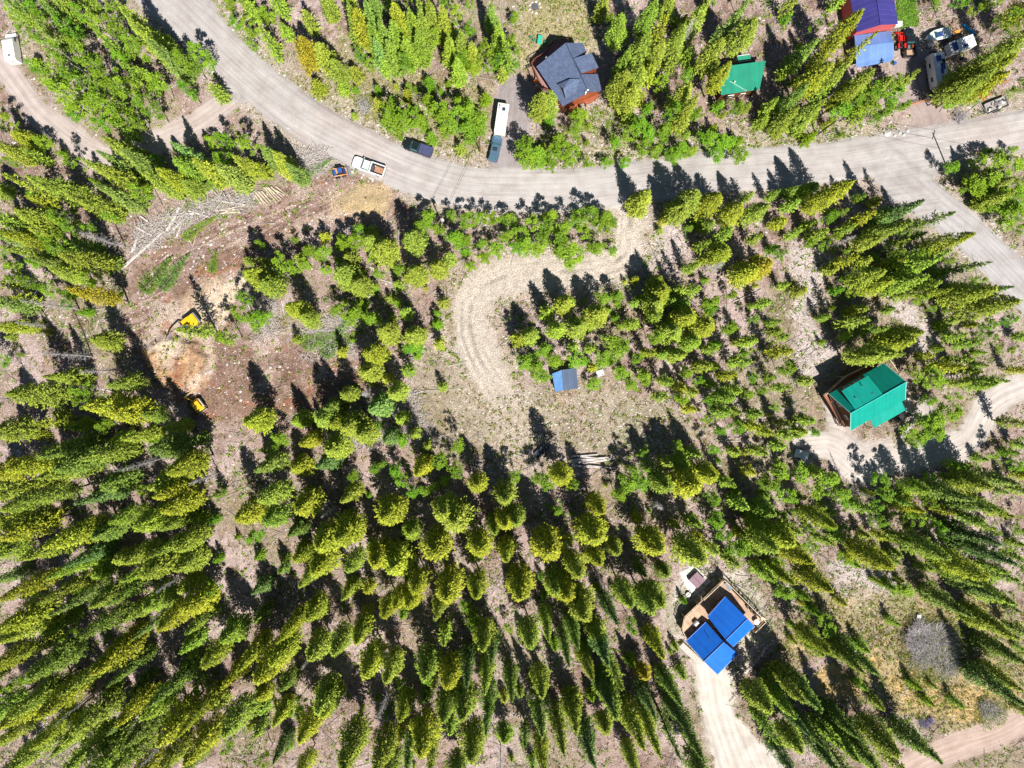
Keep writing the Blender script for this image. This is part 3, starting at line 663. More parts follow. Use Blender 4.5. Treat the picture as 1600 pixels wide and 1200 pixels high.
ASPENS = """1350 122 11 2.0 A;1376 128 11 2.0 G;1396 134 10 1.9 A;1414 140 10 1.8 G;1346 150 10 2.0 A;1372 160 10 2.1 L;1396 168 9 1.9 A;1330 165 10 2.0 G;1545 132 9 2.0 A;1575 140 9 2.0 A;1595 160 8 1.9 A;1500 148 7 1.6 A;1520 140 8 1.7 A;296 70 12 2.0 A;276 76 13 2.0 A;50 55 16 2.0 A;75 72 16 2.2 A;100 62 15 2.0 A;40 95 16 2.2 L;130 92 15 2.4 A;155 110 14 2.2 A;95 110 15 2.2 A;70 130 15 2.2 L;110 150 14 2.2 A;140 150 14 2.2 A;180 130 14 2.2 A;175 165 13 2.4 A;210 150 13 2.0 A;215 180 12 2.0 A;195 55 15 2.0 A;
428 402 9 1.9 A;446 418 9 1.9 A;482 392 9 1.8 A;500 390 8 1.6 A;470 410 8 1.6 A;532 378 8 1.9 A;550 375 8 1.8 A;560 358 6 1.8 G;668 336 8 1.9 A;655 350 7 1.6 A;684 352 7 1.4 A;710 366 9 2.1 G;730 340 7 1.8 A;752 338 7 1.7 A;772 338 7 1.8 A;795 342 6 1.7 A;790 362 6 1.6 L;775 388 7 1.9 L;755 402 6 1.4 Y;735 415 5 1.2 Y;730 372 6 1.2 A;
555 490 9 2.0 A;575 496 9 1.8 A;540 498 8 1.8 A;520 478 8 1.4 A;642 542 7 2.0 G;365 488 11 1.7 A;372 462 10 1.6 G;388 502 10 1.8 A;340 524 12 1.8 A;400 490 10 1.4 G;70 332 15 1.9 A;95 345 14 1.8 A;58 365 15 2.0 A;72 385 14 1.8 A;5 432 15 1.6 A;
148 668 7 1.5 A;212 770 8 1.6 A;112 610 9 1.6 A;114 632 9 1.5 A;430 690 8 1.8 A;412 702 8 1.5 A;545 746 8 1.3 A;586 736 9 1.5 A;612 740 9 1.5 G;686 722 9 1.7 A;710 742 9 1.7 A;712 700 9 1.5 A;625 755 8 1.5 G;640 770 8 1.4 G;622 690 8 1.6 G;660 770 7 1.2 A;675 765 7 1.2 A;
855 758 9 2.0 A;842 748 8 1.6 A;897 762 8 1.4 A;806 748 8 1.5 A;872 800 7 1.2 A;1007 708 7 1.4 A;1016 730 8 1.4 A;985 758 9 2.1 A;1008 758 9 1.9 G;970 778 8 1.5 A;1065 700 8 1.4 A;1030 745 8 1.5 G;1165 868 12 2.4 A;1130 820 10 1.7 G;1120 785 9 1.6 G;725 955 8 1.4 A;740 975 8 1.5 A;670 1068 8 1.6 A;750 990 7 1.2 G;
600 165 11 2.3 A;620 175 11 2.4 A;640 172 9 2.0 A;600 180 9 1.9 A;622 183 8 1.9 A;652 180 8 1.8 A;680 160 11 2.3 A;690 180 10 2.4 A;712 175 10 2.2 A;735 165 10 2.2 L;750 180 9 2.3 A;730 195 9 2.2 A;758 200 8 1.9 A;702 192 8 1.6 A;765 165 9 1.8 A;668 148 9 1.5 Y;720 155 8 1.5 Y;
825 220 9 2.5 A;838 232 9 2.5 A;822 238 8 2.2 A;855 240 7 1.7 A;870 215 8 1.9 A;880 228 8 1.9 A;895 232 7 1.8 A;860 255 6 1.4 A;905 175 8 1.8 A;900 195 7 1.5 A;920 250 5 1.4 A;950 250 4 1.3 G;978 250 4 1.2 G;1005 185 8 2.1 G;1020 200 7 1.8 G;1045 200 7 1.9 A;1010 225 6 1.6 A;1030 230 6 1.5 L;1065 225 7 2.0 G;1055 240 5 1.6 A;1080 235 5 1.4 A;
1115 205 7 2.2 G;1140 215 7 2.2 G;1160 235 6 2.0 A;1125 235 5 1.8 G;890 250 5 1.2 A;965 215 6 1.4 G;985 205 6 1.6 A;
835 345 8 1.9 L;860 345 8 2.0 A;880 350 8 1.9 A;850 365 7 1.9 A;875 370 8 2.0 A;900 345 9 1.9 A;925 330 9 1.9 A;945 335 9 1.9 A;950 350 8 1.8 A;895 395 7 2.7 A;880 388 7 1.8 A;935 380 7 1.9 A;815 360 7 1.8 A;820 380 7 1.9 L;840 385 6 1.9 L;805 385 6 1.6 G;860 330 8 1.6 L;915 360 7 1.7 A;960 345 7 1.3 A;
945 460 8 1.7 A;968 465 7 1.7 A;890 470 8 1.4 A;975 545 9 2.3 A;960 535 9 2.0 A;945 560 8 2.0 A;975 580 8 1.9 L;905 560 8 2.1 G;850 548 8 1.8 A;870 562 8 1.8 A;835 575 8 2.0 A;850 590 7 1.7 A;820 565 8 1.8 A;875 585 6 1.9 A;930 600 4 1.6 A;1010 590 7 1.8 L;990 600 6 1.6 A;
1590 250 9 2.6 L;1565 270 9 2.6 A;1540 285 8 2.4 A;1575 300 8 2.6 A;1600 290 9 2.6 A;1600 330 9 2.6 A;1580 350 8 2.4 A;1550 310 8 2.4 A;1520 300 7 2.0 A;1530 330 7 2.0 A;1600 375 8 2.4 A;1495 292 6 1.6 A;1560 335 8 2.2 A;1590 390 7 1.8 G;
1348 705 6 1.3 A;1335 710 6 1.6 A;1400 705 5 1.8 A;1415 710 5 1.6 A;1385 708 5 1.4 A;1280 695 7 1.6 A;1230 740 9 2.2 A;1260 745 9 2.2 A;1305 748 9 2.3 A;1325 770 9 2.1 A;1215 760 9 2.0 A;1240 780 9 2.2 A;1450 600 9 2.4 A;1470 590 9 2.4 L;1455 640 9 2.2 A;1475 660 9 2.4 L;1470 680 8 2.2 A;1500 645 9 2.2 A;1430 675 6 1.8 A;1440 690 6 1.7 A;1400 775 9 2.0 A;1420 750 9 1.8 G;1390 755 9 1.6 G;1385 820 9 1.4 A;
1222 1010 8 2.0 A;1210 1000 7 1.9 A;1235 935 8 1.9 A;1295 975 8 1.9 A;1420 930 6 2.2 A;1305 990 7 1.6 A;305 1080 8 1.6 A;320 925 9 1.9 A;165 1090 8 1.8 A;40 985 9 1.4 G"""
DEADS = """118 360 16 1.6 D;30 470 17 1.5 D;62 555 16 1.4 D;126 578 14 1.3 D;565 615 8 1.3 D;1090 25 14 1.6 D;835 375 6 1.4 D;880 455 9 1.4 D;80 1135 17 1.0 D;590 1130 14 1.2 D;1035 795 8 1.4 D;1130 410 10 1.6 D;1340 370 12 1.2 D;870 660 1.5 .3 D"""
def plist(s): return [tuple(float(a) if i < 4 else a for i, a in enumerate(e.split())) for e in s.replace('\n', '').split(';') if e.strip()]
rng = random.Random(11)
CLEAR = [[(1135,893),(1190,905),(1225,985),(1205,1025),(1155,1050),(1185,985)],[(1120,1125),(1150,1125),(1205,1190),(1180,1200),(1140,1160)],[(1285,610),(1300,606),(1325,670),(1305,685)],[(200,425),(222,420),(300,352),(400,335),(395,318),(300,335),(235,362)],[(245,205),(335,160),(352,172),(262,222)],[(0,85),(20,85),(60,150),(120,200),(110,212),(50,180),(0,125)],[(634,216),(674,228),(670,244),(630,232)],[(770,160),(800,162),(790,255),(762,252)],[(1370,-10),(1400,-10),(1403,36),(1395,90),(1385,100),(1378,60),(1370,56)],[(1458,305),(1478,296),(1520,325),(1620,420),(1620,500),(1560,430),(1500,385)],[(1396,45),(1440,40),(1440,88),(1396,88)],
 [(1445,45),(1490,40),(1530,50),(1530,70),(1490,88),(1484,122),(1470,120),(1462,80),(1445,75)],[(1150,84),(1200,80),(1200,95),(1190,135),(1160,130),(1146,105)],[(1302,612),(1420,596),(1418,650),(1350,676),(1328,676)],
 [(1068,990),(1130,905),(1200,965),(1180,1000),(1122,1055)],[(1072,892),(1110,892),(1100,925),(1078,920)],[(862,582),(905,574),(905,610),(868,612)],[(930,576),(946,576),(946,592),(930,592)],[(836,692),(852,692),(856,712),(838,712)],
 [(850,68),(920,66),(935,110),(932,140),(890,158),(868,140),(845,105)],[(0,45),(26,45),(30,94),(8,94)],[(262,500),(300,488),(300,502),(270,540),(262,540)],[(296,612),(330,612),(330,650),(296,650)],[(1235,698),(1264,698),(1264,720),(1235,720)],
 [(1450,975),(1500,985),(1500,1050),(1420,1050),(1410,1000)],[(1434,1118),(1460,1118),(1460,1146),(1434,1146)],[(1532,158),(1575,150),(1580,172),(1545,184)],[(1300,685),(1345,700),(1400,708),(1470,690),(1500,700),(1455,722),(1380,738),(1300,708)],[(1500,650),(1535,615),(1600,598),(1600,622),(1548,645),(1525,690),(1500,712),(1480,700)],
 [(1104,1060),(1125,1050),(1140,1130),(1160,1200),(1135,1200),(1116,1120)],[(885,706),(962,712),(962,734),(890,732)],[(553,244),(604,250),(600,282),(520,285),(515,262)]]
def blocked(tip, h, r, k):
    x, y = P(tip[0], tip[1], h)
    for f in (.12, .3, .5, .7, .85, 1.0):
        if k == 'aspen' and f < .3: continue
        q = PX(x, y, h*f); rr = r*8*(.75 if f < .9 else .2)*(1 if f < .6 else .7)
        for dx, dy in ((0,0),(rr,0),(-rr,0),(0,rr),(0,-rr)):
            if any(pip(q[0]+dx, q[1]+dy, c) for c in CLEAR): return True
    return False
def pip(x, y, poly):
    c = False; n = len(poly)
    for i in range(n):
        x0, y0 = poly[i]; x1, y1 = poly[(i+1) % n]
        if (y0 > y) != (y1 > y) and x < (x1-x0)*(y-y0)/(y1-y0)+x0: c = not c
    return c
for k, s in (('pine', PINES), ('spruce', SPRUCES), ('aspen', ASPENS), ('dead', DEADS)):
    for x, y, h, r, t in plist(s):
        if h < 2: continue
        if k == 'spruce' and x > 1200 and y > 750: h *= .88
        if (x, y) not in ((1448,314),(1487,331),(1523,367),(1548,408),(1585,445),(1592,470),(1350,15),(1372,48),(278,512),(845,148),(862,145),(1402,553),(1370,553)) and blocked((x, y), h, r, k): print('BLOCK', k, x, y); continue
        plant_tree(k, (x, y), h, r, t, rng)

# where no crown may stand or lean over (photo pixels), for the infill trees
KEEP = [[(180,-60),(205,-5),(262,40),(345,110),(362,160),(345,185),(235,228),(250,255),(375,180),(395,150),(500,220),(600,285),(640,305),(700,322),(760,330),(960,326),(1040,308),(1330,282),(1400,320),(1450,340),(1500,395),(1560,455),(1640,540),(1640,440),(1560,375),(1475,310),(1450,290),(1460,255),(1640,215),(1640,165),(1500,200),(1400,205),(1200,240),(1000,255),(800,268),(640,232),(530,182),(470,148),(420,115),(375,60),(320,-60)],
 [(-20,90),(20,90),(50,140),(110,190),(150,222),(150,252),(80,225),(20,165),(-20,115)],
 [(195,470),(225,425),(300,355),(180,440),(200,330),(300,310),(420,280),(500,255),(600,290),(640,335),(560,350),(490,345),(400,370),(365,410),(372,450),(345,530),(420,545),(500,545),(590,568),(575,605),(510,628),(470,640),(350,655),(300,670),(255,600),(215,560)],
 [(960,325),(1000,325),(1060,345),(1075,410),(1000,430),(985,480),(960,460),(870,450),(850,490),(800,500),(800,570),(860,600),(980,600),(1060,640),(1110,690),(1060,705),(980,700),(950,745),(870,735),(800,700),(730,710),(690,640),(690,560),(700,520),(690,480),(720,425),(800,395),(960,400)],
 [(815,-40),(930,-40),(925,60),(945,110),(938,150),(880,170),(830,140),(830,262),(762,262),(762,140),(640,135),(545,100),(540,60),(520,115),(430,120),(450,100),(560,130),(720,140),(815,120)],
 [(1120,80),(1200,75),(1200,145),(1140,145)], [(1330,-20),(1405,-20),(1430,30),(1470,30),(1522,45),(1526,62),(1490,88),(1480,140),(1445,155),(1460,172),(1580,166),(1580,185),(1440,205),(1425,150),(1430,100),(1335,105)],
 [(1275,575),(1320,550),(1380,545),(1425,600),(1435,650),(1530,610),(1640,590),(1640,610),(1550,640),(1510,700),(1440,720),(1350,755),(1250,725),(1230,710),(1290,690)],
 [(1035,960),(1080,880),(1130,880),(1215,960),(1200,1030),(1160,1060),(1150,1120),(1215,1210),(1110,1210),(1105,1120),(1080,1040)],
 [(1270,1040),(1330,1020),(1310,960),(1390,880),(1500,920),(1560,960),(1590,1030),(1600,1100),(1460,1140),(1380,1090),(1280,1095)],
 [(1390,1210),(1450,1180),(1600,1110),(1640,1160),(1640,1210)], [(1235,395),(1290,400),(1275,500),(1330,575),(1255,590),(1240,520)], [(1390,460),(1440,485),(1480,560),(1440,550)],
 [(425,900),(460,900),(470,960),(440,990),(425,950)], [(640,610),(700,600),(720,700),(640,660)], [(1395,10),(1420,0),(1425,35),(1400,40)],
 [(300,625),(380,660),(360,720),(330,690)]]
def pip(x, y, poly):
    c = False; n = len(poly)
    for i in range(n):
        x0, y0 = poly[i]; x1, y1 = poly[(i+1) % n]
        if (y0 > y) != (y1 > y) and x < (x1-x0)*(y-y0)/(y1-y0)+x0: c = not c
    return c
# infill zones: polygon, [(kind, weight)], tints, height range, spacing (px), tries
ZONES = [
 ([(0,0),(200,0),(345,120),(360,225),(230,225),(90,175),(20,100),(0,60)], dict(aspen=8, spruce=4, pine=1), 'GCCG', (12,17), 16, .92),
 ([(0,140),(60,190),(160,240),(200,250),(330,200),(480,262),(400,290),(250,330),(190,400),(190,480),(0,480)], dict(spruce=6, pine=3, aspen=4, dead=.3), 'CCGY', (13,18), 19, .95),
 ([(0,480),(190,480),(215,560),(250,640),(300,690),(330,1200),(0,1200)], dict(pine=8, spruce=6, aspen=1, dead=.7), 'YCCGK', (13,21), 23, .97),
 ([(300,690),(360,660),(480,650),(560,680),(700,740),(800,760),(800,1200),(330,1200)], dict(pine=7, spruce=6, aspen=1.5, dead=.5), 'YYCKG', (11,18), 26, .97),
 ([(800,770),(960,740),(1150,880),(1050,900),(1030,960),(1100,1200),(800,1200)], dict(pine=5, spruce=6, aspen=1, dead=.3), 'YCKC', (13,18), 24, .9),
 ([(950,740),(1100,700),(1230,690),(1350,750),(1520,700),(1600,650),(1600,920),(1400,880),(1330,880),(1200,930),(1120,880)], dict(aspen=6, pine=4, spruce=5, dead=.6), 'GCGY', (8,14), 15.5, .82),
 ([(1150,1050),(1220,1030),(1290,1090),(1380,1110),(1400,1200),(1220,1200)], dict(spruce=8, pine=3), 'KCG', (12,17), 22, 1),
 ([(1200,900),(1310,930),(1260,1020),(1205,980)], dict(spruce=3, pine=3, aspen=4), 'CYG', (9,15), 17, .85),
 ([(1420,880),(1600,900),(1600,1060),(1560,960),(1500,930)], dict(spruce=5, aspen=4), 'KCG', (10,16), 19, .9),
 ([(990,330),(1080,310),(1330,285),(1440,320),(1500,420),(1600,500),(1600,600),(1440,600),(1400,560),(1270,580),(1280,680),(1200,690),(1090,670),(1000,600),(880,560),(830,480),(960,450),(1080,420)], dict(pine=7, spruce=5, aspen=7, dead=.6), 'CYGLG', (8,14), 15, .80),
 ([(1440,560),(1600,560),(1600,600),(1440,650)], dict(aspen=8, pine=2), 'GL', (8,12), 15, .9),
 ([(940,0),(1340,0),(1330,180),(1200,190),(1000,180),(950,120)], dict(pine=6, spruce=6, aspen=3, dead=.4), 'CCYGG', (11,17), 20, .9),
 ([(1340,110),(1430,110),(1440,180),(1330,200)], dict(pine=4, aspen=6), 'CGL', (10,15), 16, .85),
 ([(1420,0),(1600,0),(1600,170),(1500,130),(1540,60),(1440,20)], dict(pine=5, aspen=5), 'CYG', (12,17), 16, .9),
 ([(1480,250),(1600,220),(1600,420),(1500,310)], dict(aspen=1), 'AL', (7,10), 13, .9),
 ([(330,0),(820,0),(810,120),(720,120),(560,100),(540,30),(500,50),(400,80)], dict(spruce=5, aspen=7), 'GCGL', (10,15), 16, .9),
 ([(700,0),(815,0),(812,110),(720,110)], dict(aspen=1), 'GAL', (10,14), 12, .85),
 ([(400,380),(570,360),(620,420),(690,430),(690,540),(560,560),(430,530),(380,440)], dict(aspen=6, pine=3, spruce=2, dead=.4), 'YCG', (6,12), 19, .85),
 ([(700,330),(960,330),(960,400),(800,395),(720,420)], dict(aspen=1), 'ALG', (5,9), 14, .85),
 ([(540,560),(640,560),(640,640),(730,720),(700,760),(560,700),(500,600)], dict(pine=3, spruce=3, aspen=3, dead=.6), 'CGG', (8,13), 20, .9),
]
placed = [(t['tip'], t['h']) for t in TREES]
mid_of = lambda tip, h: PX(*P(tip[0], tip[1], h), h*.55)
mids = [mid_of(t['tip'], t['h']) for t in TREES]
base_dist = lambda a, b: math.hypot(a[0]-b[0], a[1]-b[1])
for zi, (poly, mix_, tints, (h0, h1), sp, rf) in enumerate(ZONES):
    rz_ = random.Random(100+zi)
    x0 = min(p[0] for p in poly); x1 = max(p[0] for p in poly); y0 = min(p[1] for p in poly); y1 = max(p[1] for p in poly)
    area = (x1-x0)*(y1-y0); tries = int(area/(sp*sp)*10)
    ks = list(mix_.keys()); ws = list(mix_.values())
    for _ in range(tries):
        mx = rz_.uniform(x0, x1); my = rz_.uniform(y0, y1)
        if not pip(mx, my, poly): continue
        k = rz_.choices(ks, ws)[0]; h = rz_.uniform(h0, h1)
        if k == 'aspen': h = max(6, h*.72)
        if rz_.random() < .25: h *= .6
        wx, wy = P(mx, my, h*.55)
        clump = fbm(np.array([wx]), np.array([wy]), 9.0, 2, 21)[0]
        lim = sp*1.52*min(1.75, max(.82, 1.08+2.4*(.5-clump)))
        if any(base_dist((mx, my), m) < lim for m in mids): continue
        bad = False
        for f in (.08, .4, .7, 1.0):
            q = PX(wx, wy, h*f)
            if any(pip(q[0], q[1], kp) for kp in KEEP): bad = True; break
        if bad: continue
        tip = PX(wx, wy, h)
        if blocked(tip, h, 2.2, k): continue
        mids.append((mx, my))
        r = {'pine': rz_.uniform(1.7, 2.5), 'spruce': rz_.uniform(1.35, 2.0), 'aspen': rz_.uniform(1.4, 2.2), 'dead': rz_.uniform(.9, 1.5)}[k]*min(1.1, .55+h/26)*rf
        tt = rz_.choice(tints)
        if k == 'aspen': tt = rz_.choice('AALG')
        elif tt in 'AL': tt = 'G'
        if k == 'dead': tt = 'D'
        plant_tree(k, tip, h, r, tt, rz_)
# young trees dotted over the open floor between the big ones
SAPZ = [([(0,480),(200,480),(330,700),(330,1200),(0,1200)],35),([(330,680),(800,760),(800,1200),(330,1200)],45),([(800,740),(1100,720),(1100,1200),(800,1200)],30),([(950,700),(1600,700),(1600,900),(1200,930)],35),
 ([(1230,920),(1600,920),(1600,1150),(1400,1120),(1240,1040)],26),([(990,330),(1330,285),(1600,500),(1600,600),(1270,680),(1000,600),(830,480)],50),([(830,170),(1400,150),(1400,215),(1030,250),(830,262)],30),([(420,110),(760,110),(760,235),(640,225),(470,140)],22),([(380,380),(700,330),(700,600),(560,720),(380,560)],30),([(0,140),(200,250),(190,480),(0,480)],14),([(940,0),(1340,0),(1330,180),(950,150)],16)]
ROADP = [KEEP[0], KEEP[1], KEEP[2], KEEP[7][:6]]
for zi, (poly, n_) in enumerate(SAPZ):
    rz_ = random.Random(300+zi); x0 = min(p[0] for p in poly); x1 = max(p[0] for p in poly); y0 = min(p[1] for p in poly); y1 = max(p[1] for p in poly); k = 0
    for _ in range(n_*40):
        if k >= n_: break
        mx, my = rz_.uniform(x0, x1), rz_.uniform(y0, y1); h = rz_.uniform(2.2, 6)
        if not pip(mx, my, poly) or any(pip(mx, my, q) for q in ROADP): continue
        if any(base_dist((mx, my), m) < 11 for m in mids): continue
        wx, wy = P(mx, my, h*.5); j_ = np.searchsorted(gy, wy); i_ = np.searchsorted(gx, wx)
        if j_ >= NY or i_ >= NX or allroad[j_, i_] > .2: continue
        tip = PX(wx, wy, h)
        if blocked(tip, h, 1.0, 'young'): continue
        mids.append((mx, my)); plant_tree('young', tip, h, h*rz_.uniform(.2, .32), rz_.choice('CGAYLG'), rz_); k += 1
from collections import Counter
print('TREES', Counter(t['kind'] for t in TREES))
# ------------------------------------------------------------------ shared materials
GLASS = plain('dark_glass', (.02,.035,.04), .08, .8, 0, .1)
GLASS_T = plain('teal_glass', (.03,.14,.14), .08, .8, 0, .1)
TYRE = plain('rubber', (.018,.018,.02), .85, .2, 0, .3)
STEEL = plain('bare_steel', (.38,.38,.40), .4, .5, .6, .25)
DARKM = plain('dark_metal', (.035,.035,.04), .5, .4, .3, .3)
WHITE = plain('white_paint', (.78,.78,.76), .32, .5, 0, .07)
CHROME = plain('chrome', (.6,.6,.6), .18, .6, .9, .1)
RED_LAMP = plain('red_lamp', (.45,.02,.02), .25, .6, 0, .1)
LAMP = plain('clear_lamp', (.6,.62,.62), .15, .7, 0, .1)
LOGW = bark('cut_log', (.62,.52,.40), (.42,.35,.28), 2.5)
LOGG = bark('weathered_log', (.58,.54,.52), (.38,.34,.32), 2.5)
LOGD = bark('brown_log', (.30,.20,.14), (.20,.14,.10), 2.5)
DECK_RED = seam('red_stained_boards', (.33,.10,.05), .15, .75, 0, dark=.6, var=.3, spec=.2)
DECK_BRN = seam('brown_deck_boards', (.30,.135,.08), .14, .75, 0, dark=.6, var=.3, spec=.2)
DECK_TAN = seam('tan_deck_boards', (.50,.34,.24), .14, .75, 0, dark=.65, var=.3, spec=.2)
PALEW = plain('pale_lumber', (.60,.49,.36), .75, .2, 0, .25)
CONC = plain('concrete', (.60,.57,.53), .9, .15, 0, .2, 1.5, .2)
LOGWALL = seam('log_wall', (.27,.115,.055), .3, .7, 0, dark=.45, var=.3, spec=.2)

def face_px(a, b, z=0.0):
    """ground frame from two photo pixels (rear, front): centre, heading"""
    p = Vector((*P(*a, z), 0)); q = Vector((*P(*b, z), 0)); c = (p+q)/2; d = q-p
    return Vector((c.x, c.y, gz(c.x, c.y))), math.atan2(d.y, d.x), d.length

def wheel(parent, x, y, r=.38, w=.26):
    b = MB(); b.cyl((x, y-w/2, r), (x, y+w/2, r), r, r, 16); o = b.build('wheel', TYRE, parent, bevel=.03, seg=1)
    s = 1 if y > 0 else -1
    c = MB(); c.cyl((x, y+s*w/2, r), (x, y+s*(w/2+.02), r), r*.6, r*.5, 12); c.build('rim', STEEL, o)
def vehicle(name, label, cat, rear, front, L, Wd, paint, glass=GLASS, kind='pickup', bed=None, sunroof=False, group=None):
    loc, rz, _ = face_px(rear, front, 1.4)
    t = thing(name, label, cat, loc, rz, group); h = L/2; y = Wd/2
    if kind == 'pickup': cab0, cab1, hood0 = -.35, 1.35, 1.45
    elif kind == 'suv': cab0, cab1, hood0 = -h+.25, .85, 1.0
    b = MB()
    # lower shell with rounded nose in plan
    def shell(z0, z1, x0, x1, yy, nose=.3, tail=.12):
        pts = [(x0, -yy+tail), (x0+tail, -yy), (x1-nose*1.6, -yy), (x1-nose*.5, -yy+nose*.45), (x1, -yy*.45), (x1+.04, 0), (x1, yy*.45), (x1-nose*.5, yy-nose*.45), (x1-nose*1.6, yy), (x0+tail, yy), (x0, yy-tail)]
        n = len(pts); b.add([(a, c, z0) for a, c in pts]+[(a, c, z1) for a, c in pts], [tuple(range(n))[::-1], tuple(range(n, 2*n))]+[(i, (i+1) % n, n+(i+1) % n, n+i) for i in range(n)])
    shell(.38, .95, -h, h, y)
    n0 = len(b.v)
    # hood with crown and cowl
    b.add([(hood0, -y*.93, .95), (h-.15, -y*.80, .95), (h-.15, y*.80, .95), (hood0, y*.93, .95), (hood0, -y*.80, 1.16), (h-.5, -y*.62, 1.06), (h-.5, y*.62, 1.06), (hood0, y*.80, 1.16)],
          [(0,3,2,1),(4,5,6,7),(0,1,5,4),(1,2,6,5),(2,3,7,6),(3,0,4,7)])
    if kind == 'pickup':
        b.box(((cab0+hood0)/2, 0, 1.05), (hood0-cab0, Wd*.97, .22))
        for s in (-1, 1): b.box(((-h+cab0)/2, s*(y-.09), 1.13), (cab0+h, .16, .40))
        b.box((-h+.06, 0, 1.13), (.12, Wd*.94, .40)); b.box((cab0+.04, 0, 1.13), (.10, Wd*.94, .40))
    else:
        b.box(((cab0+hood0)/2-.1, 0, 1.03), (hood0-cab0+.1, Wd*.97, .2))
    body = b.build('body', paint, t, True, .035, 2)
    for p in body.data.polygons: p.use_smooth = False
    zr = 1.80 if kind == 'pickup' else 1.72; x0, x1 = cab0+.02, cab1+.15
    g = MB(); rx0, rx1 = x0+.14, x1-.62
    g.add([(x0, -y*.90, 1.12), (x1, -y*.88, 1.12), (x1, y*.88, 1.12), (x0, y*.90, 1.12), (rx0, -y*.74, zr), (rx1, -y*.72, zr), (rx1, y*.72, zr), (rx0, y*.74, zr)],
          [(0,3,2,1),(4,5,6,7),(0,1,5,4),(1,2,6,5),(2,3,7,6),(3,0,4,7)])
    g.build('windshield', glass, t, bevel=.02, seg=1)
    r = MB(); r.box(((rx0+rx1)/2, 0, zr+.02), (rx1-rx0+.1, y*1.50, .07), tx=.96, ty=.93)
    for s in (-1, 1):
        for (xa, xb) in ((x0, rx0), (x1, rx1), ((x0+x1)/2-.15, (rx0+rx1)/2-.1)):
            r.cyl((xa, s*y*.895, 1.12), (xb, s*y*.745, zr), .045, .04, 4)
    ro = r.build('roof', paint, t)
    if sunroof:
        q = MB(); q.box((rx1-.75, 0, zr+.065), (.7, y*.95, .02)); q.build('sunroof', GLASS, ro)
        q = MB()
        for s in (-1, 1): q.cyl((rx0+.2, s*y*.66, zr+.12), (rx1-.4, s*y*.66, zr+.12), .02, .02, 5)
        for k in range(3): q.cyl((rx0+.4+.6*k, -y*.66, zr+.12), (rx0+.4+.6*k, y*.66, zr+.12), .018, .018, 4)
        q.build('roof_rack', STEEL, ro)
    for s in (-1, 1):
        m = MB(); m.box((x1-.25, s*(y+.13), 1.2), (.14, .26, .17), tx=.8, ty=.8); m.build('mirror', paint, t, bevel=.03, seg=1)
        l = MB(); l.box((h-.10, s*y*.66, .84), (.18, .34, .17)); l.build('headlight', LAMP, t)
        l = MB(); l.box((-h+.0, s*(y-.12), .98), (.06, .16, .32)); l.build('taillight', RED_LAMP, t)
        wheel(t, h-.95, s*(y-.12)); wheel(t, -h+1.15, s*(y-.12))
    k = MB(); k.box((h+.04, 0, .5), (.16, Wd*.86, .2)); k.build('bumper', CHROME, t, bevel=.03, seg=1)
    k = MB(); k.box((-h-.05, 0, .5), (.14, Wd*.86, .18)); k.build('bumper', CHROME, t, bevel=.03, seg=1)
    if kind == 'pickup':
        k = MB(); k.box(((-h+cab0)/2, 0, .965), (cab0+h-.2, Wd*.84, .03)); k.build('truck_bed', DARKM, t)
    if bed == 'cover':
        k = MB(); k.box(((-h+cab0)/2-.02, 0, 1.35), (cab0+h-.06, Wd*.93, .05), tx=.98, ty=.97); k.build('bed_cover', plain('bed_cover_vinyl', (.055,.06,.14), .6, .3), t)
    return t, (-h, cab0, y)

def on_vehicle(t, name, label, cat, local, mb, m, **kw):
    """loose item resting on a vehicle: its own top-level thing in the vehicle's frame"""
    M_ = Matrix.Translation(t.location) @ Matrix.Rotation(t.rotation_euler.z, 4, 'Z')
    p = M_ @ Vector(local)
    e = mb.build(name, m, None, **kw); e.location = p; e.rotation_euler = (0, 0, t.rotation_euler.z)
    return prop(e, label, cat)
def bx(sz, **kw): return MB().box((0, 0, sz[2]/2), sz, **kw)

# ---- cars on and by the road
silver_white = plain('white_car_paint', (.80,.80,.79), .22, .6, 0, .05)
t, b_ = vehicle('pickup_truck', 'white pickup truck with tan loaded bed parked at the road edge', 'pickup truck', (598,267), (553,251), 6.3, 2.15, silver_white, GLASS_T)
on_vehicle(t, 'plywood_sheet', 'tan plywood sheet lying in the bed of the white pickup', 'plywood', (-2.1, 0, .985), bx((1.7, 1.1, .08)), plain('plywood', (.36,.19,.12), .8), bevel=.01)
on_vehicle(t, 'storage_bin', 'grey bin behind the cab in the bed of the white pickup', 'bin', (-.85, .05, .985), bx((.5, .9, .42), tx=.9, ty=.9), plain('grey_plastic', (.09,.08,.11), .6), bevel=.03)
on_vehicle(t, 'gas_can', 'small yellow can in the bed of the white pickup', 'can', (-1.25, -.45, .985), MB().cyl((0,0,0),(0,0,.3),.13,.12,12).cyl((0,0,.3),(.1,0,.42),.03), plain('yellow_plastic', (.55,.50,.15), .5))
vehicle('pickup_truck', 'black pickup truck with a dark blue covered bed on the road edge', 'pickup truck', (671,236), (633,222), 5.7, 2.05, plain('black_car_paint', (.012,.016,.022), .18, .7, 0, .1), GLASS_T, bed='cover')
blue_grey = plain('blue_car_paint', (.10,.19,.30), .25, .6, .35, .1)
suv, _ = vehicle('suv', 'blue grey suv hitched to the cream camper trailer', 'suv', (770,248), (777.5,213), 4.9, 1.95, blue_grey, GLASS_T, 'suv', sunroof=True)
t, _ = vehicle('pickup_truck', 'black pickup truck with boards and orange tools in its bed beside the red tractor', 'pickup truck', (1424,84), (1422,45), 5.5, 2.0, MATS['black_car_paint'], GLASS_T)
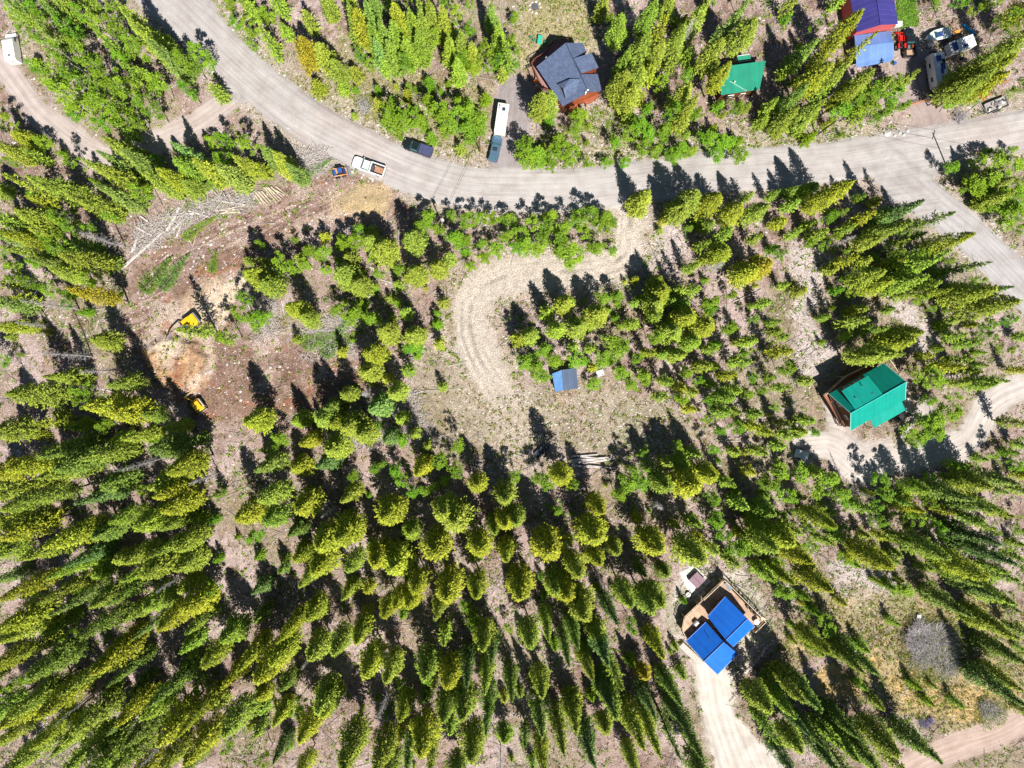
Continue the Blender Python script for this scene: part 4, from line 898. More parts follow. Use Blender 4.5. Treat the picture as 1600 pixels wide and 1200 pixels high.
on_vehicle(t, 'cardboard_sheet', 'tan cardboard at the tail of the black pickup bed', 'cardboard', (-2.0, 0, .985), bx((1.0, 1.5, .14)), plain('cardboard', (.42,.27,.17), .85), bevel=.02)
on_vehicle(t, 'chainsaw', 'orange chainsaw in the bed of the black pickup', 'chainsaw', (-.9, -.55, .985), MB().box((0,0,.14),(.4,.25,.26)).box((.45,0,.12),(.55,.05,.09)).cyl((-.2,0,.3),(.15,0,.3),.02), plain('orange_plastic', (.65,.16,.04), .45))
on_vehicle(t, 'generator', 'grey generator in the bed of the black pickup', 'generator', (-1.0, .4, .985), MB().box((0,0,.22),(.6,.45,.4)).cyl((-.3,-.22,.45),(.3,-.22,.45),.025).cyl((-.3,.22,.45),(.3,.22,.45),.025), plain('grey_enamel', (.16,.17,.18), .5), bevel=.02)

# ---- camper trailer
def trailer(name, label, rear, front, L, Wd, Ht, col, vents, tongue=True, extra=None, cat='camper trailer'):
    loc, rz, _ = face_px(rear, front, Ht); t = thing(name, label, cat, loc, rz); h = L/2
    b = MB(); b.profile([(-h, .55), (h-.1, .55), (h+.02, .9), (h-.05, Ht-.35), (h-.4, Ht), (-h+.15, Ht), (-h, Ht-.15)], -Wd/2, Wd/2); b.build('body', col, t, bevel=.05)
    for i, (x, y, sx, sy, m) in enumerate(vents):
        q = MB(); q.box((x, y, Ht+.07), (sx, sy, .16), tx=.85, ty=.85); q.build('roof_vent', m, t, bevel=.02, seg=1)
    q = MB()
    for k in range(5): q.box((-h+.3+k*(L-.9)/4, 0, Ht+.004), (.03, Wd*.96, .02))
    q.build('roof_seam', plain('seam_sealant', (.55,.53,.48), .6), t)
    for s in (-1, 1):
        for x in (-h*.5, h*.35):
            q = MB(); q.box((x, s*(Wd/2+.01), 1.7), (.9, .05, .5)); q.build('window', GLASS, t)
        for x in (-.45, .35): wheel(t, x, s*(Wd/2-.12), .34, .2)
    q = MB(); q.box((h*.75, -Wd/2-.01, 1.4), (.6, .05, 1.6)); q.build('door', WHITE, t)
    if tongue:
        q = MB(); q.cyl((h, -.5, .5), (h+1.1, 0, .5), .06).cyl((h, .5, .5), (h+1.1, 0, .5), .06).cyl((h+1.1, 0, .3), (h+1.1, 0, .75), .05); q.build('tow_bar', DARKM, t)
        for s in (-1, 1):
            q = MB(); q.cyl((h+.35, s*.17, .5), (h+.35, s*.17, .95), .15, .15, 12); q.build('gas_bottle', plain('bottle_grey', (.5,.52,.56), .4), t, bevel=.03, seg=1)
    return t
cream = plain('cream_siding', (.72,.70,.62), .4, .4, 0, .06)
trailer('camper_trailer', 'cream camper trailer with one dark roof vent behind the blue grey suv', (787,163), (781,204), 5.6, 2.15, 2.75, cream, [(-1.6,.15,.65,.65,plain('dark_vent', (.03,.05,.09), .3)), (-2.2,-.7,.28,.28,DARKM), (-1.75,-.75,.2,.2,DARKM), (1.0,0,.3,.3,WHITE)])
# ---- white van at the left edge
def van():
    loc, rz, _ = face_px((16,90), (9.5,52), 2.2); t = thing('white_van', 'tall white van parked on the dirt track at the left edge', 'van', loc, rz)
    L, Wd, Ht = 5.6, 2.0, 2.5; h = L/2
    b = MB(); b.profile([(-h, .4), (h, .4), (h+.02, .95), (h-.9, 1.25), (h-1.5, 2.2), (h-1.9, Ht), (-h+.2, Ht), (-h, Ht-.3)], -Wd/2, Wd/2); b.build('body', silver_white, t, bevel=.06)
    g = MB(); g.add([(h-.86,-.85,1.32),(h-.86,.85,1.32),(h-1.46,.78,2.2),(h-1.46,-.78,2.2),(h-.90,-.85,1.25),(h-.90,.85,1.25),(h-1.55,.78,2.18),(h-1.55,-.78,2.18)], [(0,1,2,3),(4,7,6,5),(0,4,5,1),(1,5,6,2),(2,6,7,3),(3,7,4,0)]); g.build('windshield', plain('blue_glass', (.05,.09,.13), .1, .8), t)
    q = MB(); q.box((-h+.9, 0, Ht+.05), (.5,.5,.12), tx=.8, ty=.8); q.build('roof_vent', STEEL, t)
    for s in (-1, 1):
        q = MB(); q.box((h-1.5, s*(Wd/2+.01), 1.6), (.8,.04,.5)); q.build('window', GLASS, t)
        q = MB(); q.box((h-1.2, s*(Wd/2+.16), 1.5), (.12,.28,.3)); q.build('mirror', DARKM, t, bevel=.03, seg=1)
        wheel(t, h-.95, s*(Wd/2-.12)); wheel(t, -h+1.0, s*(Wd/2-.12))
        q = MB(); q.box((h-.03, s*.7, .85), (.1,.3,.2)); q.build('headlight', LAMP, t)
    q = MB()
    for s in (-.25, .25): q.cyl((-h-.05, s, .7), (-h-.05, s, 2.1), .025)
    for k in range(5): q.cyl((-h-.05, -.25, .8+.3*k), (-h-.05, .25, .8+.3*k), .02)
    q.build('ladder', STEEL, t)
van()

# ---- machines
YEL = plain('yellow_enamel', (.72,.42,.01), .42, .5, 0, .18)
def tracks(t, L, gap, w=.5, hh=.8):
    for s in (-1, 1):
        b = MB(); y0 = s*gap/2-w/2
        pts = [(-L/2+.25*0, hh*.5), (-L/2+.12, hh*.15), (-L/2+.4, 0), (L/2-.4, 0), (L/2-.12, hh*.15), (L/2, hh*.5), (L/2-.12, hh*.85), (L/2-.4, hh), (-L/2+.4, hh), (-L/2+.12, hh*.85)]
        b.profile(pts, y0, y0+w)
        for k in range(int(L/.22)): b.box((-L/2+.4+k*.22 if -L/2+.4+k*.22 < L/2-.3 else L/2-.4, y0+w/2, hh+.02), (.07, w*1.02, .05))
        b.build('crawler_track', plain('track_steel', (.10,.085,.08), .7, .3, .3, .4), t)
def excavator():
    loc, rz, _ = face_px((302,497), (272,520)); loc = Vector((*P(294,505,1.5), 0)); loc.z = gz(loc.x, loc.y)
    t = thing('excavator', 'yellow excavator with a long grey arm reaching over the orange soil heap', 'excavator', loc, rz)
    tracks(t, 3.9, 2.3, .55, .85)
    b = MB(); b.box((-.5, 0, 1.5), (3.2, 2.5, .95)); b.box((-1.4, 0, 2.05), (1.5, 2.4, .35), tx=.9, ty=.9); b.build('body', YEL, t, bevel=.08)
    b = MB(); b.box((-2.15, 0, 1.5), (.5, 2.4, 1.0), tx=.8); b.build('counterweight', plain('grey_blue_steel', (.25,.29,.33), .5), t, bevel=.1)
    b = MB(); b.box((.55, .72, 2.25), (1.3, .95, 1.5), tx=.85, ty=.85); c = b.build('cab', YEL, t, bevel=.05)
    b = MB(); b.box((.5, .72, 3.03), (.8, .62, .05)); b.build('window', GLASS_T, c)
    b = MB(); b.box((1.17, .72, 2.3), (.06, .75, 1.1), rot=(0,-.07,0)); b.build('window', GLASS_T, c)
    b = MB(); b.tube([Vector((.9,-.1,1.6)), Vector((2.4,-.1,3.4)), Vector((4.6,-.1,2.9))], .22, .18, 6); bo = b.build('boom', plain('arm_grey', (.22,.21,.22), .5, .4, 0, .3), t)
    b = MB(); b.cyl((1.4,-.1,1.3), (2.6,-.1,2.9), .08).cyl((2.5,-.1,3.6), (4.3,-.1,3.2), .07); b.build('hydraulic_ram', CHROME, bo)
    b = MB(); b.tube([Vector((4.6,-.1,2.95)), Vector((6.6,-.1,1.1))], .17, .13, 6); b.build('arm', MATS['arm_grey'], t)
    b = MB(); b.profile([(6.3,.2),(6.2,1.0),(6.7,1.2),(7.2,.8),(7.3,.25),(7.0,.05)], -.55, .35)
    for k in range(4): b.box((7.3, -.45+k*.22, .15), (.25,.07,.07))
    b.build('bucket', MATS['arm_grey'], t)
excavator()
for o_ in COL.objects:
    if o_.name == 'excavator': o_.scale = (.88,.88,.88)
def dozer():
    loc, rz, _ = face_px((318,643), (302,622)); loc = G(311,631)
    t = thing('mini_excavator', 'small yellow digger with a pale arm beside the dark spruce shadows', 'digger', loc, rz)
    tracks(t, 2.9, 1.7, .4, .6)
    b = MB(); b.box((-.35, 0, 1.0), (2.3, 1.8, .75)); b.build('body', YEL, t, bevel=.08)
    b = MB(); b.box((-.35, .0, 1.8), (1.5, 1.5, .14)); b.build('roof', YEL, t, bevel=.05)
    b = MB()
    for x in (-1.0, .3):
        for y in (-.65, .65): b.cyl((x, y, 1.3), (x, y, 1.8), .04)
    b.build('roll_bar', DARKM, t)
    b = MB(); b.box((-.2, 0, 1.45), (.5,.5,.2)); b.build('seat', DARKM, t, bevel=.04)
    b = MB(); b.tube([Vector((.8,.25,1.1)), Vector((1.6,.35,2.2)), Vector((2.2,.9,1.8))], .11, .09, 6); b.build('boom', YEL, t)
    b = MB(); b.tube([Vector((2.2,.9,1.85)), Vector((2.6,-.9,.9))], .14, .12, 6); b.build('arm', plain('pale_wood_arm', (.62,.44,.25), .6), t)
    b = MB(); b.box((2.65,-1.0,.4), (.5,.5,.5), tx=.6); b.build('bucket', DARKM, t)
    b = MB(); b.box((-1.75, 0, .5), (.12, 1.9, .55)); b.build('blade', plain('blade_steel', (.55,.55,.58), .35, .5, .5), t)
    b = MB(); b.box((-.3, -1.0, 1.25), (1.8, .2, .5), tx=.9); b.build('engine_cover', plain('grey_panel', (.45,.47,.5), .4), t, bevel=.04)
dozer()
def skid():
    loc, rz, _ = face_px((522,275), (546,265)); loc = G(532,271)
    t = thing('skid_steer', 'small blue skid steer with orange arms and a grey bucket beside the white pickup', 'skid steer', loc, rz-.15)
    bl = plain('blue_enamel', (.03,.10,.33), .35, .5, 0, .15); orr = plain('orange_enamel', (.70,.28,.06), .4, .5, 0, .15)
    b = MB(); b.box((-.1, 0, .8), (2.4, 1.3, .7)); b.build('body', plain('navy_enamel', (.03,.04,.14), .4), t, bevel=.08)
    b = MB(); b.box((0.1, 0, 1.6), (1.3, 1.1, .95), tx=.9, ty=.9); c = b.build('cab', DARKM, t, bevel=.05)
    b = MB(); b.box((.2, .05, 2.1), (.95, .85, .06)); b.build('roof_panel', bl, c, bevel=.03)
    b = MB(); b.box((-.75, 0, 1.35), (.55, 1.1, .3), tx=.85); b.build('engine_cover', bl, t, bevel=.05)
    for s in (-1, 1):
        b = MB(); b.tube([Vector((-1.1, s*.72, 1.55)), Vector((.6, s*.72, 1.25)), Vector((1.35, s*.62, .55))], .10, .09, 5); b.build('lift_arm', orr, t)
        for x in (-.65, .6): wheel(t, x, s*.78, .4, .3)
    b = MB(); b.box((-.35, 0, 2.13), (.25, 1.0, .06)); b.build('roof_bar', orr, c)
    b = MB(); b.profile([(1.35,.12),(2.0,.1),(2.05,.2),(1.6,.3),(1.5,.85),(1.35,.85)], -.95, .95); b.build('bucket', STEEL, t)
    b = MB(); b.box((1.35,0,.62), (.15,1.2,.35)); b.build('coupler', orr, t)
skid()

# ---- buildings
def px3(p): return V3(*p)
def house_walls(t, A0, A1, B0, B1, R0, R1, m, inset=.45, f=.10, base=0.0, drop=.22, name='wall'):
    A0, A1, B0, B1, R0, R1 = [Vector(v) for v in (A0, A1, B0, B1, R0, R1)]
    d = (R1-R0).normalized()*inset
    a0, b0, r0 = A0.lerp(R0, f)+d, B0.lerp(R0, f)+d, R0+d; a1, b1, r1 = A1.lerp(R1, f)-d, B1.lerp(R1, f)-d, R1-d
    z = Vector((0, 0, drop)); top = [v-z for v in (a0, r0, b0, a1, r1, b1)]
    bot = [Vector((v.x, v.y, base-.3)) for v in (a0, b0, a1, b1)]
    b = MB()
    vs = top+bot   # 0 a0 1 r0 2 b0 3 a1 4 r1 5 b1 | 6 a0 7 b0 8 a1 9 b1
    def q(ids, ea):
        p = [vs[i] for i in ids]; ex = (p[1]-p[0]); ex.z = 0; ex = ex.normalized()
        return [(v.z, (v-p[0]).dot(ex)) for v in p]
    fs = [(6,7,2,1,0), (9,8,3,4,5), (6,0,3,8), (7,9,5,2), (0,1,4,3), (1,2,5,4), (6,8,9,7)]
    b.add(vs, fs, None, [q(f_, 0) if len(f_) == 5 or i < 4 else [(0,0)]*len(f_) for i, f_ in enumerate(fs)])
    o = b.build(name, m, t)
    return dict(a0=bot[0], b0=bot[1], a1=bot[2], b1=bot[3])
def opening(parent, p, q, f, z, w_, h_, name='window', glass=GLASS, frame=WHITE, out=.04):
    """window or door on the wall running p->q (ground points, outward normal to the right of p->q)"""
    p = Vector((p.x, p.y, 0)); q = Vector((q.x, q.y, 0)); d = (q-p).normalized(); n = Vector((d.y, -d.x, 0)); c = p.lerp(q, f)+n*out+Vector((0, 0, z+h_/2))
    a = math.atan2(d.y, d.x)
    b = MB()
    for s in (-1, 1): b.box(tuple(c+d*(s*w_/2)), (.09, .12, h_+.09), a); b.box(tuple(c+Vector((0,0,s*h_/2))), (w_-.09, .12, .09), a)
    fr = b.build(name, frame, parent)
    g = MB(); g.box(tuple(c), (w_-.09, .05, h_-.09), a); g.build('pane' if name == 'window' else 'panel', glass, fr)
def roof(t, planes, m, th=.14, name='roof', ridge=None, cap=None):
    b = MB()
    for p in planes: b.slab([px3(v) for v in p], th)
    o = b.build(name, m, t)
    if ridge:
        c = MB()
        for a, e in ridge: c.cyl(px3(a)+Vector((0,0,.03)), px3(e)+Vector((0,0,.03)), .09, .09, 6)
        c.build('ridge_cap', cap or m, o)
    return o
def rail(t, pts, z, hgt=.95, m=PALEW, post=1.8, close=False):
    b = MB(); n = len(pts)
    for i in range(n if close else n-1):
        a, e = pts[i], pts[(i+1) % n]; a = Vector((a.x, a.y, z)); e = Vector((e.x, e.y, z)); d = e-a; k = max(1, int(d.length/post)); an = math.atan2(d.y, d.x)
        b.box(tuple((a+e)/2+Vector((0,0,hgt))), (d.length, .12, .06), an); b.box(tuple((a+e)/2+Vector((0,0,.15))), (d.length, .05, .07), an)
        for j in range(k+1): b.box(tuple(a.lerp(e, j/k)+Vector((0,0,hgt/2))), (.09,.09,hgt), an)
        m2 = int(d.length/.16)
        for j in range(1, m2): b.box(tuple(a.lerp(e, j/m2)+Vector((0,0,.15+(hgt-.15)/2))), (.03,.03,hgt-.2), an)
    return b.build('railing', m, t)
def deck(t, pts, z, m, name='deck', th=.18, dirv=None):
    """flat board platform: polygon of ground points, boards along its first edge"""
    b = MB(); c = [Vector((p.x, p.y, z)) for p in pts]; ex = (c[1]-c[0]).normalized(); ey = Vector((-ex.y, ex.x, 0))
    if sum((c[i].x*c[(i+1) % len(c)].y-c[(i+1) % len(c)].x*c[i].y) for i in range(len(c))) < 0: c = c[::-1]
    k = len(c); uv = [((p-c[0]).dot(ey), (p-c[0]).dot(ex)) for p in c]
    b.v = c+[p-Vector((0,0,th)) for p in c]; b.f = [list(range(k)), list(range(2*k-1, k-1, -1))]+[[i, k+i, k+(i+1) % k, (i+1) % k] for i in range(k)]
    b.uv = {0: uv}
    o = b.build(name, m, t)
    if z > .6:
        for p in c: MB().box((p.x*.985+c[0].x*.015, p.y*.985+c[0].y*.015, z/2-.2), (.16,.16,z+.1-th)).build('post', PALEW, o)
    return o
def stairs(t, a, b_, z0, z1, wd, m, n=6):
    q = MB(); a = Vector((a.x, a.y, z0)); b_ = Vector((b_.x, b_.y, z1)); d = b_-a; an = math.atan2(d.y, d.x)
    for k in range(n): q.box(tuple(a.lerp(b_, (k+.5)/n)), (d.xy.length/n*.86, wd, .06), an)
    for s in (-1, 1):
        o = Vector((-math.sin(an), math.cos(an), 0))*s*wd/2; q.cyl(a+o-Vector((0,0,.08)), b_+o-Vector((0,0,.08)), .06, .06, 4)
    return q.build('stairs', m, t)

def Z_(f, x0, y0): return lambda X, Y, z: (x0+X/f, y0+Y/f, z)
# teal-roofed chalet
def chalet():
    k = Z_(8.889, 1270, 550); g = lambda X, Y, z=0: px3(k(X, Y, z))
    t = thing('chalet', 'large brown log chalet with a bright teal metal roof', 'house', (0,0,0))
    teal = seam('teal_metal', (.004,.27,.215), .42, .5, .0, dark=.82, var=.12, spec=.25); teald = teal
    R0, R1 = k(528,850,8.2), k(1300,415,8.2); N0, N1 = k(225,582,4.6), k(985,155,4.6); S0, S1 = k(522,1095,4.6), k(1286,662,4.6)
    wcs = house_walls(t, px3(N0), px3(N1), px3(S0), px3(S1), px3(R0), px3(R1), LOGWALL, .5, .12)
    roof(t, [(R0, R1, N1, N0), (S0, S1, R1, R0)], teal, ridge=[(R0, R1)], cap=plain('teal_trim', (.05,.5,.45), .4))
    # shed dormer on the north slope
    D = [k(590,800,8.15), k(968,582,8.15), k(765,330,6.9), k(400,540,6.9)]
    b = MB(); b.slab([px3(v) for v in D], .12); dm = b.build('dormer_roof', teal, t)
    e = [px3(v) for v in D]; lo = [Vector((v.x, v.y, 4.7)) for v in e]
    b = MB(); z = Vector((0,0,.16))
    ins = lambda v, c: v.lerp(c, .06)
    c = sum(e, Vector())/4; top = [ins(v, c)-z for v in e]; bot = [Vector((v.x, v.y, 5.0)) for v in top]
    b.add(top+bot, [(3,2,6,7), (0,3,7,4), (2,1,5,6), (1,0,4,5), (4,5,6,7), (0,1,2,3)]); b.build('dormer_wall', LOGWALL, dm)
    opening(dm, bot[3], bot[2], .3, 5.4, 1.2, .9, out=-.02); opening(dm, bot[3], bot[2], .7, 5.4, 1.2, .9, out=-.02)
    for X, Y in ((590,640), (820,577), (695,472)):
        b = MB(); zz = 7.3+(Y-472)*.002; p = px3(k(X, Y, 7.6)); b.cyl(p-Vector((0,0,.5)), p+Vector((0,0,.35)), .09, .09, 8).cyl(p+Vector((0,0,.35)), p+Vector((0,0,.45)), .15, .05, 8); b.build('vent_pipe', CHROME, t)
    # porch roof
    Q = [k(790,920,4.3), k(1230,670,4.3), k(1290,808,3.0), k(850,1060,3.0)]
    b = MB(); b.slab([px3(v) for v in Q], .12); pr = b.build('porch_roof', teal, t)
    for v in (Q[2], Q[3]): p = px3(v).lerp(px3(Q[0]), .08); MB().box((p.x, p.y, 1.35), (.16,.16,2.9)).build('post', PALEW, pr)
    # gable trim, windows and door
    b = MB()
    for a, e in ((R0, S0), (R0, N0), (R1, S1), (R1, N1)): b.cyl(px3(a), px3(e), .07, .07, 4)
    b.build('fascia', plain('pale_teal_trim', (.30,.62,.58), .5), t)
    a0, b0, a1, b1 = wcs['a0'], wcs['b0'], wcs['a1'], wcs['b1']
    for f in (.3, .7): opening(t, b0, a0, f, 1.0, 1.1, 1.3); opening(t, b0, a0, f, 4.2 if f == .3 else 4.3, .9, 1.1)
    opening(t, b1, b0, .25, 1.0, 1.6, 1.2); opening(t, b1, b0, .55, .1, .95, 2.05, 'door', plain('brown_door', (.16,.07,.04), .5)); opening(t, b1, b0, .8, 1.0, 1.3, 1.2)
    opening(t, a0, a1, .25, .1, 1.8, 2.0); opening(t, a0, a1, .7, 1.0, 1.3, 1.2); opening(t, a1, b1, .5, 1.0, 1.4, 1.2)
    # raised deck round the west and north sides
    d = deck(t, [g(205,590,2.3), g(520,1000,2.3), g(430,1035,2.3), g(400,1010,2.3), g(150,600,2.3)], 2.2, DECK_BRN)
    rail(d, [g(195,585,2.3), g(395,1005,2.3), g(430,1035,2.3)], 2.2, m=DARKM)
    d2 = deck(t, [g(150,600,2.3), g(230,560,2.3), g(985,140,2.3), g(1040,120,2.3), g(985,30,2.3), g(880,120,2.3), g(430,340,2.3)], 2.2, DECK_BRN)
    rail(d2, [g(150,600,2.3), g(430,340,2.3), g(880,120,2.3), g(985,30,2.3), g(1150,270,2.3)], 2.2, m=PALEW)
    d3 = deck(t, [g(1290,560,1.5), g(1370,700,1.5), g(1385,830,1.5), g(1300,850,1.5), g(1265,700,1.5)], 1.5, plain('grey_boards', (.50,.46,.43), .8))
    rail(d3, [g(1300,560,1.5), g(1375,690,1.5), g(1385,830,1.5)], 1.5, m=PALEW)
    stairs(d3, g(1360,850,1.5), g(1170,920,.2), 1.45, .2, 1.0, DARKM, 8)
chalet()
# blue-roofed cabin
def cabin():
    k = Z_(6.667, 1040, 880); g = lambda X, Y, z=0: px3(k(X, Y, z))
    t = thing('cabin', 'brown cabin with a bright blue two part metal roof and wrap around deck', 'cabin', (0,0,0))
    blue = seam('blue_metal', (.012,.135,.60), .4, .42, .0, dark=.78, var=.12, spec=.35)
    brn = seam('brown_siding', (.26,.09,.03), .22, .7, 0, dark=.6, var=.25, spec=.2)
    R0, R1 = k(628,800,7.1), k(852,577,7.1); N0, N1 = k(436,558,4.7), k(622,346,4.7); S0, S1 = k(702,872,5.0), k(925,657,5.0)
    w1 = house_walls(t, px3(N0), px3(N1), px3(S0), px3(S1), px3(R0), px3(R1), brn, .4, .12)
    roof(t, [(R0, R1, N1, N0), (S0, S1, R1, R0)], blue, ridge=[(R0, R1)])
    r0, r1 = k(398,1022,6.0), k(606,822,6.0); n0, n1 = k(213,812,3.6), k(420,612,3.6); s0, s1 = k(540,1162,3.8), k(752,945,3.8)
    w2 = house_walls(t, px3(n0), px3(n1), px3(s0), px3(s1), px3(r0), px3(r1), brn, .4, .12)
    roof(t, [(r0, r1, n1, n0), (s0, s1, r1, r0)], blue, ridge=[(r0, r1)])
    b = MB()
    for a, e in ((N0, N1), (n0, n1), (S0, S1), (s0, s1)): b.cyl(px3(a)+Vector((0,0,-.05)), px3(e)+Vector((0,0,-.05)), .09, .09, 6)
    b.build('gutter', plain('blue_gutter', (.02,.16,.65), .3), t)
    b = MB(); b.tube([px3(k(445,765,5.3)), px3(k(450,785,5.5)), px3(k(470,812,5.5))], .05); b.build('vent_pipe', DARKM, t)
    for f, zz in ((.25,3.0), (.6,3.0)): opening(t, w1['a0'], w1['a1'], f, zz, 1.1, 1.0)
    opening(t, w1['a1'], w1['b1'], .5, 2.9, 1.6, 1.1); opening(t, w1['b1'], w1['b0'], .4, 2.9, 1.4, 1.1)
    opening(t, w2['a0'], w2['a1'], .3, 2.6, .9, .8); opening(t, w2['a0'], w2['a1'], .7, 2.4, .9, 1.0); opening(t, w2['b0'], w2['a0'], .5, .2, .95, 2.0, 'door', plain('brown_door', (.16,.07,.04), .5)); opening(t, w2['b1'], w2['b0'], .5, 1.2, 1.8, 1.2)
    dz = 2.3
    d = deck(t, [g(595,185,dz), g(1010,600,dz), g(905,690,dz), g(640,470,dz), g(410,600,dz), g(215,785,dz), g(165,690,dz), g(195,560,dz)], dz, DECK_TAN)
    rail(d, [g(190,560,dz), g(330,425,dz)], dz); rail(d, [g(385,370,dz), g(600,165,dz), g(1030,595,dz), g(915,705,dz)], dz)
    rail(d, [g(215,785,dz), g(165,690,dz), g(190,560,dz)], dz)
    stairs(d, g(370,395,dz), g(310,345,.1), dz, .2, 1.6, PALEW, 7)
    stairs(d, g(985,570,dz), g(1030,600,.1), dz-.1, .3, .9, PALEW, 5)
    # plank walk down the west side
    q = stairs(t, g(150,830), g(380,1050), .9, .12, 1.1, plain('grey_planks', (.50,.47,.43), .8), 22); q.name = 'plank_walk'
    # furniture on the deck
    dd = Vector((0,0,0))
    def on_deck(X, Y, z=dz): v = g(X, Y, z); return v
    p = on_deck(645,235); e = MB().box((0,0,.28),(1.9,.75,.1)).box((-.75,0,.5),(.6,.75,.08),rot=(0,.7,0)); 
    for x in (-.8,.8):
        for y in (-.3,.3): e.cyl((x,y,0),(x,y,.28),.03)
    o = e.build('sun_lounger', plain('grey_lounger', (.20,.22,.27), .7), None); o.location = p; o.rotation_euler.z = -1.0; prop(o, 'grey lounger in the top corner of the blue roofed cabin deck', 'lounger')
    p = on_deck(935,600); e = MB().cyl((0,0,.70),(0,0,.75),.55,.55,20).cyl((0,0,0),(0,0,.7),.05).cyl((0,0,0),(0,0,.05),.3,.1,12)
    o = e.build('round_table', plain('cream_top', (.75,.70,.62), .5), None); o.location = p; prop(o, 'round cream table near the deck steps of the blue roofed cabin', 'table')
    for i, (X, Y, a, lb) in enumerate(((845,447,.5,'upper'), (885,480,.3,'middle'), (930,530,-.2,'lower'))):
        e = MB().box((0,0,.42),(.5,.5,.06)).box((-.23,0,.75),(.06,.5,.6))
        for x in (-.2,.2):
            for y in (-.2,.2): e.cyl((x,y,0),(x,y,.42),.025)
        o = e.build('deck_chair', plain('dark_chair', (.07,.06,.06), .7), None); o.location = on_deck(X, Y); o.rotation_euler.z = a; prop(o, lb+' of three dark chairs along the right rail of the cabin deck', 'chair', 'chairs on the cabin deck')
    o = MB().box((0,0,.45),(1.0,.7,.7)).box((0,0,.85),(1.0,.6,.12),tx=.9,ty=.7).cyl((-.7,0,.6),(.7,0,.6),.03).build('barbecue_grill', plain('grey_lid', (.45,.45,.47), .5), None, bevel=.03); o.location = on_deck(310,615); o.rotation_euler.z = .8; prop(o, 'grey square grill on the shaded deck beside the cabin wall', 'grill')
    # patio with spa
    pt = MB(); pts = [g(145,100), g(290,20), g(475,185), g(360,300), g(300,330), g(225,270)]
    c = [Vector((p.x, p.y, .1)) for p in pts]; kk = len(c)
    if sum((c[i].x*c[(i+1) % kk].y-c[(i+1) % kk].x*c[i].y) for i in range(kk)) < 0: c = c[::-1]
    pt.add(c+[p-Vector((0,0,.5)) for p in c], [tuple(range(kk)), tuple(range(2*kk-1, kk-1, -1))]+[(i, kk+i, kk+(i+1) % kk, (i+1) % kk) for i in range(kk)])
    o = pt.build('patio_slab', plain('pale_concrete', (.68,.65,.60), .9, .1, 0, .15), None); prop(o, 'pale concrete patio beside the cabin deck', None, None, 'structure')
    s = thing('hot_tub', 'square hot tub with a mauve folding cover on the pale patio', 'hot tub', g(312,160)+Vector((0,0,.1)), R(45))
    MB().box((0,0,.42),(2.35,2.35,.84)).build('shell', plain('brown_shell', (.14,.08,.07), .7), s, bevel=.06)
    for x in (-.6,.6):
        MB().box((x,0,.90),(1.17,2.4,.12),tx=.98,ty=.98).build('cover_panel', plain('mauve_vinyl', (.22,.13,.17), .6), s, bevel=.03)
    b_ = thing('bench', 'white slatted bench on the patio beside the deck stairs', 'bench', g(375,315)+Vector((0,0,.1)), R(45))
    q = MB()
    for y in (-.3,-.1,.1,.3): q.box((0,y,.45),(1.5,.15,.04))
    q.build('seat', WHITE, b_)
    for x in (-.6,.6): MB().box((x,0,.2),(.08,.6,.45)).build('leg', WHITE, b_)
    o = MB().cyl((0,0,0),(0,0,.5),.38,.42,14).cyl((0,0,.5),(0,0,.56),.46,.46,14).build('planter', WHITE, None); o.location = g(230,320); prop(o, 'white round planter at the lower corner of the patio', 'planter')
    # stone edging
    pts = smooth([g(1045,880), g(1010,950), g(940,1030), g(870,1100), g(800,1160)], 8); rs = random.Random(5)
    for i in range(30):
        f = i/29*(len(pts)-1); a = pts[int(f)]; 
        o = rock_mesh(rs, rs.uniform(.18,.38)); o = link('edging_stone', o, PALESTONE); o.location = (a[0]+rs.uniform(-.12,.12), a[1]+rs.uniform(-.12,.12), gz(a[0], a[1])+.05); o.rotation_euler.z = rs.uniform(0,6)
        prop(o, 'white stone in the curved edging beside the blue roofed cabin', 'stone', 'stones edging the cabin yard')
PALESTONE = plain('pale_stone', (.55,.51,.48), .9, .15, 0, .3, 2.0, .4)
GREYSTONE = plain('pink_stone', (.36,.30,.28), .9, .15, 0, .35, 2.0, .4)
def rock_mesh(rs, r, name='rock'):
    bm = bmesh.new(); bmesh.ops.create_icosphere(bm, subdivisions=2, radius=r)
    ax = [Vector((rs.uniform(-1,1), rs.uniform(-1,1), rs.uniform(-1,1))).normalized() for _ in range(6)]; cut_ = [rs.uniform(.55,.9)*r for _ in ax]
    sc = (rs.uniform(.8,1.3), rs.uniform(.7,1.1), rs.uniform(.5,.8))
    for v in bm.verts:
        for a, c in zip(ax, cut_):
            d = v.co.dot(a)
            if d > c: v.co -= a*(d-c)
        v.co.x *= sc[0]; v.co.y *= sc[1]; v.co.z *= sc[2]
    me = bpy.data.meshes.new(name); bm.to_mesh(me); bm.free(); return me
cabin()

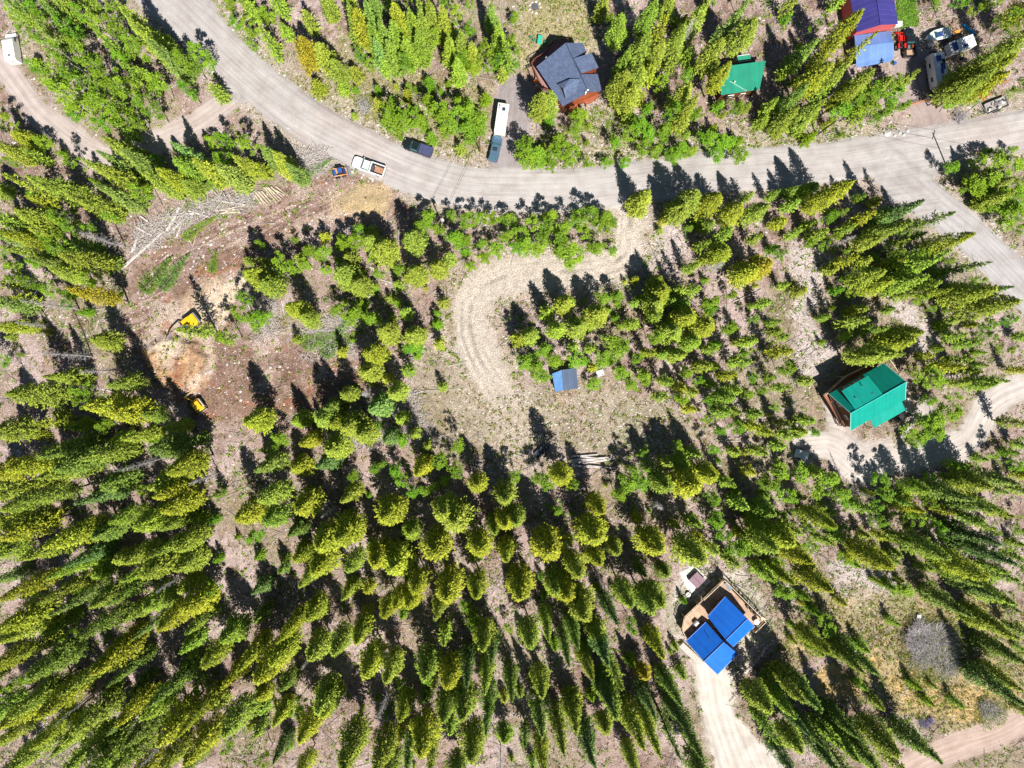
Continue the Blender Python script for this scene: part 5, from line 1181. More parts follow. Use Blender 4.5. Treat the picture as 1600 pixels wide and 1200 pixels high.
# slate-roofed house
def slate_house():
    k = Z_(10, 800, 40); g = lambda X, Y, z=0: px3(k(X, Y, z))
    t = thing('slate_roof_house', 'house with a slate blue shingle roof and red stained decks', 'house', (0,0,0))
    sh = shingle('slate_shingles', (.085,.115,.20))
    red = seam('red_siding', (.36,.095,.04), .22, .7, 0, dark=.6, var=.25, spec=.2)
    R0, R1 = k(840,268,8.0), k(1195,1040,8.0)
    W0, W1 = k(380,642,4.4), k(790,1262,4.4)
    E0, E1 = k(1112,272,5.2), k(1400,1010,5.0)
    house_walls(t, px3(W0), px3(W1), px3(k(1112,272,5.0)), px3(E1), px3(R0), px3(R1), red, .5, .12)
    mid0, mid1 = k(610,455,6.2), k(1000,1150,6.2)
    roof(t, [(R0, R1, W1, W0), (R0, E0, k(1165,420,5.0), k(958,503,8.0)), (k(1075,760,8.0), k(1340,755,5.2), E1, R1)], sh, ridge=[(R0, R1)])
    # east cross gable
    b = MB(); b.slab([px3(v) for v in (k(965,508,8.05), k(1245,428,6.6), k(1352,655,6.3), k(1085,745,8.0))], .14); cg = b.build('wing_roof', sh, t)
    e = [px3(v) for v in (k(985,520,7.8), k(1235,445,6.4), k(1335,650,6.1), k(1105,735,7.8))]
    b = MB(); b.add([v-Vector((0,0,.12)) for v in e]+[Vector((v.x, v.y, -.3)) for v in e], [(0,1,2,3), (0,4,5,1), (1,5,6,2), (2,6,7,3), (3,7,4,0), (7,6,5,4)]); b.build('wing_wall', red, cg)
    # dormer on the west slope
    ap, fr = k(1072,835,8.1), k(800,985,6.9)
    cL, cR, bL, bR = k(712,915,6.0), k(905,832,7.6), k(838,1148,5.6), k(1015,1060,7.0)
    dl = MB(); dl.slab([px3(fr), px3(ap), px3(cR), px3(cL)], .1); dl.slab([px3(fr), px3(ap), px3(bR), px3(bL)], .1); dm = dl.build('dormer_roof', sh, t)
    v = [px3(fr), px3(cL), px3(bL)]; v = [x.lerp(px3(ap), .07)-Vector((0,0,.15)) for x in v]; b = MB()
    back = [x.lerp(px3(ap), .6) for x in v]
    b.add(v+[Vector((x.x, x.y, 4.6)) for x in v[1:]]+[back[0]], [(0,1,3,4,2), (1,3,5), (2,4,5)]); b.build('dormer_wall', red, dm)
    for X, Y in ((1180,1020), (1150,1055)):
        p = px3(k(X, Y, 7.6)); MB().cyl(p-Vector((0,0,.6)), p+Vector((0,0,.5)), .13, .13, 8).cyl(p+Vector((0,0,.5)), p+Vector((0,0,.62)), .2, .08, 8).build('vent_pipe', WHITE, t)
    p = px3(k(545,520,4.9)); MB().cyl(p-Vector((0,0,.3)), p+Vector((0,0,.35)), .3, .3, 12).build('satellite_dish', WHITE, t)
    dz = 2.0
    d = deck(t, [g(330,560,dz), g(620,270,dz), g(860,245,dz), g(900,330,dz), g(470,700,dz), g(640,1050,dz), g(480,980,dz), g(370,810,dz)], dz, plain('mauve_boards', (.30,.17,.16), .8))
    rail(d, [g(640,1050,dz), g(470,1000,dz), g(300,620,dz), g(330,560,dz), g(540,430,dz), g(640,270,dz), g(870,240,dz)], dz, m=DECK_RED)
    stairs(d, g(300,640,dz), g(365,850,.4), dz, .8, 1.1, DECK_TAN, 9)
    o = MB().box((0,0,.45),(.95,.9,.9)).box((0,0,.93),(1.05,1.0,.07)).build('storage_box', plain('orange_red_paint', (.62,.13,.03), .5), None, bevel=.02); o.location = g(378,862); o.rotation_euler.z = -.1; prop(o, 'bright orange box at the foot of the slate roofed house stairs', 'box')
    d = deck(t, [g(1050,1130,2), g(1330,1050,2), g(1390,1050,2), g(1330,1130,2), g(1180,1220,2)], 1.6, DECK_RED, 'porch')
    d = deck(t, [g(860,1270,2), g(1010,1180,2), g(1050,1280,2), g(900,1330,2)], 1.4, DECK_RED, 'porch')
slate_house()
# green cabin with its small shed roof
def green_cabin():
    k = Z_(15, 1120, 70); g = lambda X, Y, z=0: px3(k(X, Y, z))
    t = thing('green_roof_cabin', 'small cabin with a plain green metal roof among conifers', 'cabin', (0,0,0))
    gr = seam('green_metal', (.006,.20,.125), .45, .6, 0, dark=.85, var=.14, spec=.15)
    A, B, C_, D = k(60,522,5.0), k(1150,372,5.0), k(1000,1045,3.4), k(100,1180,3.4)
    roof(t, [(D, C_, B, A)], gr)
    v = [px3(x) for x in (A, B, C_, D)]; c = sum(v, Vector())/4; v = [x.lerp(c, .07)-Vector((0,0,.22)) for x in v]
    b = MB(); b.add(v+[Vector((x.x, x.y, -.3)) for x in v], [(3,2,1,0), (0,1,5,4), (1,2,6,5), (2,3,7,6), (3,0,4,7)]); b.build('wall', LOGWALL, t)
    opening(t, v[2], v[1], .5, 1.0, 1.2, 1.1, out=.05); opening(t, v[3], v[2], .3, 1.0, 1.2, 1.1, out=.05); opening(t, v[3], v[2], .65, .1, .9, 2.0, 'door', plain('brown_door', (.16,.07,.04), .5), out=.05)
    deck(t, [g(-60,470,2), g(60,545,2), g(1100,390,2), g(1080,330,2), g(0,430,2)], 2.0, plain('grey_brown_boards', (.20,.14,.125), .85))
    MB().cyl(px3(k(405,885,4.0))-Vector((0,0,.4)), px3(k(405,885,4.0))+Vector((0,0,.5)), .12, .12, 8).build('vent_pipe', WHITE, t)
    q = MB(); q.cyl(px3(k(300,850,4.3)), px3(k(700,1080,4.0)), .03, .03, 4); q.build('cable', WHITE, t)
    s = thing('garden_shed', 'tiny shed with a white edged green roof above the green cabin', 'shed', (0,0,0))
    E = [k(512,405,2.5), k(805,350,2.5), k(775,220,3.0), k(478,262,3.0)]
    roof(s, [tuple(E)], gr, .08)
    v = [px3(x) for x in E]; c = sum(v, Vector())/4; v = [x.lerp(c, .1)-Vector((0,0,.15)) for x in v]
    b = MB(); b.add(v+[Vector((x.x, x.y, -.2)) for x in v], [(0,1,2,3), (0,4,5,1), (1,5,6,2), (2,6,7,3), (3,7,4,0)]); b.build('wall', WHITE, s)
    q = MB(); q.cyl(px3(E[0]), px3(E[1]), .09, .09, 4); q.cyl(px3(E[2]), px3(E[3]), .05, .05, 4); q.build('fascia', WHITE, s)
green_cabin()
# indigo-roofed barn and blue carport
def barn():
    k = Z_(10, 1320, 0); g = lambda X, Y, z=0: px3(k(X, Y, z))
    t = thing('barn', 'pinkish red barn with an indigo metal roof at the top edge', 'barn', (0,0,0))
    ind = seam('indigo_metal', (.045,.04,.20), .95, .5, 0, dark=1.35, var=.12, spec=.3)
    R0, R1 = k(560,385,6.4), k(470,-230,6.4); W0, W1 = k(188,502,4.2), k(70,-90,4.2); E0, E1 = k(832,372,4.6), k(735,-250,4.6)
    house_walls(t, px3(W0), px3(W1), px3(E0), px3(E1), px3(R0), px3(R1), plain('pink_red_siding', (.55,.10,.10), .7, .3, 0, .15), .1, .04)
    roof(t, [(W0, W1, R1, R0), (R0, R1, E1, E0)], ind, ridge=[(R0, R1)])
    o = MB().box((0,0,.5),(1.2,.9,1.0)).box((0,0,1.03),(1.3,1.0,.06)).build('white_cabinet', WHITE, None, bevel=.02); o.location = g(800,408); prop(o, 'white cabinet at the lower right corner of the indigo roofed barn', 'cabinet')
    c = thing('carport', 'pale blue metal carport with creased panels below the barn', 'carport', (0,0,0))
    cb = seam('pale_blue_metal', (.115,.215,.48), 1.45, .38, .0, dark=1.12, var=.10)
    T0, T1, M0, M1, L0, L1, B0, B1 = k(150,552,2.7), k(702,482,2.7), k(165,735,3.4), k(762,660,3.4), k(180,1000,2.7), k(772,882,2.7), k(190,1060,1.9), k(722,960,1.9)
    roof(c, [(T0, T1, M1, M0), (M0, M1, L1, L0), (L0, L1, B1, B0)], cb, .06)
    for a, b_ in ((T0, T1), (L0, L1)):
        for f in (.03,.35,.65,.97): p = px3(a).lerp(px3(b_), f); MB().box((p.x, p.y, 1.2), (.1,.1,2.7)).build('post', STEEL, c)
    # red tractor
    loc, rz, _ = face_px((1404,80), (1403,60)); tr = thing('tractor', 'small red tractor with a front loader between the carport and black pickup', 'tractor', G(1403,70), rz)
    rd = plain('red_enamel', (.60,.02,.015), .35, .5, 0, .15)
    MB().box((.7,0,.95),(1.3,.7,.55),tx=.9,ty=.8).build('hood', rd, tr, bevel=.06); MB().box((-.45,0,.75),(1.2,.8,.4)).build('chassis', DARKM, tr, bevel=.04)
    MB().box((-.6,0,1.15),(.5,.5,.2)).box((-.85,0,1.45),(.1,.5,.4)).build('seat', DARKM, tr, bevel=.04)
    for s in (-1, 1):
        wheel(tr, -.75, s*.65, .62, .35); wheel(tr, 1.0, s*.5, .36, .22)
        MB().box((-.75,s*.62,1.32),(.9,.36,.08)).build('fender', rd, tr, bevel=.03, seg=1)
        MB().tube([Vector((.1,s*.55,1.25)), Vector((1.3,s*.55,1.15)), Vector((1.9,s*.55,.5))], .06).build('loader_arm', rd, tr)
    MB().profile([(1.9,.2),(2.5,.15),(2.1,.3),(2.0,.8),(1.9,.8)], -.8, .8).build('bucket', rd, tr)
    MB().cyl((-.2,0,1.2),(-.05,0,1.45),.02).cyl((-.05,0,1.45),(-.04,0,1.47),.2,.2,12).build('steering_wheel', DARKM, tr)
barn()

# ---- east yard
def boat():
    loc, rz, _ = face_px((1482,48), (1449,61), 1.2); t = thing('boat', 'pale aluminium boat with a dark blue cockpit on a trailer in the east yard', 'boat', Vector((loc.x, loc.y, .05)), rz-.12)
    hw = 1.05; L = 4.9
    st = [(-L/2, hw*.95), (-L/2+1.5, hw), (.6, hw*.95), (1.6, hw*.6), (2.2, hw*.22), (L/2, .02)]
    vs = []; n = len(st)
    for x, y in st: vs += [(x, -y, 1.25), (x, -y*.75, .65), (x, 0, .5), (x, y*.75, .65), (x, y, 1.25)]
    fs = []
    for i in range(n-1):
        for j in range(4): a = i*5+j; fs.append((a, a+1, a+6, a+5))
    fs.append((0,4,3,2,1)); MB().add(vs, fs).build('hull', plain('pale_aluminium', (.55,.66,.66), .35, .5, .2, .12), t)
    d = [(x, y) for x, y in st]; dv = [(x, -y, 1.26) for x, y in d]+[(x, y, 1.26) for x, y in d]; df = [(i, i+1, n+i+1, n+i) for i in range(n-1)]
    MB().add(dv, df).build('deck', plain('pale_deck', (.62,.72,.72), .4), t)
    MB().box((-.3,0,1.36),(1.3,1.0,.2),tx=.8,ty=.8).build('cockpit', plain('navy_vinyl', (.03,.06,.18), .4), t, bevel=.05)
    MB().box((.55,0,1.5),(.1,1.2,.35),rot=(0,-.5,0)).build('windshield', GLASS_T, t)
    tr = thing('boat_trailer', 'grey trailer frame carrying the pale aluminium boat', 'trailer', t.location, rz-.12)
    q = MB()
    for s in (-1, 1): q.cyl((-2.4,s*.75,.45),(1.6,s*.75,.45),.06,.06,6); q.cyl((1.6,s*.75,.45),(3.3,0,.45),.06,.06,6)
    for x in (-2,0,1.5): q.cyl((x,-.75,.45),(x,.75,.45),.05,.05,6)
    q.build('frame', STEEL, tr)
    for s in (-1,1): wheel(tr, -.8, s*1.05, .33, .2)
boat()
solar = plain('solar_blue', (.01,.04,.22), .12, .8, 0, .25)
vw = plain('rv_white', (.78,.79,.80), .35, .5, 0, .08)
trailer('camper_trailer', 'long white motorhome roof with dark blue solar panels in the east yard', (1474,128), (1467,84), 6.3, 2.4, 2.9, vw, [(1.9,.1,1.1,1.0,solar), (.3,-.5,1.3,.9,solar), (1.2,-.75,1.0,.6,DARKM), (-.6,-.2,1.0,.5,solar), (-1.8,-.4,.8,.8,solar)], False, cat='motorhome')
trailer('camper_trailer', 'white and blue camper standing crosswise under the right edge trees', (1522,62), (1489,74), 4.9, 2.2, 2.6, vw, [(1.7,0,1.0,1.7,solar), (-.2,.5,1.0,.5,solar), (-1.3,-.3,1.1,.5,plain('pale_grey_hatch',(.45,.5,.55),.4)), (-.6,-.6,.5,.4,WHITE)], False)
trailer('camper_trailer', 'short silver blue camper half hidden below the long white motorhome', (1473,134), (1480,146), 3.0, 2.0, 2.2, plain('silver_blue', (.42,.50,.60), .35, .5, .2), [(.3,0,.6,.5,WHITE), (-.8,0,.5,.8,solar)], False)
o = thing('folding_trailer', 'dark open frame beside the solar roofed motorhome', 'frame', G(1457,92), R(95))
MB().box((0,0,.5),(2.6,1.3,.1)).build('platform', plain('dark_mat', (.06,.06,.08), .8), o); 
q = MB()
for s in (-1,1): q.cyl((-1.3,s*.6,.9),(1.3,s*.6,.9),.04); q.cyl((-1.3,s*.6,.5),(-1.3,s*.6,.9),.04); q.cyl((1.3,s*.6,.5),(1.3,s*.6,.9),.04)
q.build('frame', STEEL, o)
for s in (-1,1): wheel(o, 0, s*.75, .3, .18)
# kayak, firewood, junk
def kayak():
    loc, rz, _ = face_px((1507,42), (1518,51)); st = [(-1.7,.02),(-1.2,.24),(-.5,.38),(.5,.38),(1.2,.24),(1.7,.02)]; b = MB(); vs = []
    for x, y in st: vs += [(x,-y,.22+.1*abs(x)/1.7),(x,-y*.7,.05),(x,0,0),(x,y*.7,.05),(x,y,.22+.1*abs(x)/1.7),(x,0,.33+.05*abs(x))]
    fs = []
    for i in range(5):
        for j in range(6): a = i*6+j; c = i*6+(j+1) % 6; fs.append((a, c, c+6, a+6))
    b.add(vs, fs); t = thing('kayak', 'bright blue kayak lying beside the woodpile', 'kayak', loc+Vector((0,0,.1)), rz)
    b.build('hull', plain('sky_blue_plastic', (.02,.25,.62), .35), t, True); MB().cyl((-.1,0,.30),(-.1,0,.36),.26,.24,14).build('cockpit', plain('sky_blue_rim', (.10,.40,.70), .4), t)
kayak()
prng = random.Random(77)
LOGS = []
def log(a, b_, r, m, label, group, z0=0.0, z1=None, name='log', cat='log'):
    p = G(*a); q = G(*b_); z1 = z0 if z1 is None else z1
    p.z += r+z0; q.z += r+z1; c = (p+q)/2; d = q-p; n = 4; pts = []
    for i in range(n+1):
        f = i/n; v = p.lerp(q, f)-c; v.z += math.sin(f*math.pi)*prng.uniform(-.05,.05); v.x += prng.uniform(-.04,.04)*d.length*.15; v.y += prng.uniform(-.04,.04)*d.length*.15; pts.append(v)
    o = MB().tube(pts, r, r*.62, 7).build(name, m, None); o.location = c
    return prop(o, label, cat, group)
for x0, y0, x1, y1 in ((396,302,410,320),(400,301,418,321),(405,300,421,318),(410,300,425,317),(413,293,434,318),(417,293,437,315),(420,294,440,312),(425,293,443,309),(428,296,446,306),(404,304,414,322),(432,292,447,304)):
    log((x0,y0), (x1,y1), prng.uniform(.15,.2), LOGW, 'peeled tan log in the fan shaped pile at the top of the dirt clearing', 'tan logs in the fan shaped pile', prng.uniform(0,.25))
for x0, y0, x1, y1 in ((344,334,362,332),(350,328,382,321),(355,332,377,331),(352,331,370,326),(338,330,360,328)):
    log((x0,y0), (x1,y1), .17, LOGW, 'short pale log on the edge of the grey branch heap', 'short logs beside the branch heap', prng.uniform(0,.15))
for x0, y0, x1, y1 in ((190,422,252,364),(192,418,256,362),(196,413,246,369),(194,418,250,368),(257,364,280,324),(260,362,282,325),(262,362,279,330),(270,360,296,336),(298,362,328,346),(215,356,238,368),(220,338,242,354),(330,294,348,314),(345,315,384,320),(210,392,215,370),(206,395,214,372),(290,334,318,334),(296,330,330,340),(275,372,284,352)):
    log((x0,y0), (x1,y1), prng.uniform(.15,.22), LOGG, 'long grey felled trunk along the upper left edge of the dirt clearing', 'grey trunks along the clearing edge', prng.uniform(0,.2))
for x0, y0, x1, y1 in ((892,713,934,710),(890,719,955,714),(890,721,958,717),(895,723,925,722),(893,725,917,730),(910,724,955,716),(916,727,949,730),(900,717,952,719),(904,728,962,731),(910,723,943,720),(895,712,945,716),(893,727,940,731)):
    log((x0,y0), (x1,y1), prng.uniform(.16,.23), LOGG, 'pale grey log in the long pile below the dry meadow', 'pale logs piled below the meadow', prng.uniform(0,.3))
for x0, y0, x1, y1 in ((550,405,590,422),(595,437,625,446),(560,460,545,480),(592,645,645,667),(607,655,640,617),(640,617,662,611),(560,690,650,737),(495,692,527,685),(625,777,662,807),(520,690,548,712),(575,700,622,716),(600,640,640,600),(127,600,215,622),(565,640,590,690),(585,432,583,415),(575,465,592,452),(440,470,446,500),(385,470,398,500),(540,920,530,945),(500,480,520,510),(596,625,628,618),(612,668,590,700)):
    log((x0,y0), (x1,y1), prng.uniform(.10,.16), LOGG, 'thin fallen grey trunk lying on the open forest floor left of the loop drive', 'fallen trunks left of the loop drive', 0)
for x0, y0, x1, y1, m, lb in ((1117,687,1190,692,WBARK,'white birch trunk lying left of the green chalet yard'),(1452,530,1478,560,LOGG,'pale fallen trunk in the stony gap right of the teal chalet'),(32,1175,75,1128,LOGG,'grey fallen trunk in the bottom left corner forest'),(827,1036,920,1100,LOGD,'brown fallen trunk on the strip of bare floor left of the blue cabin'),(975,1125,1003,1086,LOGG,'left of two crossed grey trunks below the blue cabin'),(980,1128,1008,1088,LOGG,'right of two crossed grey trunks below the blue cabin'),(225,452,256,422,LOGW,'pale trunk of the felled spruce in the dirt clearing'),(1145,472,1190,452,WBARK,'white leaning trunk between the upper right conifers'),(1370,465,1400,455,LOGD,'dark fallen trunk in the right stony glade'),(940,1043,895,1035,LOGG,'grey bent trunk in the clearing under the tall spruces'),(1300,620,1312,600,PALEW,'pale board leaning beside the chalet deck')):
    log((x0,y0), (x1,y1), .12, m, lb, None, 0)
for i in range(26):
    a = prng.uniform(0,6.28); cx = 1487+prng.uniform(-8,10); cy = 44+prng.uniform(-12,12); l = prng.uniform(5,9)
    log((cx-math.cos(a)*l*.5, cy-math.sin(a)*l*.5), (cx+math.cos(a)*l*.5, cy+math.sin(a)*l*.5), .09, LOGD, 'short brown plank in the jumbled heap beside the blue kayak', 'planks in the heap beside the kayak', prng.uniform(0,.5), name='plank', cat='plank')
o = MB().box((0,0,.25),(1.3,.8,.5),tx=.8,ty=.7).cyl((-.4,0,.5),(.5,.1,.75),.12).build('yellow_tarp', plain('ochre_tarp', (.62,.30,.05), .8), None, bevel=.06); o.location = G(1494,50); prop(o, 'ochre yellow tarp bundle on the plank heap', 'tarp')
for i in range(22):
    a = prng.uniform(0,6.28); px_ = prng.choice(((1468,72,16,6),(1452,100,8,10),(1480,60,10,6),(1500,88,8,8),(1450,150,10,4))); x_, y_ = px_[0]+prng.uniform(-1,1)*px_[2], px_[1]+prng.uniform(-1,1)*px_[3]
    sz = (prng.uniform(.4,1.3), prng.uniform(.3,.9), prng.uniform(.2,.8)); o = MB().box((0,0,sz[2]/2), sz, tx=prng.uniform(.7,1), ty=prng.uniform(.7,1)).box((0,0,sz[2]+.03),(sz[0]*.8,sz[1]*.3,.06)).build('crate', [DARKM, MATS['cardboard'], STEEL, MATS['dark_mat'], LOGD, WHITE][i % 6], None, bevel=.02)
    o.location = G(x_, y_); o.rotation_euler.z = a; prop(o, ['black','tan','grey','charcoal','brown','white'][i % 6]+' crate in the yard clutter', 'crate', 'crates and clutter in the east yard')
# boundary log fence
def log_fence(pts, label):
    t = thing('log_fence', label, 'fence', G(*pts[0])); o0 = t.location
    for i in range(len(pts)-1):
        a = G(*pts[i]); b_ = G(*pts[i+1])
        for z in (.35, .75, 1.1): MB().tube([a-o0+Vector((0,0,z)), (a+b_)/2-o0+Vector((0,0,z+.04)), b_-o0+Vector((0,0,z))], .07, .06, 6).build('rail', plain('orange_log', (.42,.18,.07), .8, .2, 0, .3), t)
    for p in pts: a = G(*p); MB().cyl(a-o0-Vector((0,0,.2)), a-o0+Vector((0,0,1.3)), .09, .08, 7).build('post', LOGD, t)
log_fence([(1412,168),(1438,160),(1462,156),(1490,150),(1515,146),(1545,138),(1572,128)], 'long orange brown log fence across the east yard entrance')
o = thing('firewood_stack', 'small brown stack of wood at the end of the log fence', 'woodpile', G(1462,163))
q = MB()
for i in range(3):
    for j in range(5-i): q.cyl((-.45+.2*j+.1*i, -.4, .12+.19*i), (-.45+.2*j+.1*i, .4, .12+.19*i), .10, .10, 7)
q.build('split_logs', LOGD, o); MB().box((0,0,.02),(1.2,.9,.05)).build('pallet', PALEW, o)
# flatbed trailer with scrap
loc, rz, _ = face_px((1568,160), (1538,172)); t = thing('flatbed_trailer', 'grey flatbed trailer heaped with scrap beside the road at the right', 'trailer', loc, rz)
MB().box((0,0,.6),(4.3,2.0,.12)).build('platform', plain('grey_flatbed', (.30,.28,.27), .8), t)
q = MB()
for s in (-1,1): q.box((0,s*1.0,.85),(4.3,.06,.35))
q.box((-2.15,0,.85),(.06,2.0,.35)); q.build('side_board', STEEL, t)
MB().cyl((2.1,-.7,.5),(3.3,0,.5),.05).cyl((2.1,.7,.5),(3.3,0,.5),.05).build('tow_bar', DARKM, t)
for s in (-1,1): wheel(t, -.4, s*1.12, .33, .2); wheel(t, .4, s*1.12, .33, .2)
for i in range(14):
    sx, sy, sz = prng.uniform(.3,.9), prng.uniform(.2,.7), prng.uniform(.1,.4)
    b = MB().box((0,0,sz/2),(sx,sy,sz),tx=prng.uniform(.6,1),rot=(0,prng.uniform(-.2,.2),prng.uniform(0,3)))
    on_vehicle(t, 'scrap_block', 'piece of grey scrap heaped on the flatbed trailer', 'scrap', (prng.uniform(-1.8,1.8), prng.uniform(-.7,.7), .67+prng.uniform(0,.15)), b, [GREYSTONE, STEEL, DARKM, PALESTONE][i % 4], bevel=.03)['group'] = 'scrap pieces on the flatbed trailer'
t = thing('loader_forks', 'orange red machine frame with two long prongs beside the flatbed trailer', 'machine frame', G(1534,152), R(35))
q = MB()
for s in (-1,1): q.cyl((-.4,s*.6,.25),(1.8,s*.3,.9),.09,.08,6)
q.cyl((-.4,-.6,.25),(-.4,.6,.25),.09).cyl((.9,-.45,.6),(.9,.45,.6),.07); q.build('frame', plain('orange_red_enamel', (.62,.11,.04), .45), t)
q = MB()
for s in (-1,1): q.cyl((-.4,s*.35,.2),(-2.0,s*.35,.12),.05,.04,5)
q.build('forks', PALEW, t)
t = thing('saw_horse', 'brown wooden frame leaning beside the small camper', 'frame', G(1457,142), R(38))
q = MB(); q.cyl((-1.1,-.2,.1),(1.2,-.2,.9),.05).cyl((-1.1,.3,.1),(1.2,.3,.9),.05).cyl((-.9,-.2,.16),(-.9,.3,.16),.04).cyl((.9,-.2,.8),(.9,.3,.8),.04); q.build('frame', LOGD, t)

# ---- small items
def pic():
    t = thing('picnic_table', 'green rectangular table on the dry grass above the slate roofed house', 'table', G(843,65), R(82))
    gp = plain('green_plastic', (.04,.42,.30), .4)
    MB().box((0,0,.74),(1.75,.85,.05)).build('tabletop', gp, t, bevel=.02, seg=1)
    for x in (-.75,.75):
        for y in (-.35,.35): MB().cyl((x,y,0),(x,y,.72),.03).build('leg', gp, t)
    for x, y, lb in ((829,60,'leftmost green round stool by the green table'), (833.5,65,'green round stool just left of the green table'), (851.5,68,'green round stool right of the green table')):
        s = thing('stool', lb, 'stool', G(x,y), 0, 'stools round the green table'); dk = plain('dark_green_plastic', (.02,.22,.16), .4)
        MB().cyl((0,0,.42),(0,0,.48),.24,.24,14).build('seat', dk, s)
        for a in range(3): MB().cyl((.12*math.cos(a*2.09),.12*math.sin(a*2.09),.42),(.2*math.cos(a*2.09),.2*math.sin(a*2.09),0),.02).build('leg', dk, s)
pic()
t = thing('fire_pit', 'grey fire pit ringed with pale stones on the upper meadow', 'fire pit', G(836,12))
MB().cyl((0,0,0),(0,0,.35),.55,.6,16).build('bowl', plain('ash_steel', (.10,.10,.13), .6), t)
for i in range(9):
    a = i*.698; o = link('stone', rock_mesh(prng, .28), PALESTONE, t); o.location = (math.cos(a)*1.1, math.sin(a)*1.1, .08)
# tarp shed
def tarp():
    k = Z_(6.67, 820, 560); t = thing('tin_shed', 'small shed with blue grey sheet roof at the edge of the dry meadow', 'shed', (0,0,0))
    A = [k(285,160,2.3), k(385,120,2.6), k(400,332,2.6), k(318,350,2.3)]; B = [k(385,120,2.6), k(540,100,2.3), k(555,312,2.3), k(400,332,2.6)]
    roof(t, [tuple(A)], plain('bright_blue_sheet', (.12,.27,.55), .35, .5, .1, .2), .04); roof(t, [tuple(B)], seam('slate_blue_sheet', (.09,.13,.21), .5, .35, .2, dark=.75), .04)
    v = [px3(x) for x in (A[0], B[1], B[2], A[3])]; c = sum(v, Vector())/4; v = [x.lerp(c, .08)-Vector((0,0,.1)) for x in v]
    MB().add(v+[Vector((x.x, x.y, -.2)) for x in v], [(0,4,5,1), (1,5,6,2), (2,6,7,3), (3,7,4,0), (0,1,2,3)]).build('wall', LOGD, t)
tarp()
o = MB().box((0,0,.35),(1.5,1.2,.04),rot=(.1,.12,0)).box((0,0,.17),(1.1,.9,.3)).build('metal_sheet', plain('crumpled_sheet', (.45,.46,.50), .4, .5, .3, .25), None); o.location = G(937,583); o.rotation_euler.z = .3; prop(o, 'small pale metal sheet on a crate right of the tin shed', 'metal sheet')
t = thing('lumber_stack', 'dark stack of boards in the tree shadow on the lower meadow edge', 'lumber stack', G(846,704), R(42))
for i in range(3):
    for j in range(3): MB().box((prng.uniform(-.1,.1), -.5+.5*j, .2+.25*i), (3.0, .42, .2)).build('board', plain('charcoal_board', (.05,.06,.08), .7), t, bevel=.01, seg=1)
t = thing('cargo_trailer', 'small white topped utility trailer parked at the chalet turnaround', 'trailer', G(1249,709), R(-14))
MB().box((0,0,.75),(2.9,1.75,.5)).build('body', plain('dark_grey_paint', (.10,.09,.11), .5), t, bevel=.03); MB().box((0,0,1.03),(2.75,1.6,.06)).build('cover', plain('white_tarp', (.70,.70,.69), .6, .3, 0, .15, 2.5), t, bevel=.02)
for s in (-1,1): wheel(t, 0, s*.98, .32, .2)
MB().cyl((1.4,.5,.5),(2.4,0,.5),.05).cyl((1.4,-.5,.5),(2.4,0,.5),.05).build('tow_bar', DARKM, t)
o = MB().box((0,0,.25),(.7,.6,.5)).box((0,0,.53),(.76,.66,.06)).build('utility_box', WHITE, None, bevel=.02); o.location = G(1434,962); prop(o, 'small white utility box in the dry grass above the grey shrub', 'box')
o = MB().cyl((0,0,0),(0,0,.6),.3,.3,12).cyl((0,0,.6),(0,0,.66),.33,.3,12).build('barrel', plain('blue_barrel', (.03,.12,.4), .5), None); o.location = G(1396,100); prop(o, 'blue barrel at the lower right corner of the carport', 'barrel')
# utility poles and wires
POLES = []
def pole(base, hgt, label, m, arm=0.0, lean=(0,0)):
    p = G(*base); t = thing('utility_pole', label, 'utility pole', p); top = Vector((lean[0], lean[1], hgt))
    MB().tube([Vector((0,0,-.3)), top*.5, top], .16, .11, 8).build('shaft', m, t)
    MB().box((top.x, top.y, hgt-.5), (1.8,.12,.12), arm).build('crossarm', LOGD, t)
    for s in (-.8,0,.8): MB().cyl((top.x+s*math.cos(arm), top.y+s*math.sin(arm), hgt-.44), (top.x+s*math.cos(arm), top.y+s*math.sin(arm), hgt-.2), .05, .03, 6).build('insulator', STEEL, t)
    POLES.append((p+top, arm)); return t
pd = plain('dark_pole', (.09,.07,.06), .9, .1, 0, .3)
pole((1276,211), 8.2, 'dark utility pole standing above the road in the upper right', pd, 1.3)
pole((1478,258), 9.4, 'dark utility pole at the junction near the right edge', pd, 1.3)
t3 = pole((694,357), 8.6, 'grey utility pole among small trees just below the main road', plain('grey_pole', (.28,.27,.27), .9, .1, 0, .3), .9)
MB().cyl((.3,0,7.2),(.3,0,8.0),.26,.26,12).build('transformer', plain('transformer_grey', (.5,.52,.54), .5), t3)
pole((750,236), 8.0, 'reddish utility pole between the green bushes and the blue grey suv', plain('red_brown_pole', (.22,.09,.05), .9, .1, 0, .3), .9)
def wire(i, j, off):
    (a, aa), (b_, ab) = POLES[i], POLES[j] if isinstance(j, int) else j
    p = a+Vector((off*math.cos(aa), off*math.sin(aa), -.2)); q = b_+Vector((off*math.cos(ab), off*math.sin(ab), -.2)); pts = []
    for k in range(13): f = k/12; v = p.lerp(q, f); v.z -= 4*f*(1-f)*.5; pts.append(v)
    o = MB().tube(pts, .022, .022, 4).build('power_line', DARKM, None); c = pts[6]
    return o
for off, nm in ((-.8,'left'), (.8,'right')): prop(wire(2, 3, off), nm+' power line crossing the main road above the middle of the picture', 'power line', 'wires over the main road')
for off, nm in ((-.8,'left'), (.8,'right')): prop(wire(0, 1, off), nm+' power line between the two dark poles in the upper right', 'power line', 'wires between the dark poles')

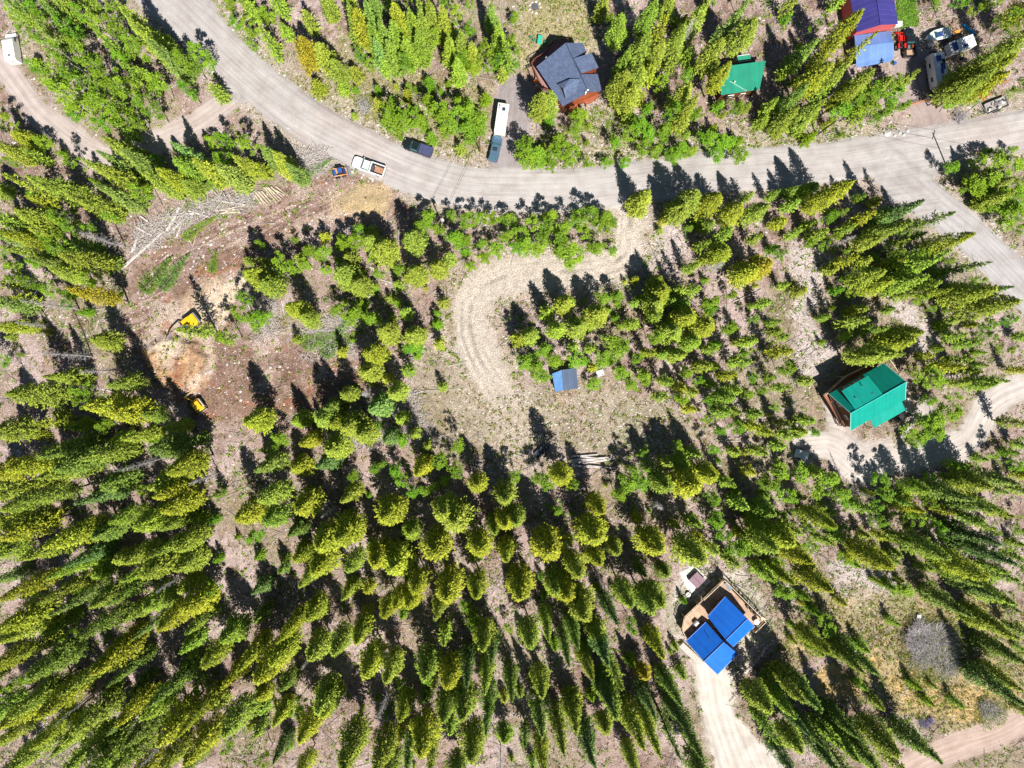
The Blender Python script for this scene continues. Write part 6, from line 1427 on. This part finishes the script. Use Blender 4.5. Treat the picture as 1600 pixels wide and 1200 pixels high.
# ---- shrubs, felled trees, stumps, boulders
BRUSH = bark('brush_stems', (.68,.64,.68), (.24,.21,.22), 3); LAV = plain('lavender_twigs', (.30,.28,.44), .9, .1, 0, .2)
def brush(px_, r, h, m, label, seed, n=420, th=.02, leaf=None):
    rs = random.Random(seed); b = MB(); cl = [(rs.uniform(-.62,.62)*r, rs.uniform(-.62,.62)*r*.85, rs.uniform(.25,.6)) for _k in range(5+int(r*2.2))]
    for _ in range(n):
        cx_, cy_, cs = cl[min(len(cl)-1, int(rs.random()**2.0*len(cl)))]; a = rs.uniform(0, 6.28); d = r*.12*rs.random(); p = Vector((cx_+math.cos(a)*d, cy_+math.sin(a)*d, -.1)); o = rs.uniform(.3,1.0)*r*cs
        q = p+Vector((math.cos(a)*o+rs.uniform(-.4,.4), math.sin(a)*o+rs.uniform(-.4,.4), h*rs.uniform(.4,1)*(.5+cs)))
        m_ = p.lerp(q, .55)+Vector((0,0,.15*h)); b.tube([p, m_, q], th, .008, 3)
        for _k in range(2): e = m_.lerp(q, rs.random()); b.tube([e, e+Vector((rs.uniform(-.5,.5), rs.uniform(-.5,.5), rs.uniform(.0,.5)))], th*.6, .006, 3)
    me = bpy.data.meshes.new('stems'); me.from_pydata([tuple(v) for v in b.v], [], b.f); me.update()
    t = thing('brush', label, 'shrub', G(*px_)); link('stems', me, m, t)
    if leaf:
        k = int(r*r*90); R_ = np.random.RandomState(seed); a = R_.rand(k)*6.28; d = np.sqrt(R_.rand(k))*r*1.05
        cen = np.stack([np.cos(a)*d, np.sin(a)*d, h*(1-(d/r)**2*.6)*R_.uniform(.3,.95,k)], 1)
        me = leaf_mesh('leaves', cen, norm(R_.randn(k,3)), norm(R_.randn(k,3)*.5+np.array([0,0,1])), R_.uniform(.15,.3,k), R_.uniform(.1,.2,k), R_.rand(k), LEAF); o = link('leaves', me, None, t); me.materials.append(LEAF); o.color = leaf
    return t
brush((1456,1013), 6.6, 2.3, BRUSH, 'huge grey bramble on the dry slope in the lower right', 1, 2600, .032, (1.1,.8,1.5,1))
brush((1446,1131), 1.6, 1.2, LAV, 'small lavender coloured shrub just above the dirt road in the lower right', 2, 330, .022)
brush((1548,1112), 3.4, 1.6, BRUSH, 'wide grey bramble beside the dirt road at the lower right edge', 3, 500, .02, (1.0,.9,1.2,1))
brush((1498,187), 1.3, 1.6, BRUSH, 'dark leafless bush at the mouth of the east yard drive', 5, 240, .02)
brush((590,172-8), 1.0, 1.0, BRUSH, 'small bare bush at the left end of the bright roadside thicket', 6, 120, .02)
brush((575,165), 2.2, 1.2, BRUSH, 'olive grey bush on the bank above the main road', 7, 300, .018, (1.1,.8,1.6,1))
brush((640,175-30), 2.0, 1.1, BRUSH, 'olive bush on the dry bank above the bright green thicket', 8, 260, .018, (1.1,.8,1.4,1))
def felled(a, b_, kind, ci, r, tint, label):
    p = G(*a); q = G(*b_); d = q-p; L = d.length; K = KINDS_[kind]
    t = thing('felled_tree', label, 'felled tree', p+Vector((0,0,.5)))
    qt = Vector((d.x, d.y, .15)).to_track_quat('Z', 'Y'); t.rotation_euler = qt.to_euler()
    for nm, me in (('trunk', K['trunks'][0]), ('crown', K['crowns'][ci])):
        o = bpy.data.objects.new(nm, me); COL.objects.link(o); o.parent = t; s = L/H0; o.scale = (r/K['r']*(1 if nm == 'crown' else .6), .32*r/K['r'] if nm == 'crown' else .6, s); o.color = (*TINT[tint], 1)
felled((222,458), (272,402), 'spruce', 1, 2.4, 'G', 'large felled green spruce lying in the dirt clearing')
felled((250,455), (300,396), 'spruce', 3, 2.0, 'B', 'second felled spruce beside the largest one in the clearing')
felled((285,375), (345,335), 'spruce', 0, 1.3, 'G', 'small felled green conifer on the upper bank of the clearing')
felled((332,428), (340,392), 'spruce', 2, 1.1, 'B', 'thin felled sapling standing out on the stony clearing')
felled((505,560), (545,495), 'spruce', 1, 2.2, 'B', 'felled blue green spruce left of the dark tree shadows')
felled((470,540), (530,520), 'spruce', 3, 2.2, 'G', 'felled spruce lying across grey branches below the clearing')
felled((520,552), (560,520), 'pine', 1, 1.9, 'G', 'felled pine at the right end of the fallen green heap')
felled((475,278), (520,250), 'spruce', 1, 1.2, 'B', 'felled sapling on the grey slash beside the road')
for i, (x, y) in enumerate(((447,357),(500,362),(470,370),(246,536),(425,345),(385,372),(520,345),(455,616),(600,343),(560,338),(275,618),(262,590),(398,640),(372,620),(610,350),(540,352))):
    t = thing('tree_stump', 'small cut stump in the dirt clearing', 'stump', G(x,y), 0, 'stumps in the dirt clearing')
    MB().cyl((0,0,-.1),(0,0,.3),.2,.16,9).build('bark', BARK, t); MB().cyl((0,0,.3),(0,0,.31),.15,.15,9).build('cut_face', LOGW, t)
BOULD = [(1386,208,.9),(1381,203,.5),(1406,207,.5),(1412,211,.4),(1418,204,.45),(1398,212,.4),(1362,206,.35),(1392,190,.4),(1415,196,.35),(1010,338,.4),(1016,352,.35),(1000,345,.3),(640,500,.5),(590,195,.4),(450,200,.35),(1294,470,.5),(1300,480,.4),(645,562,.35),(520,600,.35),(422,574,.45),(388,590,.4),(330,382,.5),(322,372,.4),(318,378,.35),(310,388,.35),(348,384,.4),(540,175,.4),(556,177,.35),(1015,640,.4),(1000,645,.35),(905,630,.3),(892,625,.3),(1245,555,.5),(1262,540,.4),(1022,1140,.4),(1022,1068,.5),(1265,605,.4),(1308,600,.45),(1320,590,.4),(805,220,.2)]
bm_ = [rock_mesh(prng, 1.0, 'boulder') for _ in range(6)]
for x, y, r in BOULD:
    o = link('boulder', bm_[prng.randrange(6)], None); o.data.materials.clear(); o.data.materials.append(PALESTONE); o.location = G(x,y)+Vector((0,0,r*.2)); o.scale = (r*.8,r*.8,r*.7); o.rotation_euler.z = prng.uniform(0,6)
    prop(o, ('large ' if r > .45 else 'small ')+'pale boulder', 'boulder', 'pale boulders on open ground')

# ---- ground stuff: loose stones, twigs, tufts (nobody could count them)
rs = np.random.RandomState(99)
sub = (slice(None), slice(None))
inner = ((np.abs(GX) < 106) & (np.abs(GY) < 80))
def sample(wt, n):
    wgt = (wt*inner).ravel(); wgt = wgt/wgt.sum(); i = rs.choice(len(wgt), n, p=wgt)
    x = GX.ravel()[i]+rs.uniform(-.125,.125,n); y = GY.ravel()[i]+rs.uniform(-.125,.125,n); return x, y, Z.ravel()[i]
open_ = 1-sstep(.3,.7,allroad)
edge = sstep(6.5,4.2,M['main_d'])*open_+sstep(5.5,3.5,M['side_d'])*open_
patch = sstep(.5,.66,fbm(GX,GY,6,3,31))
wst = open_*(.10+.9*patch*.5+1.4*stony+.9*clear_mid+.9*cut*sstep(.5,.6,n2)+1.3*edge+.6*bank_n+.5*loopside+.6*cabin_yard+.3*verge_n)*(1-.8*orange)*(1-.9*straw)
def scatter_rocks(name, n, r0, r1, m, w_, label):
    x, y, z = sample(w_, n); base = np.array([(1,0,0),(0,1,0),(-1,0,0),(0,-1,0),(0,0,.8),(.5,.5,.5),(-.6,.3,.5)])[:5]
    f = np.array([(0,1,4),(1,2,4),(2,3,4),(3,0,4)]); r = r0+(r1-r0)*rs.rand(n)**3
    a = rs.rand(n)*6.28; ca, sa = np.cos(a), np.sin(a); sx = rs.uniform(.6,1.3,n)
    V = base[None]*r[:,None,None]*rs.uniform(.7,1.25,(n,5,3)); V[:,:,0] *= sx[:,None]
    X = V[:,:,0]*ca[:,None]-V[:,:,1]*sa[:,None]+x[:,None]; Y = V[:,:,0]*sa[:,None]+V[:,:,1]*ca[:,None]+y[:,None]; Zz = V[:,:,2]+z[:,None]-.02
    me = np_mesh(name, np.stack([X,Y,Zz],-1).reshape(-1,3), (f[None]+np.arange(n)[:,None,None]*5).reshape(-1,3), False)
    prop(link(name, me, m), label, 'stones', None, 'stuff')
scatter_rocks('loose_stones', 22000, .06, .34, PALESTONE, wst, 'loose pale stones scattered over the open ground')
scatter_rocks('brown_stones', 9000, .06, .26, GREYSTONE, wst, 'loose brownish stones scattered over the open ground')
def scatter_twigs(name, n, l0, l1, r, m, w_, label, lift=.05, tilt=.25, ang=None):
    x, y, z = sample(w_, n); a = rs.rand(n)*6.28 if ang is None else ang+rs.randn(n)*.5; L = rs.uniform(l0,l1,n); d = np.stack([np.cos(a), np.sin(a), rs.uniform(-tilt,tilt,n)],1)
    s = np.stack([-np.sin(a), np.cos(a), 0*a],1)*r; u = np.array([0,0,r*1.4]); c = np.stack([x,y,z+lift*rs.rand(n)+r],1); h = d*L[:,None]/2
    V = np.stack([c-h-s, c-h+s, c-h+u, c+h-s*.6, c+h+s*.6, c+h+u*.6],1).reshape(-1,3)
    f = np.array([(0,1,4,3),(1,2,5,4),(2,0,3,5)]); me = np_mesh(name, V, (f[None]+np.arange(n)[:,None,None]*6).reshape(-1,4), False)
    prop(link(name, me, m), label, 'branches', None, 'stuff')
forest = open_*(1-.9*clear_mid)*(1-.9*meadow_n)*(1-.7*cut)
scatter_twigs('fallen_twigs', 15000, .4, 2.4, .024, LOGG, forest*(.2+patch), 'grey twigs and branches littering the forest floor')
scatter_twigs('fallen_limbs', 2300, 2.0, 6.5, .055, plain('pale_limb', (.46,.42,.40), .9, .1, 0, .3), forest*(.25+patch), 'long pale dead limbs lying across the forest floor', .12, .06)
slash_w = poly_mask([(465,232),(505,228),(520,262),(500,280),(455,262)],.5,.8)+poly_mask([(300,318),(360,300),(400,300),(395,325),(330,340),(295,345)],.5,.8)+poly_mask([(215,345),(290,325),(300,350),(240,385),(205,400)],.5,.8)+.6*poly_mask([(470,500),(560,495),(560,560),(480,560)],.5,1)+.7*poly_mask([(400,445),(430,440),(440,520),(400,530)],.5,1)+.7*poly_mask([(590,620),(650,610),(690,690),(600,690),(520,700),(500,680)],.5,2)
scatter_twigs('slash_branches', 2400, .8, 4.2, .04, LOGG, slash_w, 'grey heaps of cut branches along the dirt clearing', .5, .35)
scatter_twigs('straw_stalks', 3500, .3, .9, .02, plain('straw_yellow', (.62,.50,.28), .8, .2, 0, .3), straw+.35*straw_se+.3*straw_se2, 'loose yellow straw spread on the ground', .15, .3)
def scatter_tufts(name, n, r0, r1, w_, colr, label, blades=7):
    x, y, z = sample(w_, n); r = rs.uniform(r0,r1,n); k = blades
    cen = np.stack([x,y,z],1)[:,None]+rs.randn(n,k,3)*np.array([.45,.45,.16])*r[:,None,None]+np.array([0,0,.5])*r[:,None,None]
    m = n*k; me = leaf_mesh(name, cen.reshape(-1,3), norm(rs.randn(m,3)), norm(rs.randn(m,3)*.6+np.array([0,0,1])), np.repeat(r,k)*rs.uniform(.5,1,m), np.repeat(r,k)*rs.uniform(.3,.6,m), rs.rand(m), LEAF)
    o = link(name, me, None); me.materials.append(LEAF); o.color = colr; prop(o, label, 'plants', None, 'stuff')
gw = open_*(patch*.5+.12)*(1-.7*cut)*(1-straw)
scatter_tufts('green_undergrowth', 12000, .2, .6, gw*(1-.6*clear_mid)+.5*bank_n*open_, (1.0,1.0,1.2,1), 'low green plants dotted over the forest floor')
scatter_tufts('olive_grass', 15000, .15, .5, open_*(.15+verge_n+1.0*dry_se+.7*meadow_n+.8*bank_n+.25*clear_mid+.25*loopside)*(1-straw), (1.22,.74,3.0,1), 'dry olive grass tufts on the open banks')
scatter_tufts('brown_shrubs', 5000, .18, .42, open_*(.25+.5*bank_n+.5*patch), (.75,.30,1.5,1), 'low brown and reddish scrub')
scatter_tufts('mown_grass', 1800, .2, .45, poly_mask([(1400,0),(1428,-5),(1430,38),(1403,42)],.3,.4), (.9,1.0,2.0,1), 'green grass strip beside the barn')
# ------------------------------------------------------------------ labels of the trees
AREAS = [('upper left woods between the two dirt roads', lambda x, y: y < 235-0*x and x < 345 and y < 60+x*.9+140),
 ('woods left of the dirt clearing', lambda x, y: x < 420 and y < 480),
 ('woods along the left edge below the clearing', lambda x, y: x < 300 and y < 800),
 ('dense forest in the bottom left corner', lambda x, y: x < 420),
 ('forest along the bottom left of centre', lambda x, y: x < 800 and y > 900),
 ('forest below the centre left of the blue cabin', lambda x, y: x < 800 and y > 660),
 ('forest just left of the blue roofed cabin', lambda x, y: x < 1080 and y > 735),
 ('grove between the clearing and the loop drive', lambda x, y: x < 715 and y > 330),
 ('thicket between the main road and the loop drive', lambda x, y: x < 975 and 320 < y < 410),
 ('grove inside the loop above the tin shed', lambda x, y: x < 1090 and 400 < y < 720),
 ('slope above the main road near the top middle', lambda x, y: x < 830 and y < 330),
 ('woods right of the slate roofed house', lambda x, y: x < 1340 and y < 255),
 ('trees around the east yard in the upper right', lambda x, y: y < 215),
 ('bright thicket at the right end of the main road', lambda x, y: x > 1485 and y < 420),
 ('woods between the main road and the teal chalet', lambda x, y: y < 600),
 ('woods right of and around the teal chalet', lambda x, y: x > 1270 and y < 720),
 ('woods between the meadow and the teal chalet', lambda x, y: x < 1270 and y < 735),
 ('woods below the teal chalet', lambda x, y: y < 935),
 ('woods right of the blue roofed cabin', lambda x, y: True)]
MARKS = [('white van', 19, 72), ('white pickup', 575, 260), ('blue skid steer', 532, 271), ('black pickup on the road', 651, 230), ('cream camper trailer', 784, 185), ('green picnic table', 843, 65),
 ('slate roofed house', 885, 110), ('green roofed cabin', 1160, 115), ('blue carport', 1368, 78), ('plank heap', 1487, 44), ('flatbed trailer', 1553, 166), ('yellow excavator', 290, 508), ('small yellow digger', 311, 631),
 ('tin shed', 883, 593), ('dark lumber stack', 846, 704), ('pale log pile', 925, 720), ('teal chalet', 1365, 620), ('white topped utility trailer', 1249, 709), ('blue roofed cabin', 1130, 980), ('mauve hot tub', 1087, 904),
 ('huge grey bramble', 1458, 1012), ('lavender shrub', 1446, 1131), ('grey utility pole', 694, 357), ('right edge utility pole', 1478, 258), ('upper right utility pole', 1276, 211), ('straw heap', 565, 310), ('orange soil heap', 272, 570), ('fire pit', 836, 12), ('fan shaped log pile', 422, 308), ('red tractor', 1403, 70)]
HUE = {'C': 'olive green', 'Y': 'yellowish green', 'O': 'orange tinged', 'K': 'dark green', 'B': 'blue green', 'A': 'bright green', 'L': 'light green', 'G': 'mid green', 'D': 'bare grey'}
TREES = [t for t in TREES]
for t in TREES:
    t['b'] = PX(t['x'], t['y'], 0); m = PX(t['x'], t['y'], t['h']*.5)
    t['area'] = next(a for a, f in AREAS if f(*m)); t['m'] = m
def size(t): return 'young' if t['kind'] == 'young' else ('tall' if t['h'] > 16 else 'mid height' if t['h'] > 11 else 'low') if t['kind'] not in ('aspen', 'bush') else ('tall' if t['h'] > 10 else 'small')
def girth(t): return 'broad' if t['r'] > 2.5 else 'slender' if t['r'] < 1.8 else 'medium wide'
seen = {}
for t in TREES:
    n = CAT[t['kind']].replace('young ', 'conifer sapling ').replace(' tree', '') if t['kind'] == 'young' else CAT[t['kind']]; h = HUE[t['tint']]
    t['label'] = ('%s %s %s %s in the %s' % (size(t), girth(t), '' if t['kind'] == 'dead' else h, n, t['area'])).replace('  ', ' ').replace('medium wide ', '')
    t['group'] = '%s trees, %s' % (n.replace(' tree', ''), t['area'])
used = set()
for nm, x, y in MARKS:
    for k in ('pine', 'spruce', 'aspen', 'bush'):
        c = sorted((t for t in TREES if t['kind'] == k), key=lambda t: math.hypot(t['m'][0]-x, t['m'][1]-y))
        for rank, t in zip(('nearest', 'second nearest'), c):
            if math.hypot(t['m'][0]-x, t['m'][1]-y) < 75 and id(t) not in used:
                used.add(id(t)); t['label'] = '%s %s, the %s %s to the %s' % (size(t), HUE[t['tint']], rank, CAT[k], nm)
def where(t):
    d = [(math.hypot(t['m'][0]-x, t['m'][1]-y), nm, x, y) for nm, x, y in MARKS]; _, nm, x, y = min(d); a = math.degrees(math.atan2(-(t['m'][1]-y), t['m'][0]-x)) % 360
    return ('to the right of', 'above and right of', 'above', 'above and left of', 'to the left of', 'below and left of', 'below', 'below and right of')[int((a+22.5)//45) % 8]+' the '+nm
cnt = Counter(t['label'] for t in TREES)
for t in TREES:
    if cnt[t['label']] > 2 and 'nearest' not in t['label']: t['label'] = ('%s %s %s %s ' % (size(t), girth(t), '' if t['kind'] == 'dead' else HUE[t['tint']], 'sapling' if t['kind'] == 'young' else CAT[t['kind']])).replace('  ', ' ').replace('medium wide ', '')+where(t); t['group'] = '%s trees %s' % (CAT[t['kind']].replace(' tree', ''), where(t))
by = {}
for t in TREES: by.setdefault(t['label'], []).append(t)
for lb, ts in by.items():
    if len(ts) >= 2:       # set look-alikes apart by where they stand among themselves
        xs = [t['m'][0] for t in ts]; ys = [t['m'][1] for t in ts]; ax = 0 if max(xs)-min(xs) > max(ys)-min(ys) else 1
        o = sorted(ts, key=lambda t: t['m'][ax]); n = len(o); side = ('left', 'right') if ax == 0 else ('top', 'bottom')
        ORD = ['', 'second', 'third', 'fourth', 'fifth', 'sixth', 'seventh']
        for i, t in enumerate(o):
            if i == 0: q = 'leftmost' if ax == 0 else 'topmost'
            elif i == n-1: q = 'rightmost' if ax == 0 else 'lowest'
            elif i <= (n-1)//2: q = ORD[min(i, 6)]+' from '+side[0]
            else: q = ORD[min(n-1-i, 6)]+' from '+side[1]
            t['label'] = q+' '+lb
for t in TREES:
    prop(t['o'], ' '.join(t['label'].split()[:16]), None, t['group'])

# the same for countable small things that share a look: say where each one lies
ORD = ['', 'second', 'third', 'fourth', 'fifth', 'sixth', 'seventh', 'eighth', 'ninth', 'tenth', 'eleventh', 'twelfth', 'thirteenth', 'fourteenth', 'fifteenth']
def pxo(o): l = o.location; return PX(l.x, l.y, l.z)
rows = {}
for o in COL.objects:
    if o.parent is None and o.get('category') and o.get('category') not in CAT.values(): rows.setdefault(o.get('label'), []).append(o)
for lb, os_ in list(rows.items()):
    if len(os_) < 2: continue
    if lb.endswith('boulder') or 'crate' in lb or lb.startswith('thin fallen'):
        for o in os_:
            q = pxo(o); short = lb.replace(' in the yard clutter', '').replace(' lying on the open forest floor left of the loop drive', '')
            o['label'] = short+' '+where(dict(m=q))
rows = {}
for o in COL.objects:
    if o.parent is None and o.get('category') and o.get('category') not in CAT.values(): rows.setdefault(o.get('label'), []).append(o)
for lb, os_ in rows.items():
    if len(os_) < 2: continue
    q = {o.name: pxo(o) for o in os_}; xs = [v[0] for v in q.values()]; ys = [v[1] for v in q.values()]; ax = 0 if max(xs)-min(xs) > max(ys)-min(ys) else 1
    o = sorted(os_, key=lambda a: q[a.name][ax]); n = len(o); side = ('left', 'right') if ax == 0 else ('top', 'bottom')
    for i, t in enumerate(o):
        r_ = ('leftmost' if ax == 0 else 'topmost') if i == 0 else ('rightmost' if ax == 0 else 'lowest') if i == n-1 else ORD[min(i, 14)]+' from '+side[0] if i <= (n-1)//2 else ORD[min(n-1-i, 14)]+' from '+side[1]
        t['label'] = ' '.join((r_+' '+lb).split()[:16])
